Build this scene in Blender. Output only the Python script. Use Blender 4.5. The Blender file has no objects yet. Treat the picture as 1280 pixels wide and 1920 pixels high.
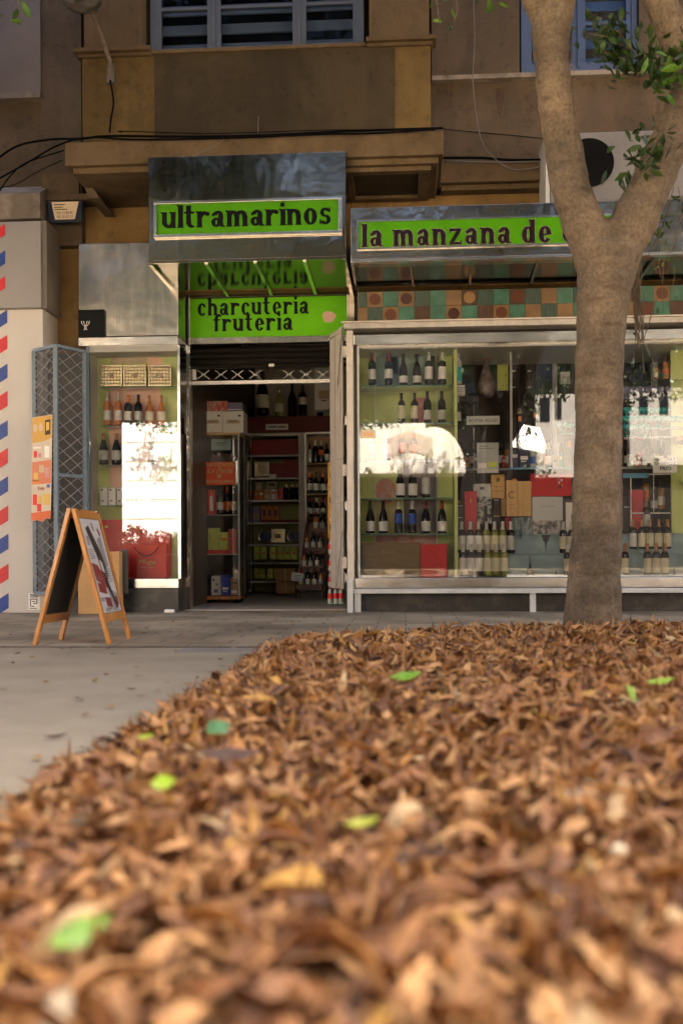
import bpy, math, random
import numpy as np
from mathutils import Vector, Matrix
R = math.radians
rnd = random.Random(7)
scene = bpy.context.scene
col = scene.collection

# ------------------------------------------------------------------ camera
H = 0.48; F = 1920*35/36; YH = 1045.0; S = 0.005; A = math.atan(0.064)
cam_d = bpy.data.cameras.new('camera'); cam = bpy.data.objects.new('camera', cam_d); col.objects.link(cam)
cam_d.lens = 35; cam_d.sensor_width = 36; cam_d.sensor_fit = 'AUTO'
cam_d.shift_y = (YH-960)/1920
cam_d.clip_start = 0.05; cam_d.clip_end = 500
fw = Vector((-math.sin(A), math.cos(A), 0)); rt = Vector((math.cos(A), math.sin(A), 0)); up = Vector((0, 0, 1))
r2 = (rt - S*up).normalized(); u2 = (up + S*rt).normalized()
m3 = Matrix((r2, u2, -fw)).transposed()
cam.matrix_world = Matrix.Translation((0, 0, H)) @ m3.to_4x4()
cam_d.dof.use_dof = True; cam_d.dof.focus_distance = 8.4; cam_d.dof.aperture_fstop = 2.1
scene.camera = cam

# ------------------------------------------------------------------ light
SUN_EL, SUN_AZ = 57, 14          # the sun stands behind the shop's building
w = bpy.data.worlds.new('World'); scene.world = w; w.use_nodes = True
nt = w.node_tree; bg = nt.nodes['Background']
sky = nt.nodes.new('ShaderNodeTexSky'); sky.sky_type = 'NISHITA'; sky.sun_disc = False
sky.sun_elevation = R(SUN_EL); sky.sun_rotation = R(SUN_AZ)
sky.air_density = 0.4; sky.dust_density = 5.0; sky.ozone_density = 0.2
nt.links.new(sky.outputs[0], bg.inputs[0]); bg.inputs[1].default_value = 0.09
sd = bpy.data.lights.new('sun', 'SUN'); so = bpy.data.objects.new('sun', sd); col.objects.link(so)
sd.energy = 5.0; sd.angle = R(0.5); sd.color = (1, 0.89, 0.74)
dirv = Vector((math.sin(R(SUN_AZ))*math.cos(R(SUN_EL)), math.cos(R(SUN_AZ))*math.cos(R(SUN_EL)), math.sin(R(SUN_EL))))
so.rotation_euler = dirv.to_track_quat('Z', 'Y').to_euler()
vs = scene.view_settings; vs.view_transform = 'Standard'; vs.look = 'None'; vs.gamma = 1
vs.exposure = 3.72
cy = scene.cycles
cy.max_bounces = 8; cy.diffuse_bounces = 6; cy.glossy_bounces = 4; cy.transparent_max_bounces = 12; cy.transmission_bounces = 4
cy.caustics_reflective = False; cy.caustics_refractive = False; cy.sample_clamp_indirect = 6

# ------------------------------------------------------------------ pixel -> world on a facade-parallel plane
def P(px, py, Y):
    u0 = (px-640)/F; v0 = (YH-py)/F
    u = u0+S*v0; v = v0-S*u0
    dx = u*math.cos(A)-math.sin(A); dy = math.cos(A)+u*math.sin(A)
    t = Y/dy
    return dx*t, H+v*t
def PX(px, Y, py=800): return P(px, py, Y)[0]
def PZ(py, Y, px=640): return P(px, py, Y)[1]
def G(px, py, z=0.0):                      # point on the ground (or at height z)
    u0 = (px-640)/F; v0 = (YH-py)/F
    u = u0+S*v0; v = v0-S*u0
    t = (z-H)/v
    return (u*math.cos(A)-math.sin(A))*t, (math.cos(A)+u*math.sin(A))*t
YG = 8.72
def PR(px, py, Yr): return P(px, py, 2*YG-Yr)       # point at depth Yr (street side) seen mirrored in the window glass

# ------------------------------------------------------------------ materials
def new_mat(name):
    m = bpy.data.materials.new(name); m.use_nodes = True
    return m, m.node_tree, m.node_tree.nodes['Principled BSDF']
def mat(name, c, rough=0.6, metal=0.0, var=0.0, vscale=3.0, bump=0.0, bscale=40.0, c2=None, stretch=(1, 1, 1), spec=0.5, detail=6, lo=0.35, hi=0.65, coat=0.0, alpha_obj=True, rvar=0.0):
    m, nt, b = new_mat(name)
    b.inputs['Base Color'].default_value = (*c, 1); b.inputs['Roughness'].default_value = rough
    b.inputs['Metallic'].default_value = metal; b.inputs['Specular IOR Level'].default_value = spec
    if coat: b.inputs['Coat Weight'].default_value = coat; b.inputs['Coat Roughness'].default_value = 0.1
    tc = mp = None
    if var or c2 or bump or rvar:
        tc = nt.nodes.new('ShaderNodeTexCoord'); mp = nt.nodes.new('ShaderNodeMapping')
        mp.inputs['Scale'].default_value = stretch
        nt.links.new(tc.outputs['Object'], mp.inputs[0])
    if var or c2:
        n = nt.nodes.new('ShaderNodeTexNoise'); n.inputs['Scale'].default_value = vscale; n.inputs['Detail'].default_value = detail; n.inputs['Roughness'].default_value = 0.62
        nt.links.new(mp.outputs[0], n.inputs[0])
        cr = nt.nodes.new('ShaderNodeValToRGB')
        e = cr.color_ramp.elements
        k2 = c2 if c2 else tuple(x*(1-var) for x in c)
        k1 = c if c2 else tuple(min(1, x*(1+var)) for x in c)
        e[0].position = lo; e[0].color = (*k2, 1); e[1].position = hi; e[1].color = (*k1, 1)
        nt.links.new(n.outputs[0], cr.inputs[0]); nt.links.new(cr.outputs[0], b.inputs['Base Color'])
    if rvar:
        n3 = nt.nodes.new('ShaderNodeTexNoise'); n3.inputs['Scale'].default_value = vscale*1.3; n3.inputs['Detail'].default_value = 5
        nt.links.new(mp.outputs[0], n3.inputs[0])
        mr = nt.nodes.new('ShaderNodeMapRange'); mr.inputs[1].default_value = 0.3; mr.inputs[2].default_value = 0.7
        mr.inputs[3].default_value = max(0.02, rough-rvar); mr.inputs[4].default_value = rough+rvar
        nt.links.new(n3.outputs[0], mr.inputs[0]); nt.links.new(mr.outputs[0], b.inputs['Roughness'])
    if bump:
        n2 = nt.nodes.new('ShaderNodeTexNoise'); n2.inputs['Scale'].default_value = bscale; n2.inputs['Detail'].default_value = 4
        nt.links.new(mp.outputs[0], n2.inputs[0])
        bp = nt.nodes.new('ShaderNodeBump'); bp.inputs['Strength'].default_value = bump; bp.inputs['Distance'].default_value = 0.02
        nt.links.new(n2.outputs[0], bp.inputs['Height']); nt.links.new(bp.outputs[0], b.inputs['Normal'])
    return m
def steel(name, c, rough, dent=0.25, dscale=5, rv=0.12, streak=(30, 30, 1.2), dirt=0.55):
    """sheet steel: drawn streaks along one axis and shallow dents"""
    m, nt, b = new_mat(name)
    b.inputs['Metallic'].default_value = 1
    tc = nt.nodes.new('ShaderNodeTexCoord')
    mp = nt.nodes.new('ShaderNodeMapping'); mp.inputs['Scale'].default_value = streak
    nt.links.new(tc.outputs['Object'], mp.inputs[0])
    n = nt.nodes.new('ShaderNodeTexNoise'); n.inputs['Scale'].default_value = 1.6; n.inputs['Detail'].default_value = 8; n.inputs['Roughness'].default_value = 0.7
    nt.links.new(mp.outputs[0], n.inputs[0])
    mr = nt.nodes.new('ShaderNodeMapRange'); mr.inputs[1].default_value = 0.3; mr.inputs[2].default_value = 0.7
    mr.inputs[3].default_value = max(.03, rough-rv); mr.inputs[4].default_value = rough+rv
    nt.links.new(n.outputs[0], mr.inputs[0]); nt.links.new(mr.outputs[0], b.inputs['Roughness'])
    cr = nt.nodes.new('ShaderNodeValToRGB'); e = cr.color_ramp.elements
    e[0].position = .3; e[0].color = (*(x*dirt for x in c), 1); e[1].position = .66; e[1].color = (*c, 1)
    nt.links.new(n.outputs[0], cr.inputs[0]); nt.links.new(cr.outputs[0], b.inputs['Base Color'])
    n2 = nt.nodes.new('ShaderNodeTexNoise'); n2.inputs['Scale'].default_value = dscale; n2.inputs['Detail'].default_value = 2
    nt.links.new(tc.outputs['Object'], n2.inputs[0])
    bp = nt.nodes.new('ShaderNodeBump'); bp.inputs['Strength'].default_value = dent; bp.inputs['Distance'].default_value = 0.03
    nt.links.new(n2.outputs[0], bp.inputs['Height']); nt.links.new(bp.outputs[0], b.inputs['Normal'])
    return m
def glass_mat(name, k=2.2, tint=(1, 1, 1), rough=0.0):
    m = bpy.data.materials.new(name); m.use_nodes = True; nt = m.node_tree; nt.nodes.clear()
    o = nt.nodes.new('ShaderNodeOutputMaterial'); mx = nt.nodes.new('ShaderNodeMixShader')
    tr = nt.nodes.new('ShaderNodeBsdfTransparent'); tr.inputs[0].default_value = (*tint, 1)
    gl = nt.nodes.new('ShaderNodeBsdfGlossy'); gl.inputs['Roughness'].default_value = rough
    fr = nt.nodes.new('ShaderNodeFresnel'); fr.inputs[0].default_value = 1.5
    ml = nt.nodes.new('ShaderNodeMath'); ml.operation = 'MULTIPLY'; ml.inputs[1].default_value = k; ml.use_clamp = True
    nt.links.new(fr.outputs[0], ml.inputs[0]); nt.links.new(ml.outputs[0], mx.inputs[0])
    nt.links.new(tr.outputs[0], mx.inputs[1]); nt.links.new(gl.outputs[0], mx.inputs[2]); nt.links.new(mx.outputs[0], o.inputs[0])
    return m
def plaster(name, base, stain, grime, scale=0.8):
    """old render: two-tone patches, run-down streaks, fine grain"""
    m, nt, b = new_mat(name)
    b.inputs['Roughness'].default_value = 0.9; b.inputs['Specular IOR Level'].default_value = .2
    tc = nt.nodes.new('ShaderNodeTexCoord')
    n = nt.nodes.new('ShaderNodeTexNoise'); n.inputs['Scale'].default_value = scale; n.inputs['Detail'].default_value = 9; n.inputs['Roughness'].default_value = 0.65
    nt.links.new(tc.outputs['Object'], n.inputs[0])
    cr = nt.nodes.new('ShaderNodeValToRGB'); e = cr.color_ramp.elements
    e[0].position = .42; e[0].color = (*stain, 1); e[1].position = .56; e[1].color = (*base, 1)
    nt.links.new(n.outputs[0], cr.inputs[0])
    mp = nt.nodes.new('ShaderNodeMapping'); mp.inputs['Scale'].default_value = (6, 6, .6)
    nt.links.new(tc.outputs['Object'], mp.inputs[0])
    n2 = nt.nodes.new('ShaderNodeTexNoise'); n2.inputs['Scale'].default_value = 1.1; n2.inputs['Detail'].default_value = 6
    nt.links.new(mp.outputs[0], n2.inputs[0])
    c2 = nt.nodes.new('ShaderNodeValToRGB'); e = c2.color_ramp.elements
    e[0].position = .48; e[0].color = (0, 0, 0, 1); e[1].position = .78; e[1].color = (.4, .4, .4, 1)
    nt.links.new(n2.outputs[0], c2.inputs[0])
    mx = nt.nodes.new('ShaderNodeMix'); mx.data_type = 'RGBA'
    nt.links.new(c2.outputs[0], mx.inputs[0]); nt.links.new(cr.outputs[0], mx.inputs[6]); mx.inputs[7].default_value = (*grime, 1)
    n5 = nt.nodes.new('ShaderNodeTexNoise'); n5.inputs['Scale'].default_value = 9; n5.inputs['Detail'].default_value = 7; n5.inputs['Roughness'].default_value = .75
    nt.links.new(tc.outputs['Object'], n5.inputs[0])
    c5 = nt.nodes.new('ShaderNodeValToRGB'); e = c5.color_ramp.elements
    e[0].position = .34; e[0].color = (.72, .70, .68, 1); e[1].position = .46; e[1].color = (1, 1, 1, 1)
    nt.links.new(n5.outputs[0], c5.inputs[0])
    m5 = nt.nodes.new('ShaderNodeMix'); m5.data_type = 'RGBA'; m5.blend_type = 'MULTIPLY'; m5.inputs[0].default_value = 1
    nt.links.new(mx.outputs[2], m5.inputs[6]); nt.links.new(c5.outputs[0], m5.inputs[7])
    nt.links.new(m5.outputs[2], b.inputs['Base Color'])
    n3 = nt.nodes.new('ShaderNodeTexNoise'); n3.inputs['Scale'].default_value = 45; n3.inputs['Detail'].default_value = 5
    nt.links.new(tc.outputs['Object'], n3.inputs[0])
    bp = nt.nodes.new('ShaderNodeBump'); bp.inputs['Strength'].default_value = .35; bp.inputs['Distance'].default_value = 0.01
    nt.links.new(n3.outputs[0], bp.inputs['Height']); nt.links.new(bp.outputs[0], b.inputs['Normal'])
    return m

M = {}
M['ochre'] = plaster('ochre_plaster', (.15, .098, .036), (.095, .063, .023), (.04, .028, .014), 1.2)  # upper-facade plasters here are darkened to stand in for shade
M['slab'] = plaster('tan_pink_slab_plaster', (.145, .10, .054), (.10, .068, .035), (.045, .032, .02), 1.6)
M['lightened_ochre'] = plaster('lightened_ochre_plaster', (.27, .165, .062), (.20, .118, .042), (.10, .062, .028), 1.0)  # lighter ochre for the wall below the slab, making up for its shade
M['tan'] = plaster('tan_plaster', (.125, .085, .045), (.095, .063, .033), (.05, .035, .02), .9)
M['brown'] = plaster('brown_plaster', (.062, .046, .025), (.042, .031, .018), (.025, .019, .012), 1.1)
M['mauve'] = plaster('mauve_plaster', (.12, .086, .057), (.083, .06, .038), (.04, .029, .02), .8)
M['stone'] = plaster('grimy_stone', (.30, .25, .20), (.17, .14, .11), (.08, .06, .05), 2.5)
M['white_wall'] = mat('white_painted_wall', (.56, .525, .48), .6, var=.04, vscale=2, bump=.05)
M['grey_panel'] = mat('pale_grey_panel', (.28, .262, .25), .5, var=.06, vscale=1.5)
M['steel'] = steel('brushed_steel', (.37, .335, .285), .13, rv=.04, dirt=.8, streak=(30, 30, .5), dent=.22, dscale=4.5)
M['steel_soft'] = steel('satin_steel_sheet', (.54, .51, .46), .2, dent=.24, dscale=4, rv=.03, dirt=.92, streak=(26, 26, .5))
M['steel_shiny'] = steel('polished_steel', (.82, .80, .76), .2, dent=.14, dscale=4, rv=.05, streak=(1, 1, 1), dirt=.8)
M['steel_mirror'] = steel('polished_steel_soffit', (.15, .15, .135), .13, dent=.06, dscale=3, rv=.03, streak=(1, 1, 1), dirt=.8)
M['steel_h'] = steel('brushed_steel_fascia', (.46, .43, .38), .18, dent=.3, dscale=7, streak=(.8, 9, 9), rv=.05, dirt=.8)
M['green_lightened'] = mat('lightened_lime_acrylic', (.125, .46, .003), .3, spec=.2, var=.08, vscale=4)  # lighter copy of the sign green, standing for the better-lit door sign
M['green'] = mat('lime_green_acrylic', (.065, .26, .003), .3, spec=.2, var=.10, vscale=4)
M['black'] = mat('black_paint', (.004, .004, .004), .45, spec=.12)
M['black_matte'] = mat('matte_black', (.005, .005, .005), .8, spec=.1)
M['cream_metal'] = mat('cream_painted_metal', (.50, .45, .385), .45, var=.12, vscale=6, c2=None)
M['white_metal'] = mat('white_painted_metal', (.80, .77, .72), .4, var=.06, vscale=5)
M['grey_metal'] = mat('grey_painted_steel', (.45, .46, .44), .5, var=.12, vscale=8)
M['blue_grey'] = mat('blue_grey_painted_metal', (.15, .20, .24), .5, var=.12, vscale=9)
M['mesh_grey'] = mat('worn_lattice_metal', (.27, .27, .26), .5)
M['dark_mesh'] = mat('dark_wire_mesh', (.11, .105, .10), .7, var=.3, vscale=60)
M['plinth'] = mat('black_marble_plinth', (.022, .020, .018), .35, c2=(.05, .045, .04), vscale=7, lo=.4, hi=.5)
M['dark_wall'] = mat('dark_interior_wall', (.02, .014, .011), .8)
M['maroon'] = mat('maroon_board', (.13, .014, .010), .6, var=.15, vscale=4)
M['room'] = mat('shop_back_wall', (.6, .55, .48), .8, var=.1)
M['shopfloor'] = mat('shop_floor_tiles', (.62, .57, .50), .4, var=.12, vscale=2.5)
M['white'] = mat('white_card', (.82, .80, .75), .55)
M['red'] = mat('red_card', (.66, .004, .01), .4, var=.08)
M['red_bag'] = mat('red_gift_bag', (.78, .03, .015), .45)
M['deep_red'] = mat('deep_red_card', (.28, .008, .01), .5)
M['wood'] = mat('pale_pine_box', (.74, .47, .20), .6, c2=(.62, .38, .15), vscale=4, stretch=(8, 8, .8))
M['orange_wood'] = mat('orange_varnished_pine', (.55, .24, .05), .4, c2=(.36, .13, .02), vscale=5, stretch=(10, 10, .9), coat=.3)
M['crate_wood'] = mat('olive_brown_crate_wood', (.24, .165, .075), .6, c2=(.19, .13, .055), vscale=5, stretch=(1, 8, 8))
M['rack_wood'] = mat('dark_red_rack_wood', (.12, .04, .018), .5, var=.25, vscale=8, stretch=(1, 5, 5))
M['cardboard'] = mat('brown_cardboard', (.50, .29, .12), .8, var=.08, vscale=6)
M['chalk'] = mat('black_chalkboard', (.012, .011, .010), .8)
M['lime_back'] = mat('pale_green_backdrop', (.66, .74, .26), .5, c2=(.56, .66, .22), vscale=1.4)
M['salmon'] = mat('salmon_backdrop', (.88, .55, .40), .5)
M['teal_back'] = mat('grey_teal_backdrop', (.26, .38, .33), .5)
M['grey_back'] = mat('mauve_grey_poster', (.16, .15, .17), .5, c2=(.24, .21, .20), vscale=3)
M['pink'] = mat('pink_poster', (.60, .18, .20), .5, c2=(.60, .42, .30), vscale=6)
M['yellow_p'] = mat('yellow_poster', (.60, .50, .10), .5, c2=(.6, .56, .30), vscale=6)
M['gold'] = mat('gold_foil_box', (.62, .52, .32), .25, metal=.8)
M['gold_text'] = mat('gold_print', (.65, .42, .08), .4)
M['orange'] = mat('orange_print', (.75, .22, .02), .45)
M['blue'] = mat('blue_print', (.02, .06, .42), .4)
M['blue_dk'] = mat('dark_blue_print', (.01, .015, .06), .4)
M['lilac'] = mat('lilac_box', (.22, .20, .35), .5)
M['green_tin'] = mat('yellow_green_tin', (.62, .68, .10), .4, c2=(.2, .24, .03), vscale=28, lo=.36, hi=.42)
M['cloth'] = mat('blue_grey_printed_cloth', (.40, .54, .56), .6, c2=(.26, .36, .39), vscale=3.5, bump=.5, bscale=6)
M['cloth_print'] = mat('dark_tower_print', (.035, .04, .045), .7)
M['greybox'] = mat('charcoal_box', (.045, .042, .04), .5)
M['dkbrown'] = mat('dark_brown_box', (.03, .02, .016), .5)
M['treeprint'] = mat('tree_print_box', (.42, .43, .42), .5, c2=(.05, .055, .06), vscale=22, lo=.46, hi=.52)
M['skyprint'] = mat('cloudy_print', (.55, .52, .48), .5, c2=(.10, .09, .08), vscale=18, lo=.42, hi=.58)
M['teal'] = mat('teal_glass', (.03, .42, .40), .12, var=.3, vscale=25, coat=.4)
M['teal_label'] = mat('turquoise_label', (.01, .42, .42), .4)
M['clear'] = glass_mat('clear_acrylic', 1.6)
M['glass'] = glass_mat('window_glass', 2.1, (1, 1, 1))
M['upper_glass'] = glass_mat('dim_upper_glass', .12, (.8, .85, .9), .02)  # sky reflection turned down so the upper panes stay dim
M['shelf_glass'] = glass_mat('green_edged_shelf_glass', 1.8, (.88, .95, .90))
M['glass_edge'] = mat('glass_shelf_edge', (.12, .30, .24), .15)
M['glass_edge_b'] = mat('blue_glass_shelf_edge', (.08, .26, .42), .15)
M['bounce_paving'] = mat('pale_bounce_paving', (.26, .23, .195), .9, var=.2, vscale=6, bump=.4, bscale=120)  # kept pale so the sunlit street throws light back at the shop
M['plastic_film'] = mat('clear_plastic_film', (.30, .25, .24), .15, c2=(.05, .02, .02), vscale=14)
M['barber_red'] = mat('red_stripe_paint', (.55, .02, .03), .45)
M['barber_blue'] = mat('blue_stripe_paint', (.015, .05, .26), .45)
M['pane_dark'] = mat('dark_window_pane', (.01, .012, .016), .05, spec=.6)
M['frame_blue'] = mat('pale_grey_window_frame', (.085, .098, .125), .45, var=.08, vscale=4)
M['frame_blue2'] = mat('bright_blue_window_frame', (.055, .08, .15), .45)
M['blind'] = mat('blind_slat', (.14, .15, .17), .6)
M['blind_b'] = mat('blue_blind_slat', (.09, .13, .21), .6)
M['cable'] = mat('black_cable', (.003, .003, .003), .8, spec=.05)
M['cable_grey'] = mat('grey_cable', (.12, .10, .09), .6)
M['ac_white'] = mat('white_ac_casing', (.16, .152, .145), .5, var=.15, vscale=3)
M['lampglass'] = mat('dusty_lamp_bowl', (.16, .15, .145), .3, c2=(.03, .028, .026), vscale=14)
M['navy'] = mat('navy_plastic', (.006, .01, .025), .4)
M['cream'] = mat('cream_sticker', (.58, .44, .28), .5)
M['bottle_dk'] = mat('dark_bottle_glass', (.006, .006, .005), .12, spec=.35)
M['bottle_ol'] = mat('olive_bottle_glass', (.26, .27, .06), .1, spec=.4)
M['bottle_bl'] = mat('blue_bottle_glass', (.008, .04, .28), .1, spec=.7)
M['bottle_ro'] = mat('rose_wine_bottle', (.62, .22, .07), .1, spec=.4)
M['bottle_cl'] = mat('clear_pale_bottle', (.45, .50, .48), .08, spec=.5)
M['bottle_am'] = mat('amber_spirit_bottle', (.45, .18, .02), .1, spec=.7)
M['cap_red'] = mat('red_capsule', (.22, .012, .012), .35)
M['cap_wh'] = mat('white_capsule', (.62, .60, .58), .35)
M['cap_bk'] = mat('black_capsule', (.012, .01, .01), .35)
M['cap_cu'] = mat('copper_capsule', (.50, .22, .10), .3, metal=.3)
M['skirt'] = mat('scattered_leaf', (.22, .12, .05), .8)

def label_mat(name, c, ink, amount=.5, scale=55):
    m, nt, b = new_mat(name)
    b.inputs['Roughness'].default_value = .55
    tc = nt.nodes.new('ShaderNodeTexCoord'); mp = nt.nodes.new('ShaderNodeMapping'); mp.inputs['Scale'].default_value = (1, 1, 2.2)
    nt.links.new(tc.outputs['Object'], mp.inputs[0])
    n = nt.nodes.new('ShaderNodeTexNoise'); n.inputs['Scale'].default_value = scale; n.inputs['Detail'].default_value = 3
    nt.links.new(mp.outputs[0], n.inputs[0])
    cr = nt.nodes.new('ShaderNodeValToRGB'); e = cr.color_ramp.elements
    e[0].position = .60; e[0].color = (*c, 1); e[1].position = .66; e[1].color = (*(c[i]*(1-amount)+ink[i]*amount for i in range(3)), 1)
    nt.links.new(n.outputs[0], cr.inputs[0]); nt.links.new(cr.outputs[0], b.inputs['Base Color'])
    return m
M['lab_wh'] = label_mat('white_label', (.82, .81, .76), (.1, .1, .1))
M['lab_cr'] = label_mat('cream_label', (.80, .75, .55), (.35, .28, .1))
M['lab_gr'] = label_mat('grey_label', (.58, .59, .55), (.1, .1, .1))
M['lab_or'] = label_mat('orange_label', (.75, .16, .02), (.6, .4, .1))
M['lab_ye'] = label_mat('yellow_white_label', (.66, .64, .50), (.75, .55, .05), 1, 25)
M['lab_bl'] = label_mat('blue_label', (.02, .09, .50), (.3, .4, .7))
M['lab_te'] = M['teal_label']

# ------------------------------------------------------------------ mesh builder
ORG = {}
class MB:
    def __init__(s): s.v = []; s.f = []
    def box(s, x0, x1, y0, y1, z0, z1):
        if x1 < x0: x0, x1 = x1, x0
        if y1 < y0: y0, y1 = y1, y0
        if z1 < z0: z0, z1 = z1, z0
        b = len(s.v)
        s.v += [(x0, y0, z0), (x1, y0, z0), (x1, y1, z0), (x0, y1, z0), (x0, y0, z1), (x1, y0, z1), (x1, y1, z1), (x0, y1, z1)]
        s.f += [tuple(b+i for i in q) for q in ((0, 3, 2, 1), (4, 5, 6, 7), (0, 1, 5, 4), (1, 2, 6, 5), (2, 3, 7, 6), (3, 0, 4, 7))]
        return s
    def pbox(s, px0, px1, py0, py1, Y, depth):           # box whose front face at Y covers these pixels
        pm, qm = (px0+px1)/2, (py0+py1)/2
        return s.box(P(px0, qm, Y)[0], P(px1, qm, Y)[0], Y, Y+depth, P(pm, py1, Y)[1], P(pm, py0, Y)[1])
    def hexa(s, pts):                                     # 8 points, order as box
        b = len(s.v); s.v += [tuple(p) for p in pts]
        s.f += [tuple(b+i for i in q) for q in ((0, 3, 2, 1), (4, 5, 6, 7), (0, 1, 5, 4), (1, 2, 6, 5), (2, 3, 7, 6), (3, 0, 4, 7))]
        return s
    def bar(s, p, q, w, d=None, upv=(0, 0, 1)):
        p = Vector(p); q = Vector(q); d = w if d is None else d
        a = (q-p).normalized(); u = Vector(upv)
        if abs(a.dot(u)) > .95: u = Vector((0, 1, 0))
        sx = a.cross(u).normalized()*w/2; sy = sx.cross(a).normalized()*d/2
        return s.hexa([p-sx-sy, p+sx-sy, p+sx+sy, p-sx+sy, q-sx-sy, q+sx-sy, q+sx+sy, q-sx+sy])
    def prism(s, pts, y0, y1):                            # polygon in x,z extruded along y
        b = len(s.v); n = len(pts)
        s.v += [(x, y0, z) for x, z in pts]+[(x, y1, z) for x, z in pts]
        s.f.append(tuple(range(b, b+n))); s.f.append(tuple(range(b+2*n-1, b+n-1, -1)))
        for i in range(n):
            j = (i+1) % n; s.f.append((b+i, b+n+i, b+n+j, b+j))
        return s
    def prismx(s, pts, x0, x1):                           # polygon in y,z extruded along x
        b = len(s.v); n = len(pts)
        s.v += [(x0, y, z) for y, z in pts]+[(x1, y, z) for y, z in pts]
        s.f.append(tuple(range(b, b+n))); s.f.append(tuple(range(b+2*n-1, b+n-1, -1)))
        for i in range(n):
            j = (i+1) % n; s.f.append((b+i, b+n+i, b+n+j, b+j))
        return s
    def lathe(s, prof, n=20, c=(0, 0, 0), a0=0, a1=360, cap=True):
        b = len(s.v); full = (a1-a0) >= 359.9; k = n if full else n+1
        for r, z in prof:
            for i in range(k):
                t = R(a0+(a1-a0)*i/n); s.v.append((c[0]+r*math.cos(t), c[1]+r*math.sin(t), c[2]+z))
        for j in range(len(prof)-1):
            for i in range(n):
                i2 = (i+1) % k
                s.f.append((b+j*k+i, b+j*k+i2, b+(j+1)*k+i2, b+(j+1)*k+i))
        if full and cap:
            s.f.append(tuple(b+i for i in range(k-1, -1, -1))); s.f.append(tuple(b+(len(prof)-1)*k+i for i in range(k)))
        return s
    def tube(s, pts, rad, n=8):
        pts = [Vector(p) for p in pts]
        rs = rad if isinstance(rad, (list, tuple)) else [rad]*len(pts)
        b = len(s.v); u = Vector((.13, .31, .94)).normalized()
        for i, p in enumerate(pts):
            t = (pts[min(i+1, len(pts)-1)]-pts[max(i-1, 0)]).normalized()
            if abs(t.dot(u)) > .95: u = Vector((1, 0, 0))
            a = t.cross(u).normalized(); c = a.cross(t).normalized(); u = c
            for k in range(n):
                th = 2*math.pi*k/n; s.v.append(tuple(p+(a*math.cos(th)+c*math.sin(th))*rs[i]))
        for i in range(len(pts)-1):
            for k in range(n):
                k2 = (k+1) % n; s.f.append((b+i*n+k, b+i*n+k2, b+(i+1)*n+k2, b+(i+1)*n+k))
        s.f.append(tuple(b+k for k in range(n-1, -1, -1))); s.f.append(tuple(b+(len(pts)-1)*n+k for k in range(n)))
        return s
    def disc(s, c, r, y, y1, n=24, rz=None):
        rz = rz or r
        return s.prism([(c[0]+r*math.cos(2*math.pi*i/n), c[1]+rz*math.sin(2*math.pi*i/n)) for i in range(n)], y, y1)
    def build(s, name, m, parent=None, smooth=False, bevel=0.0, origin=None):
        if parent is not None: o0 = ORG[parent.name]
        elif origin is not None: o0 = Vector(origin)
        else:
            a = np.array(s.v); lo = a.min(0); hi = a.max(0); o0 = Vector(((lo[0]+hi[0])/2, (lo[1]+hi[1])/2, lo[2]))
        me = bpy.data.meshes.new(name)
        me.from_pydata([(x-o0[0], y-o0[1], z-o0[2]) for x, y, z in s.v], [], s.f)
        if smooth: me.polygons.foreach_set('use_smooth', [True]*len(me.polygons))
        me.update()
        o = bpy.data.objects.new(name, me); col.objects.link(o)
        me.materials.append(M[m] if isinstance(m, str) else m)
        ORG[o.name] = o0.copy()
        if parent is not None: o.parent = parent
        else: o.location = o0
        if bevel:
            bv = o.modifiers.new('bevel', 'BEVEL'); bv.width = bevel; bv.segments = 2; bv.limit_method = 'ANGLE'
        return o
def thing(name, label, cat, loc, group=None):
    o = bpy.data.objects.new(name, None); col.objects.link(o); o.empty_display_size = .1
    o.location = loc; ORG[o.name] = Vector(loc)
    o['label'] = label; o['category'] = cat
    if group: o['group'] = group
    return o
def tag(o, label, cat, group=None):
    o['label'] = label; o['category'] = cat
    if group: o['group'] = group
    return o
def struct(o): o['kind'] = 'structure'; return o
def dup(o, loc, label=None, rz=0, sc=1, group=None):
    c = o.copy(); col.objects.link(c); c.location = loc; c.rotation_euler = (0, 0, rz)
    c.scale = sc if isinstance(sc, tuple) else (sc, sc, sc)
    if label: c['label'] = label
    if group: c['group'] = group
    for ch in o.children:
        d = ch.copy(); col.objects.link(d); d.parent = c
        for g in ch.children:
            e = g.copy(); col.objects.link(e); e.parent = d
    ORG[c.name] = Vector(loc)
    return c
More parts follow.
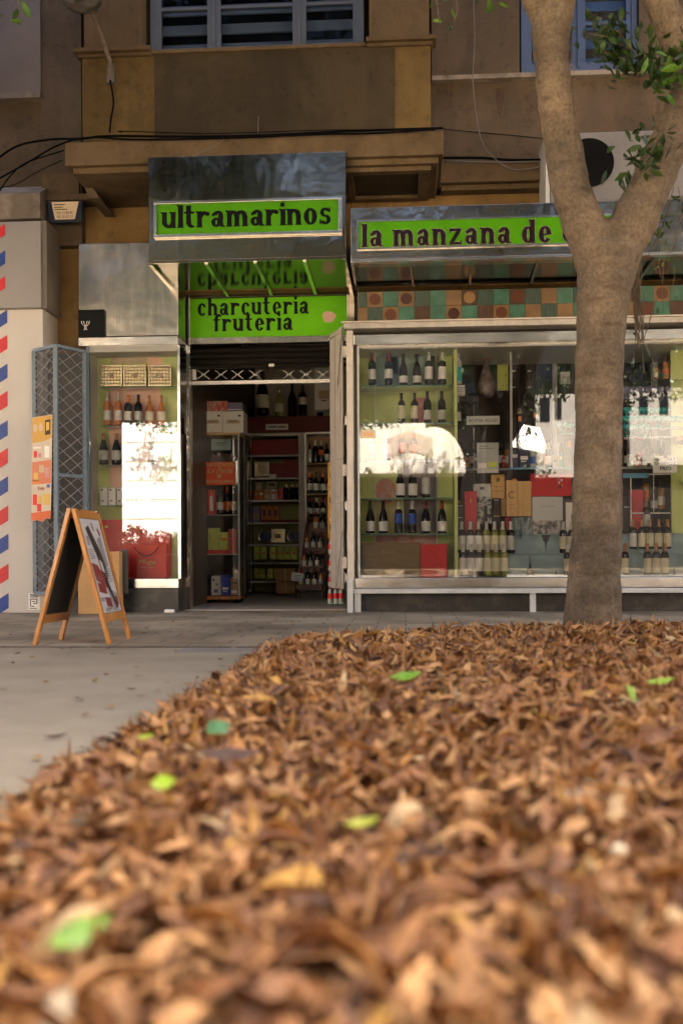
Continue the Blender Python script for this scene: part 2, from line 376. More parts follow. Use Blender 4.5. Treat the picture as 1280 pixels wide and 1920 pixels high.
def txt(s, x0, x1, z0, z1, y, m, parent, name='lettering', shear=0, th=.0015, mtx=None, spacing=1.0, bold=0.0):
    """flat lettering fitted into a box on a wall-parallel plane (or, with mtx, on any plane)"""
    cu = bpy.data.curves.new(name, 'FONT'); cu.body = s; cu.shear = shear; cu.space_character = spacing; cu.extrude = 0; cu.offset = bold
    cu.resolution_u = 3
    t = bpy.data.objects.new(name, cu); col.objects.link(t)
    dg = bpy.context.evaluated_depsgraph_get(); dg.update()
    me = bpy.data.meshes.new_from_object(t.evaluated_get(dg))
    bpy.data.objects.remove(t); bpy.data.curves.remove(cu)
    n = len(me.vertices); a = np.empty(n*3, np.float32); me.vertices.foreach_get('co', a); a = a.reshape(-1, 3)
    lo = a.min(0); hi = a.max(0)
    fx = (a[:, 0]-lo[0])/max(1e-6, hi[0]-lo[0]); fz = (a[:, 1]-lo[1])/max(1e-6, hi[1]-lo[1])
    o0 = ORG[parent.name]
    if mtx is None:
        out = np.stack([x0+fx*(x1-x0), np.full(n, y), z0+fz*(z1-z0)], 1)
    else:
        loc = np.stack([x0+fx*(x1-x0), np.full(n, y), z0+fz*(z1-z0), np.ones(n)], 1)
        out = (np.array(mtx) @ loc.T).T[:, :3]
    out = out-np.array(o0)
    me.vertices.foreach_set('co', out.astype(np.float32).ravel()); me.update(); me.name = name
    me.materials.clear(); me.materials.append(M[m])
    o = bpy.data.objects.new(name, me); col.objects.link(o); o.parent = parent; ORG[o.name] = o0.copy()
    return o

# ------------------------------------------------------------------ display lettering (drawn glyphs)
def _ring(cx, cy_, rx, ry, tx, ty, a0=0, a1=360, n=20):
    if tx > .15: tx *= 1.2; ty *= 1.35
    out = []
    for i in range(n):
        t0 = R(a0+(a1-a0)*i/n); t1 = R(a0+(a1-a0)*(i+1)/n)
        out.append([(cx+rx*math.cos(t0), cy_+ry*math.sin(t0)), (cx+rx*math.cos(t1), cy_+ry*math.sin(t1)),
                    (cx+(rx-tx)*math.cos(t1), cy_+(ry-ty)*math.sin(t1)), (cx+(rx-tx)*math.cos(t0), cy_+(ry-ty)*math.sin(t0))])
    return out
def _stem(x, y0, y1, w=.28, foot=True, head=True):
    w *= 1.2
    if x > .05: x -= .04
    m_ = w*.06
    out = [[(x, y0), (x+w, y0), (x+w-m_, (y0+y1)/2), (x+w, y1), (x, y1), (x+m_, (y0+y1)/2)]]
    if head: out.append([(x-.10, y1-.02), (x+.04, y1-.16), (x+.04, y1), (x-.08, y1+.03)])
    if foot: out.append([(x-.05, y0), (x+w+.05, y0), (x+w, y0+.07), (x, y0+.07)])
    return out
def _disc(x, y, r): return [[(x+r*math.cos(R(k*30)), y+r*math.sin(R(k*30))) for k in range(12)]]
def glyph(c):
    if c == 'u': return _stem(0, .35, 1, foot=False)+_stem(.62, 0, 1)+_ring(.45, .38, .45, .38, .28, .14, 180, 360), .95
    if c == 'l': return _stem(0, 0, 1.42), .33
    if c == 'i': return _stem(0, 0, 1)+_disc(.14, 1.28, .15), .33
    if c == 't': return _stem(.12, .22, 1.38, .27, False, False)+[[(-.1, .88), (.62, .88), (.62, .99), (.12, 1.02), (-.06, .99)]]+_ring(.42, .25, .30, .26, .25, .12, 180, 320, 12), .68
    if c == 'r': return _stem(0, 0, 1)+_ring(.50, .60, .34, .40, .18, .17, 40, 180, 12)+_disc(.70, .83, .13), .82
    if c == 'a': return _stem(.50, .06, .70, .28, False, False)+_ring(.43, .68, .36, .33, .26, .12, 0, 165, 14)+_ring(.33, .29, .33, .29, .22, .10)+[[(.62, 0), (.9, 0), (.9, .08), (.74, .1), (.6, .2)]]+_disc(.14, .76, .10), .90
    if c == 'n': return _stem(0, 0, 1)+_stem(.60, 0, .62, head=False)+_ring(.44, .6, .44, .4, .28, .16, 0, 150, 14), .95
    if c == 'h': return _stem(0, 0, 1.42)+_stem(.60, 0, .62, head=False)+_ring(.44, .6, .44, .4, .28, .16, 0, 150, 14), .95
    if c == 'm': return _stem(0, 0, 1)+_stem(.54, 0, .62, head=False)+_stem(1.08, 0, .62, head=False)+_ring(.41, .6, .41, .4, .28, .16, 0, 150, 14)+_ring(.95, .6, .41, .4, .28, .16, 0, 150, 14), 1.44
    if c == 'o': return _ring(.44, .5, .44, .52, .27, .10), .92
    if c == 'c': return _ring(.43, .5, .43, .52, .27, .10, 50, 320)+_disc(.66, .78, .12), .82
    if c == 'e': return _ring(.43, .5, .43, .52, .27, .10, 0, 325)+[[(.2, .42), (.86, .5), (.86, .58), (.2, .52)]], .88
    if c == 's': return _ring(.36, .73, .33, .29, .20, .11, 20, 265, 14)+_ring(.36, .28, .36, .30, .22, .12, -160, 88, 14)+[[(.60, .72), (.70, .72), (.70, 1.02), (.62, .98)], [(.0, .0), (.09, .02), (.09, .32), (.0, .32)]], .76
    if c == 'f': return _stem(.12, 0, 1.15, .27, True, False)+[[(-.06, .88), (.6, .88), (.6, .99), (-.06, .99)]]+_ring(.42, 1.10, .30, .32, .26, .13, 30, 180, 12)+_disc(.62, 1.26, .10), .62
    if c == 'z': return [[(0, .84), (.8, .84), (.8, 1), (0, 1)], [(0, 0), (.82, 0), (.82, .16), (0, .16)], [(.0, .14), (.30, .14), (.8, .86), (.48, .86)], [(.72, .14), (.82, .14), (.82, .32)], [(0, .68), (.1, .86), (0, .86)]], .88
    if c == 'd': return _ring(.43, .5, .43, .52, .27, .10)+_stem(.60, 0, 1.42), .96
    return [], .5
def sign_text(s, px0, px1, pybase, pyx, Y, m, parent, gap=.16, space=.35, stroke=None):
    """pybase/pyx: pixel rows of baseline and x-height at middle"""
    pm = (px0+px1)/2
    x0 = P(px0, pybase, Y)[0]; x1 = P(px1, pybase, Y)[0]; z0 = P(pm, pybase, Y)[1]; z1 = P(pm, pyx, Y)[1]
    tot = 0; lay = []
    for c in s:
        if c == ' ': tot += space; continue
        g, wd = glyph(c); lay.append((tot, g)); tot += wd+gap
    tot -= gap
    sx = (x1-x0)/tot; sz = z1-z0
    for off, g in lay:
        b = MB()
        for k, poly in enumerate(g):
            b.prism([(x0+(off+a)*sx, z0+c_*sz) for a, c_ in poly], Y-.003-.00005*k, Y+.002)
        b.build('letter', m, parent)
        if stroke:
            b = MB()
            for k, poly in enumerate(g):
                cx_ = sum(a for a, _ in poly)/len(poly); cz_ = sum(c_ for _, c_ in poly)/len(poly)
                b.prism([(x0+(off+cx_+(a-cx_)*1.0)*sx+(.004 if a > cx_ else -.004), z0+c_*sz+(.004 if c_ > cz_ else -.004)) for a, c_ in poly], Y-.0012-.00003*k, Y+.003)
            b.build('letter_outline', stroke, parent)

ORD = ['first', 'second', 'third', 'fourth', 'fifth', 'sixth', 'seventh', 'eighth', 'ninth', 'tenth', 'eleventh', 'twelfth']
#@@GROUND
# ================================================================== GROUND
def pavement_mat():
    m, nt, b = new_mat('worn_pavement_slabs'); b.inputs['Roughness'].default_value = .62
    tc = nt.nodes.new('ShaderNodeTexCoord')
    br = nt.nodes.new('ShaderNodeTexBrick'); br.inputs['Scale'].default_value = 1
    br.inputs['Brick Width'].default_value = .4; br.inputs['Row Height'].default_value = .2; br.inputs['Mortar Size'].default_value = .007
    br.inputs['Color1'].default_value = (.345, .28, .19, 1); br.inputs['Color2'].default_value = (.29, .235, .16, 1); br.inputs['Mortar'].default_value = (.10, .08, .06, 1)
    nt.links.new(tc.outputs['Object'], br.inputs[0])
    n = nt.nodes.new('ShaderNodeTexNoise'); n.inputs['Scale'].default_value = 1.4; n.inputs['Detail'].default_value = 8; nt.links.new(tc.outputs['Object'], n.inputs[0])
    cr = nt.nodes.new('ShaderNodeValToRGB'); e = cr.color_ramp.elements; e[0].position = .38; e[0].color = (.55, .52, .48, 1); e[1].position = .6; e[1].color = (1.12, 1.1, 1.05, 1)
    nt.links.new(n.outputs[0], cr.inputs[0])
    mx = nt.nodes.new('ShaderNodeMix'); mx.data_type = 'RGBA'; mx.blend_type = 'MULTIPLY'; mx.inputs[0].default_value = 1
    nt.links.new(br.outputs[0], mx.inputs[6]); nt.links.new(cr.outputs[0], mx.inputs[7]); nt.links.new(mx.outputs[2], b.inputs['Base Color'])
    bp = nt.nodes.new('ShaderNodeBump'); bp.inputs['Strength'].default_value = .5; bp.inputs['Distance'].default_value = .004; bp.invert = True
    nt.links.new(br.outputs['Fac'], bp.inputs['Height']); nt.links.new(bp.outputs[0], b.inputs['Normal'])
    return m
M['paving'] = pavement_mat()
M['concrete'] = mat('smooth_grey_concrete', (.35, .282, .185), .6, c2=(.24, .19, .12), vscale=2.2, detail=10, bump=.15, bscale=90, lo=.3, hi=.7)
M['concrete2'] = mat('darker_concrete_patch', (.2, .175, .14), .7, c2=(.25, .22, .18), vscale=3, bump=.2, bscale=80)
M['soil'] = mat('brown_leaf_mould', (.05, .028, .015), .95, var=.4, vscale=25, bump=.6, bscale=60)

g = MB().box(-250, 250, -250, 250, -.12, -.02).build('ground', 'bounce_paving'); struct(g)
s_ = MB().box(-40, 40, 5.32, 9.02, -.02, 0).build('pavement', 'paving'); struct(s_)
s_ = MB().box(-40, 40, -3.4, 5.31, -.019, -.002).build('concrete_path', 'concrete'); struct(s_)
s_ = MB().box(-40, 40, -3.55, -3.4, -.10, .012).build('kerb', 'stone'); struct(s_)
x0, y0 = G(330, 1222); x1, y1 = G(500, 1213)
s_ = MB().box(x0, 1.6, 5.02, 5.24, -.01, .002).build('path_patch', 'concrete2'); struct(s_)
s_ = MB().box(-40, 40, 5.3, 5.325, -.01, .001).build('path_joint', 'soil'); struct(s_)
# far pavement across the street
s_ = MB().box(-40, 40, -14.2, -11.2, -.02, .10).build('pavement_across', 'paving'); struct(s_)

# ---------------- leaf bed: one low mound of fallen leaves
# left edge of the bed on the ground, then its far edge
EL = [G(-400, 1775, .06), G(0, 1500, .05), G(220, 1372, .05), G(330, 1315, .05), G(430, 1255, .05), G(505, 1212, .04)]
def bed_left(y):
    pts = sorted(EL, key=lambda p: p[1])
    if y <= pts[0][1]: return pts[0][0]+(y-pts[0][1])*(pts[1][0]-pts[0][0])/(pts[1][1]-pts[0][1])
    for a, b in zip(pts, pts[1:]):
        if a[1] <= y <= b[1]: return a[0]+(b[0]-a[0])*(y-a[1])/(b[1]-a[1])
    return pts[-1][0]
FAR0 = G(505, 1212, .04)[1]
def bed_far(x): return FAR0+min(1.7, max(0, (x-bed_left(FAR0))))*.62
def bed_h(x, y):
    d1 = x-bed_left(y); d2 = bed_far(x)-y; d = max(0, min(d1, d2*1.0))
    base = .085*(1-math.exp(-d/.10))
    base += .012*math.sin(3.1*x+1.3*y)*math.sin(2.3*y+.7)*min(1, d*3)+.010*math.sin(9*x+2)*math.sin(7*y)*min(1, d*3)
    return base
b = MB(); nx, ny = 60, 90
xs0 = -1.0
grid = {}
for j in range(ny+1):
    yy = -.6+(FAR0+1.15+.6)*j/ny
    for i in range(nx+1):
        xl = bed_left(yy); xx = xl+(4.6-xl)*(i/nx)**1.5
        hh = bed_h(xx, yy)-.02 if yy < bed_far(xx) else -.03
        grid[i, j] = len(b.v); b.v.append((xx, yy, hh))
for j in range(ny):
    for i in range(nx):
        b.f.append((grid[i, j], grid[i+1, j], grid[i+1, j+1], grid[i, j+1]))
o = b.build('leaf_mould', 'soil', smooth=True); struct(o)

def leaf_shape(n=5):
    """unit leaf: along x 0..1, half width profile; returns verts rows [left, mid, right]"""
    prof = [0.0, .62, 1.0, .86, .45, 0.0]
    return prof
def leaves_mesh(name, pts, rots, lens, wids, curls, folds, colors, m):
    """pts Nx3, rots Nx3x3; one mesh of leaf blades with colour per leaf"""
    prof = np.array([.04, .62, 1.0, .90, .55, .03]); K = len(prof)
    N = len(pts)
    t = np.linspace(0, 1, K)
    V = np.zeros((N, K, 3, 3), np.float32)
    x = (t-.5)[None, :]*lens[:, None]
    z = (curls[:, None]*lens[:, None])*((t-.5)[None, :]**2*4-.5)
    hw = prof[None, :]*wids[:, None]/2
    V[:, :, 0, 0] = x; V[:, :, 1, 0] = x; V[:, :, 2, 0] = x
    V[:, :, 0, 1] = -hw*np.cos(folds)[:, None]; V[:, :, 2, 1] = hw*np.cos(folds)[:, None]
    V[:, :, 1, 2] = z; V[:, :, 0, 2] = z+hw*np.sin(folds)[:, None]; V[:, :, 2, 2] = z+hw*np.sin(folds)[:, None]*.8
    V = V.reshape(N, K*3, 3)
    W = np.einsum('nij,nkj->nki', rots, V)+pts[:, None, :]
    W = W.reshape(-1, 3)
    fs = []
    for k in range(K-1):
        for c in range(2):
            fs.append((k*3+c, (k+1)*3+c, (k+1)*3+c+1, k*3+c+1))
    fs = np.array(fs); FA = (fs[None]+(np.arange(N)*K*3)[:, None, None]).reshape(-1, 4)
    me = bpy.data.meshes.new(name)
    me.vertices.add(len(W)); me.vertices.foreach_set('co', W.astype(np.float32).ravel())
    me.loops.add(FA.size); me.loops.foreach_set('vertex_index', FA.ravel().astype(np.int32))
    me.polygons.add(len(FA)); me.polygons.foreach_set('loop_start', (np.arange(len(FA))*4).astype(np.int32))
    me.polygons.foreach_set('use_smooth', np.ones(len(FA), bool))
    me.update(calc_edges=True)
    ca = me.color_attributes.new('leaf_colour', 'FLOAT_COLOR', 'POINT')
    cc = np.repeat(np.concatenate([colors, np.ones((N, 1))], 1), K*3, 0).astype(np.float32)
    ca.data.foreach_set('color', cc.ravel())
    me.materials.append(m)
    o = bpy.data.objects.new(name, me); col.objects.link(o)
    return o
def leaf_mat(name, rough=.6, trans=.25, vein=True):
    m, nt, b = new_mat(name)
    at = nt.nodes.new('ShaderNodeAttribute'); at.attribute_name = 'leaf_colour'
    tc = nt.nodes.new('ShaderNodeTexCoord'); n = nt.nodes.new('ShaderNodeTexNoise'); n.inputs['Scale'].default_value = 90; n.inputs['Detail'].default_value = 4
    nt.links.new(tc.outputs['Object'], n.inputs[0])
    cr = nt.nodes.new('ShaderNodeValToRGB'); e = cr.color_ramp.elements; e[0].position = .3; e[0].color = (.6, .58, .56, 1); e[1].position = .6; e[1].color = (1.08, 1.08, 1.08, 1)
    nt.links.new(n.outputs[0], cr.inputs[0])
    mx = nt.nodes.new('ShaderNodeMix'); mx.data_type = 'RGBA'; mx.blend_type = 'MULTIPLY'; mx.inputs[0].default_value = 1
    nt.links.new(at.outputs['Color'], mx.inputs[6]); nt.links.new(cr.outputs[0], mx.inputs[7]); nt.links.new(mx.outputs[2], b.inputs['Base Color'])
    b.inputs['Roughness'].default_value = rough; b.inputs['Specular IOR Level'].default_value = .2
    return m
M['dry_leaf'] = leaf_mat('dry_leaf')
M['green_leaf'] = leaf_mat('green_leaf', .4)
rng = np.random.default_rng(11)
def rotmats(yaw, pitch, roll):
    cz, sz = np.cos(yaw), np.sin(yaw); cy_, sy = np.cos(pitch), np.sin(pitch); cx_, sx = np.cos(roll), np.sin(roll)
    Z = np.zeros((len(yaw), 3, 3)); Y_ = Z.copy(); X_ = Z.copy()
    Z[:, 0, 0] = cz; Z[:, 0, 1] = -sz; Z[:, 1, 0] = sz; Z[:, 1, 1] = cz; Z[:, 2, 2] = 1
    Y_[:, 0, 0] = cy_; Y_[:, 0, 2] = sy; Y_[:, 1, 1] = 1; Y_[:, 2, 0] = -sy; Y_[:, 2, 2] = cy_
    X_[:, 0, 0] = 1; X_[:, 1, 1] = cx_; X_[:, 1, 2] = -sx; X_[:, 2, 1] = sx; X_[:, 2, 2] = cx_
    return Z @ Y_ @ X_
PAL = np.array([(.55, .285, .10), (.46, .225, .08), (.34, .155, .06), (.60, .34, .13), (.21, .095, .042), (.60, .40, .18), (.10, .05, .028), (.50, .23, .06), (.60, .33, .07), (.46, .35, .20)])
PW = np.array([.22, .20, .17, .11, .12, .02, .06, .06, .03, .01])
pts = []
N_L = 36000
while len(pts) < N_L:
    y = -.25+(FAR0+1.15+.25)*rng.random(); xmax = .36*y+.75
    xl = bed_left(y)
    x = xl-.05+(xmax-xl+.05)*rng.random()
    if y > bed_far(x)+.03 or x > 3.4: continue
    if rng.random() > (.75 if y > 1.5 else 1.0): continue
    edge = min(x-xl, bed_far(x)-y)
    if edge < .0 and rng.random() < .35: continue
    pts.append((x, y, bed_h(x, y)-.018+.045*rng.random()**1.3))
pts = np.array(pts); N = len(pts)
yaw = rng.random(N)*2*math.pi; pitch = rng.normal(0, .42, N); roll = rng.normal(0, .55, N)
L = rng.uniform(.06, .14, N)*rng.uniform(.7, 1, N); W_ = L*rng.uniform(.18, .33, N)
colr = np.clip(PAL[rng.choice(len(PAL), N, p=PW)]*rng.uniform(.64, 1.0, (N, 1))*np.array([1.0, 1.0, 1.04]), 0, .85)
o = leaves_mesh('fallen_leaves', pts, rotmats(yaw, pitch, roll), L, W_, rng.normal(.12, .26, N), rng.normal(.45, .5, N), colr, M['dry_leaf'])
o['kind'] = 'stuff'
# short stalks and twigs among the leaves
b = MB()
for k in range(420):
    y = .5+4.6*rng.random(); x = bed_left(y)+(.36*y+.7-bed_left(y))*rng.random()
    if y > bed_far(x): continue
    z = bed_h(x, y)+.015+.02*rng.random(); a = rng.random()*6.28; l = .03+.05*rng.random()
    b.tube([(x, y, z), (x+l*.5*math.cos(a), y+l*.5*math.sin(a), z+.012), (x+l*math.cos(a+.4), y+l*math.sin(a+.4), z+.004)], .0012, 4)
o = b.build('leaf_stalks', mat('leaf_stalk', (.30, .15, .07), .7)); o['kind'] = 'stuff'

# low dark brown strip along the left side of the leaf bed
b = MB(); es = sorted(EL, key=lambda p: p[1])
ep = [(es[0][0]+(es[-1][0]-es[0][0])*0+bed_left(yy), yy) for yy in [es[0][1]+(es[-1][1]-es[0][1])*k/14 for k in range(15)]] if False else [(bed_left(yy)-.012, yy) for yy in [.6+(FAR0-.6)*k/14 for k in range(15)]]
for p, q in zip(ep, ep[1:]): b.bar((p[0]+.01, p[1], .008), (q[0]+.01, q[1], .008), .014, .03)
tag(b.build('bed_strip', mat('dark_brown_strip', (.05, .035, .025), .8, var=.3, vscale=20)), 'low dark brown strip along the left side of leaf bed', 'edging')
# individual green leaves on the bed
def one_leaf(name, x, y, z, yaw, L, Wd, c, label, cat, pitch=0.1, roll=.1, curl=.1, fold=.2, m='green_leaf', group=None):
    a = lambda v: np.array([v], float)
    o = leaves_mesh(name, np.array([[0., 0., 0.]]), rotmats(a(yaw), a(pitch), a(roll)), a(L), a(Wd), a(curl), a(fold), np.array([c]), M[m])
    o.location = (x, y, z); tag(o, label, cat, group); return o
def bedpt(px, py):
    z = .09
    for _ in range(6):
        x, y = G(px, py, z); z = bed_h(x, y)+.035
    return x, y, z
gl = 'fresh green leaf lying on the brown leaf bed, '
for px, py, yw, L_, Wd, c, lb, ro in (
    (760, 1272, .1, .085, .036, (.22, .44, .03), 'broad bright one past the middle of the bed', .6),
    (1182, 1305, 1.2, .07, .045, (.40, .58, .08), 'pale yellow-green one at the right edge, upright', 1.1),
    (1237, 1282, .0, .07, .026, (.34, .52, .05), 'flat one just right of the pale upright leaf', .5),
    (408, 1372, .9, .06, .04, (.12, .30, .10), 'dull mid-green one near the left edge', .8),
    (274, 1388, .0, .035, .02, (.38, .50, .03), 'smallest one, right on the left edge', .3),
    (306, 1477, .3, .035, .028, (.42, .62, .02), 'round lime one near the left edge', .7),
    (678, 1552, .1, .045, .018, (.45, .46, .04), 'narrow yellowish one in the middle', .4),
    (150, 1762, .9, .062, .026, (.26, .46, .06), 'blurred one nearest the camera, bottom left', .7)):
    x, y, z = bedpt(px, py)
    one_leaf('green_leaf', x, y, z+.008, yw, L_*1.12, Wd*1.15, tuple(v*.75 for v in c), gl+lb if len((gl+lb).split()) <= 16 else ' '.join((gl+lb).split()[:16]), 'leaf', roll=ro, pitch=-.15, group='green leaves on the leaf bed')
x, y, z = bedpt(1160, 1610)
b = MB().lathe([(.002, -.008), (.008, -.005), (.010, 0), (.008, .005), (.002, .008)], 10, (x, y, z+.01))
tag(b.build('fig', mat('pale_fig', (.72, .58, .36), .6), smooth=True), 'small pale round fig lying on the leaves at lower right', 'fig')
x, y, z = bedpt(432, 1425)
one_leaf('dark_leaf', x, y, z+.012, .1, .12, .05, (.09, .05, .035), 'large flat dark brown leaf lying on the bed, left of centre', 'leaf', m='dry_leaf', roll=.35, pitch=0)
# loose leaves on the concrete and paving
sc_pts = [(178, 1275), (214, 1226), (104, 1380), (25, 1243), (32, 1225), (264, 1304), (355, 1317), (295, 1296), (247, 1292), (208, 1325), (6, 1293), (88, 1279), (413, 1236), (450, 1184), (300, 1190), (232, 1215), (117, 1217), (380, 1150), (560, 1165), (330, 1220), (20, 1190), (60, 1190), (268, 1187), (150, 1310), (160, 1340), (70, 1420)]+[(40+rnd.random()*520, 1165+rnd.random()**2*150) for _ in range(34)]+[(505-(r-1212)*1.72-8-rnd.random()*26, r) for r in [1216+11*k for k in range(22)]]
for k, (px, py) in enumerate(sc_pts):
    x, y = G(px, py, .006); big = k in (0, 2, 4)

    one_leaf('scattered_leaf', x, y, .008, rng.random()*6, .07 if big else .035+.02*rng.random(), .022, PAL[rng.integers(0, 7)]*.6,
             'single dry brown leaf lying flat on the bare grey pavement', 'leaf', m='dry_leaf', pitch=0, roll=.15, curl=.12, group='dry leaves scattered on the pavement')
#@@BUILDING
# ================================================================== BUILDING
YW = 9.05
bx0, bx1 = -16., 16.
B = thing('apartment_building', 'old ochre plastered apartment block with oriel above the grocery shop', 'building', (0, YW, 0))
Zs = PZ(372, YW)           # top of the ground floor strip
shopL = PX(345, 9.2); shopR = 5.2
# masses
MB().box(bx0, bx1, YW+.05, 19, 3.3, 14.5).build('upper_storeys', 'tan', B)
MB().box(bx0, shopL-.12, YW+.02, 14.5, 0, 3.3).box(shopR, bx1, YW+.02, 14.5, 0, 3.3).build('ground_floor_wall', 'ochre', B)
MB().box(shopL-.12, shopR, 13.8, 14.5, 0, 3.3).build('interior_back_wall', 'room', B)
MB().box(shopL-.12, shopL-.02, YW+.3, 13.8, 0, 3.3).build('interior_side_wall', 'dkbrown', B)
MB().box(shopL-.12, shopR, YW+.3, 13.8, 3.22, 3.295).build('interior_ceiling', 'room', B)
o = MB().box(shopL-.02, shopR, 9.02, 13.8, -.02, .004).build('shop_floor', 'shopfloor'); struct(o)
# visible front: ground-floor ochre strip above the canopies and behind them
z_can = PZ(545, YW)
MB().box(PX(82, YW), shopL-.02, YW, YW+.018, 0, 3.74).build('plaster_pier', 'lightened_ochre', B)
MB().box(shopL-.02, bx1, YW-.02, YW+.28, z_can+.02, 3.74).build('lintel_wall', 'lightened_ochre', B)
# pilaster left of oriel, left bay
MB().box(PX(80, 8.95), PX(156, 8.95), 8.95, YW+.05, 3.35, 15).build('pilaster', 'mauve', B)
MB().box(bx0, PX(80, 8.9)-.012, 8.98, YW+.05, 3.3, PZ(192, 8.98, 40)).build('lower_left_bay', 'mauve', B)
MB().box(bx0, PX(80, 8.9)-.012, 8.93, YW+.05, PZ(192, 8.98, 40)+.03, 15).build('upper_left_bay', mat('pale_grey_plaster', (.15, .12, .105), .9, var=.15, vscale=1.2, bump=.2), B)
MB().box(bx0, PX(80, 8.9)+.003, 8.88, YW+.05, PZ(192, 8.98, 40)-.005, PZ(182, 8.98, 40)).build('ledge', 'stone', B)
# stone capital above the barber shop panel
b = MB(); b.box(bx0, PX(80, 8.75), 8.72, YW, PZ(410, 8.72, 40), PZ(362, 8.72, 40))
b.prismx([(8.72, PZ(362, 8.72, 40)), (YW-.01, PZ(362, 8.72, 40)), (YW-.01, PZ(345, 9.0, 40))], bx0, PX(80, 8.75)-.003)
b.build('stone_capital', 'stone', B)
# sloped plaster bracket between pilaster and slab
zA = PZ(362, 8.9, 110); zB = PZ(330, 8.9, 110)
b = MB(); b.box(PX(82, 8.85), PX(178, 8.85), 8.85, YW, PZ(375, 8.85, 120), PZ(364, 8.85, 120))
b.box(PX(82, 8.9), PX(150, 8.9), 8.90, YW, PZ(364, 8.9, 120)+.002, PZ(325, 8.9, 120))
b.build('bracket', 'tan', B)
b = MB(); b.prism([P(138, 322, 8.3), P(152, 322, 8.3), P(190, 375, 8.6), P(170, 375, 8.6)], 8.55, YW-.01)
b.build('bracket', 'mauve', B)
# oriel slab (projecting) with moulding
SY = 8.17; OY = 8.36
zt = PZ(256, SY, 480); zb = PZ(300, SY, 480)
xl, xr = PX(122, SY, 280), PX(831, SY, 280)
b = MB(); b.box(xl, xr, SY, YW+.04, zb, zt)
b.box(xl+.05, xr-.04, SY+.05, YW+.03, zb-.05, zb+.001)
b.build('oriel_slab', 'slab', B, bevel=.008)
# soffit frame with recessed dark panel
zf = zb-.05; zq = zf-.001
xm = PX(640, SY, 330)
b = MB()
for (a0, a1, c0, c1) in ((xm, xr-.10, SY+.10, SY+.18), (xm, xr-.10, 8.90, 8.98), (xr-.20, xr-.10, SY+.18, 8.90), (xm, xm+.08, SY+.18, 8.90)):
    b.box(a0, a1, c0, c1, zq-.035, zq)
b.build('soffit_frame', 'slab', B)
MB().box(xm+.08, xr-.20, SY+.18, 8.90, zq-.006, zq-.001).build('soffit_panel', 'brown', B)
# oriel body
ox0, ox1 = PX(155, OY, 180), PX(807, OY, 180)
zs = PZ(92, OY, 480)
px_, qx_ = PX(290, OY, 180), PX(745, OY, 180)
MB().box(ox0, ox1, OY, YW+.04, zt-.01, zs).build('oriel_wall', 'ochre', B)
MB().box(px_, PX(740, OY, 180), OY-.006, OY+.02, zt+.001, zs-.012).build('oriel_stained_panel', 'brown', B)
# sill ledges
b = MB(); b.box(ox0-.06, px_-.02, OY-.07, OY+.1, zs, zs+.035).box(ox0-.03, px_-.02, OY-.035, OY+.1, zs-.03, zs-.001)
b.box(PX(690, OY), ox1+.05, OY-.07, OY+.1, zs, zs+.035).box(PX(690, OY), ox1+.02, OY-.035, OY+.1, zs-.03, zs-.001)
b.box(px_-.018, PX(690, OY)-.002, OY-.03, OY+.3, zs-.02, zs+.012)
b.build('oriel_sill', 'tan', B, bevel=.006)
# oriel piers each side of the window and above
wz0 = zs+.014
wx0, wx1 = PX(282, OY+.15, 50), PX(682, OY+.15, 50)
MB().box(ox0+.01, wx0-.04, OY+.02, YW, zs+.036, 8).build('oriel_pier', 'tan', B)
MB().box(wx1+.05, ox1-.01, OY+.02, YW, zs+.036, 8).build('oriel_pier', 'tan', B)
MB().box(wx0-.05, wx1+.06, OY+.02, YW, 5.9, 8).build('oriel_head', 'tan', B)
def window(x0, x1, z0, z1, Y, splits, fm, bm, nslat=9, parent=B):
    W = MB()
    fwid = .05
    W.box(x0, x1, Y, Y+.07, z0, z0+fwid).box(x0, x1, Y, Y+.07, z1-fwid, z1)
    W.box(x0, x0+fwid, Y, Y+.07, z0+fwid, z1-fwid).box(x1-fwid, x1, Y, Y+.07, z0+fwid, z1-fwid)
    o = W.build('window', fm, parent, bevel=.004)
    xs = [x0+fwid]+[x0+(x1-x0)*s for s in splits]+[x1-fwid]
    for i in range(len(xs)-1):
        a0 = xs[i]+(.014 if i else 0); a1 = xs[i+1]-(.014 if i < len(xs)-2 else 0)
        s = MB(); q = .055; y = Y+.012
        s.box(a0, a1, y, y+.05, z0+fwid+.002, z0+fwid+q-.005).box(a0, a1, y, y+.05, z1-fwid-q, z1-fwid-.001)
        s.box(a0, a0+q*.8, y, y+.05, z0+fwid+q-.005, z1-fwid-q).box(a1-q*.8, a1, y, y+.05, z0+fwid+q-.005, z1-fwid-q)
        s.box(a0+q*.8, a1-q*.8, y, y+.04, z0+.43, z0+.455)
        s.build('sash', fm, o)
        MB().box(a0+q*.8, a1-q*.8, y+.02, y+.024, z0+fwid+q, z1-fwid-q).build('pane', 'upper_glass', o)
        if i < len(xs)-2: MB().box(xs[i+1]-.013, xs[i+1]+.013, Y-.004, Y+.06, z0+fwid, z1-fwid).build('mullion', fm, o)
    s = MB(); zz = z0+.09
    while zz < z1-.1:
        s.hexa([(x0+.06, Y+.11, zz), (x1-.06, Y+.11, zz), (x1-.06, Y+.135, zz+.005), (x0+.06, Y+.135, zz+.005),
                (x0+.06, Y+.105, zz+.004), (x1-.06, Y+.105, zz+.004), (x1-.06, Y+.13, zz+.10), (x0+.06, Y+.13, zz+.10)])
        zz += .17
    s.build('blind', bm, o)
    MB().box(x0+.02, x1-.02, Y+.22, Y+.24, z0, z1).build('unlit_room_sheet', 'black_matte', o)  # black sheet standing in for the unlit room
    return o
window(wx0, wx1, wz0, 5.85, OY+.15, (.30, .70), 'frame_blue', 'blind')
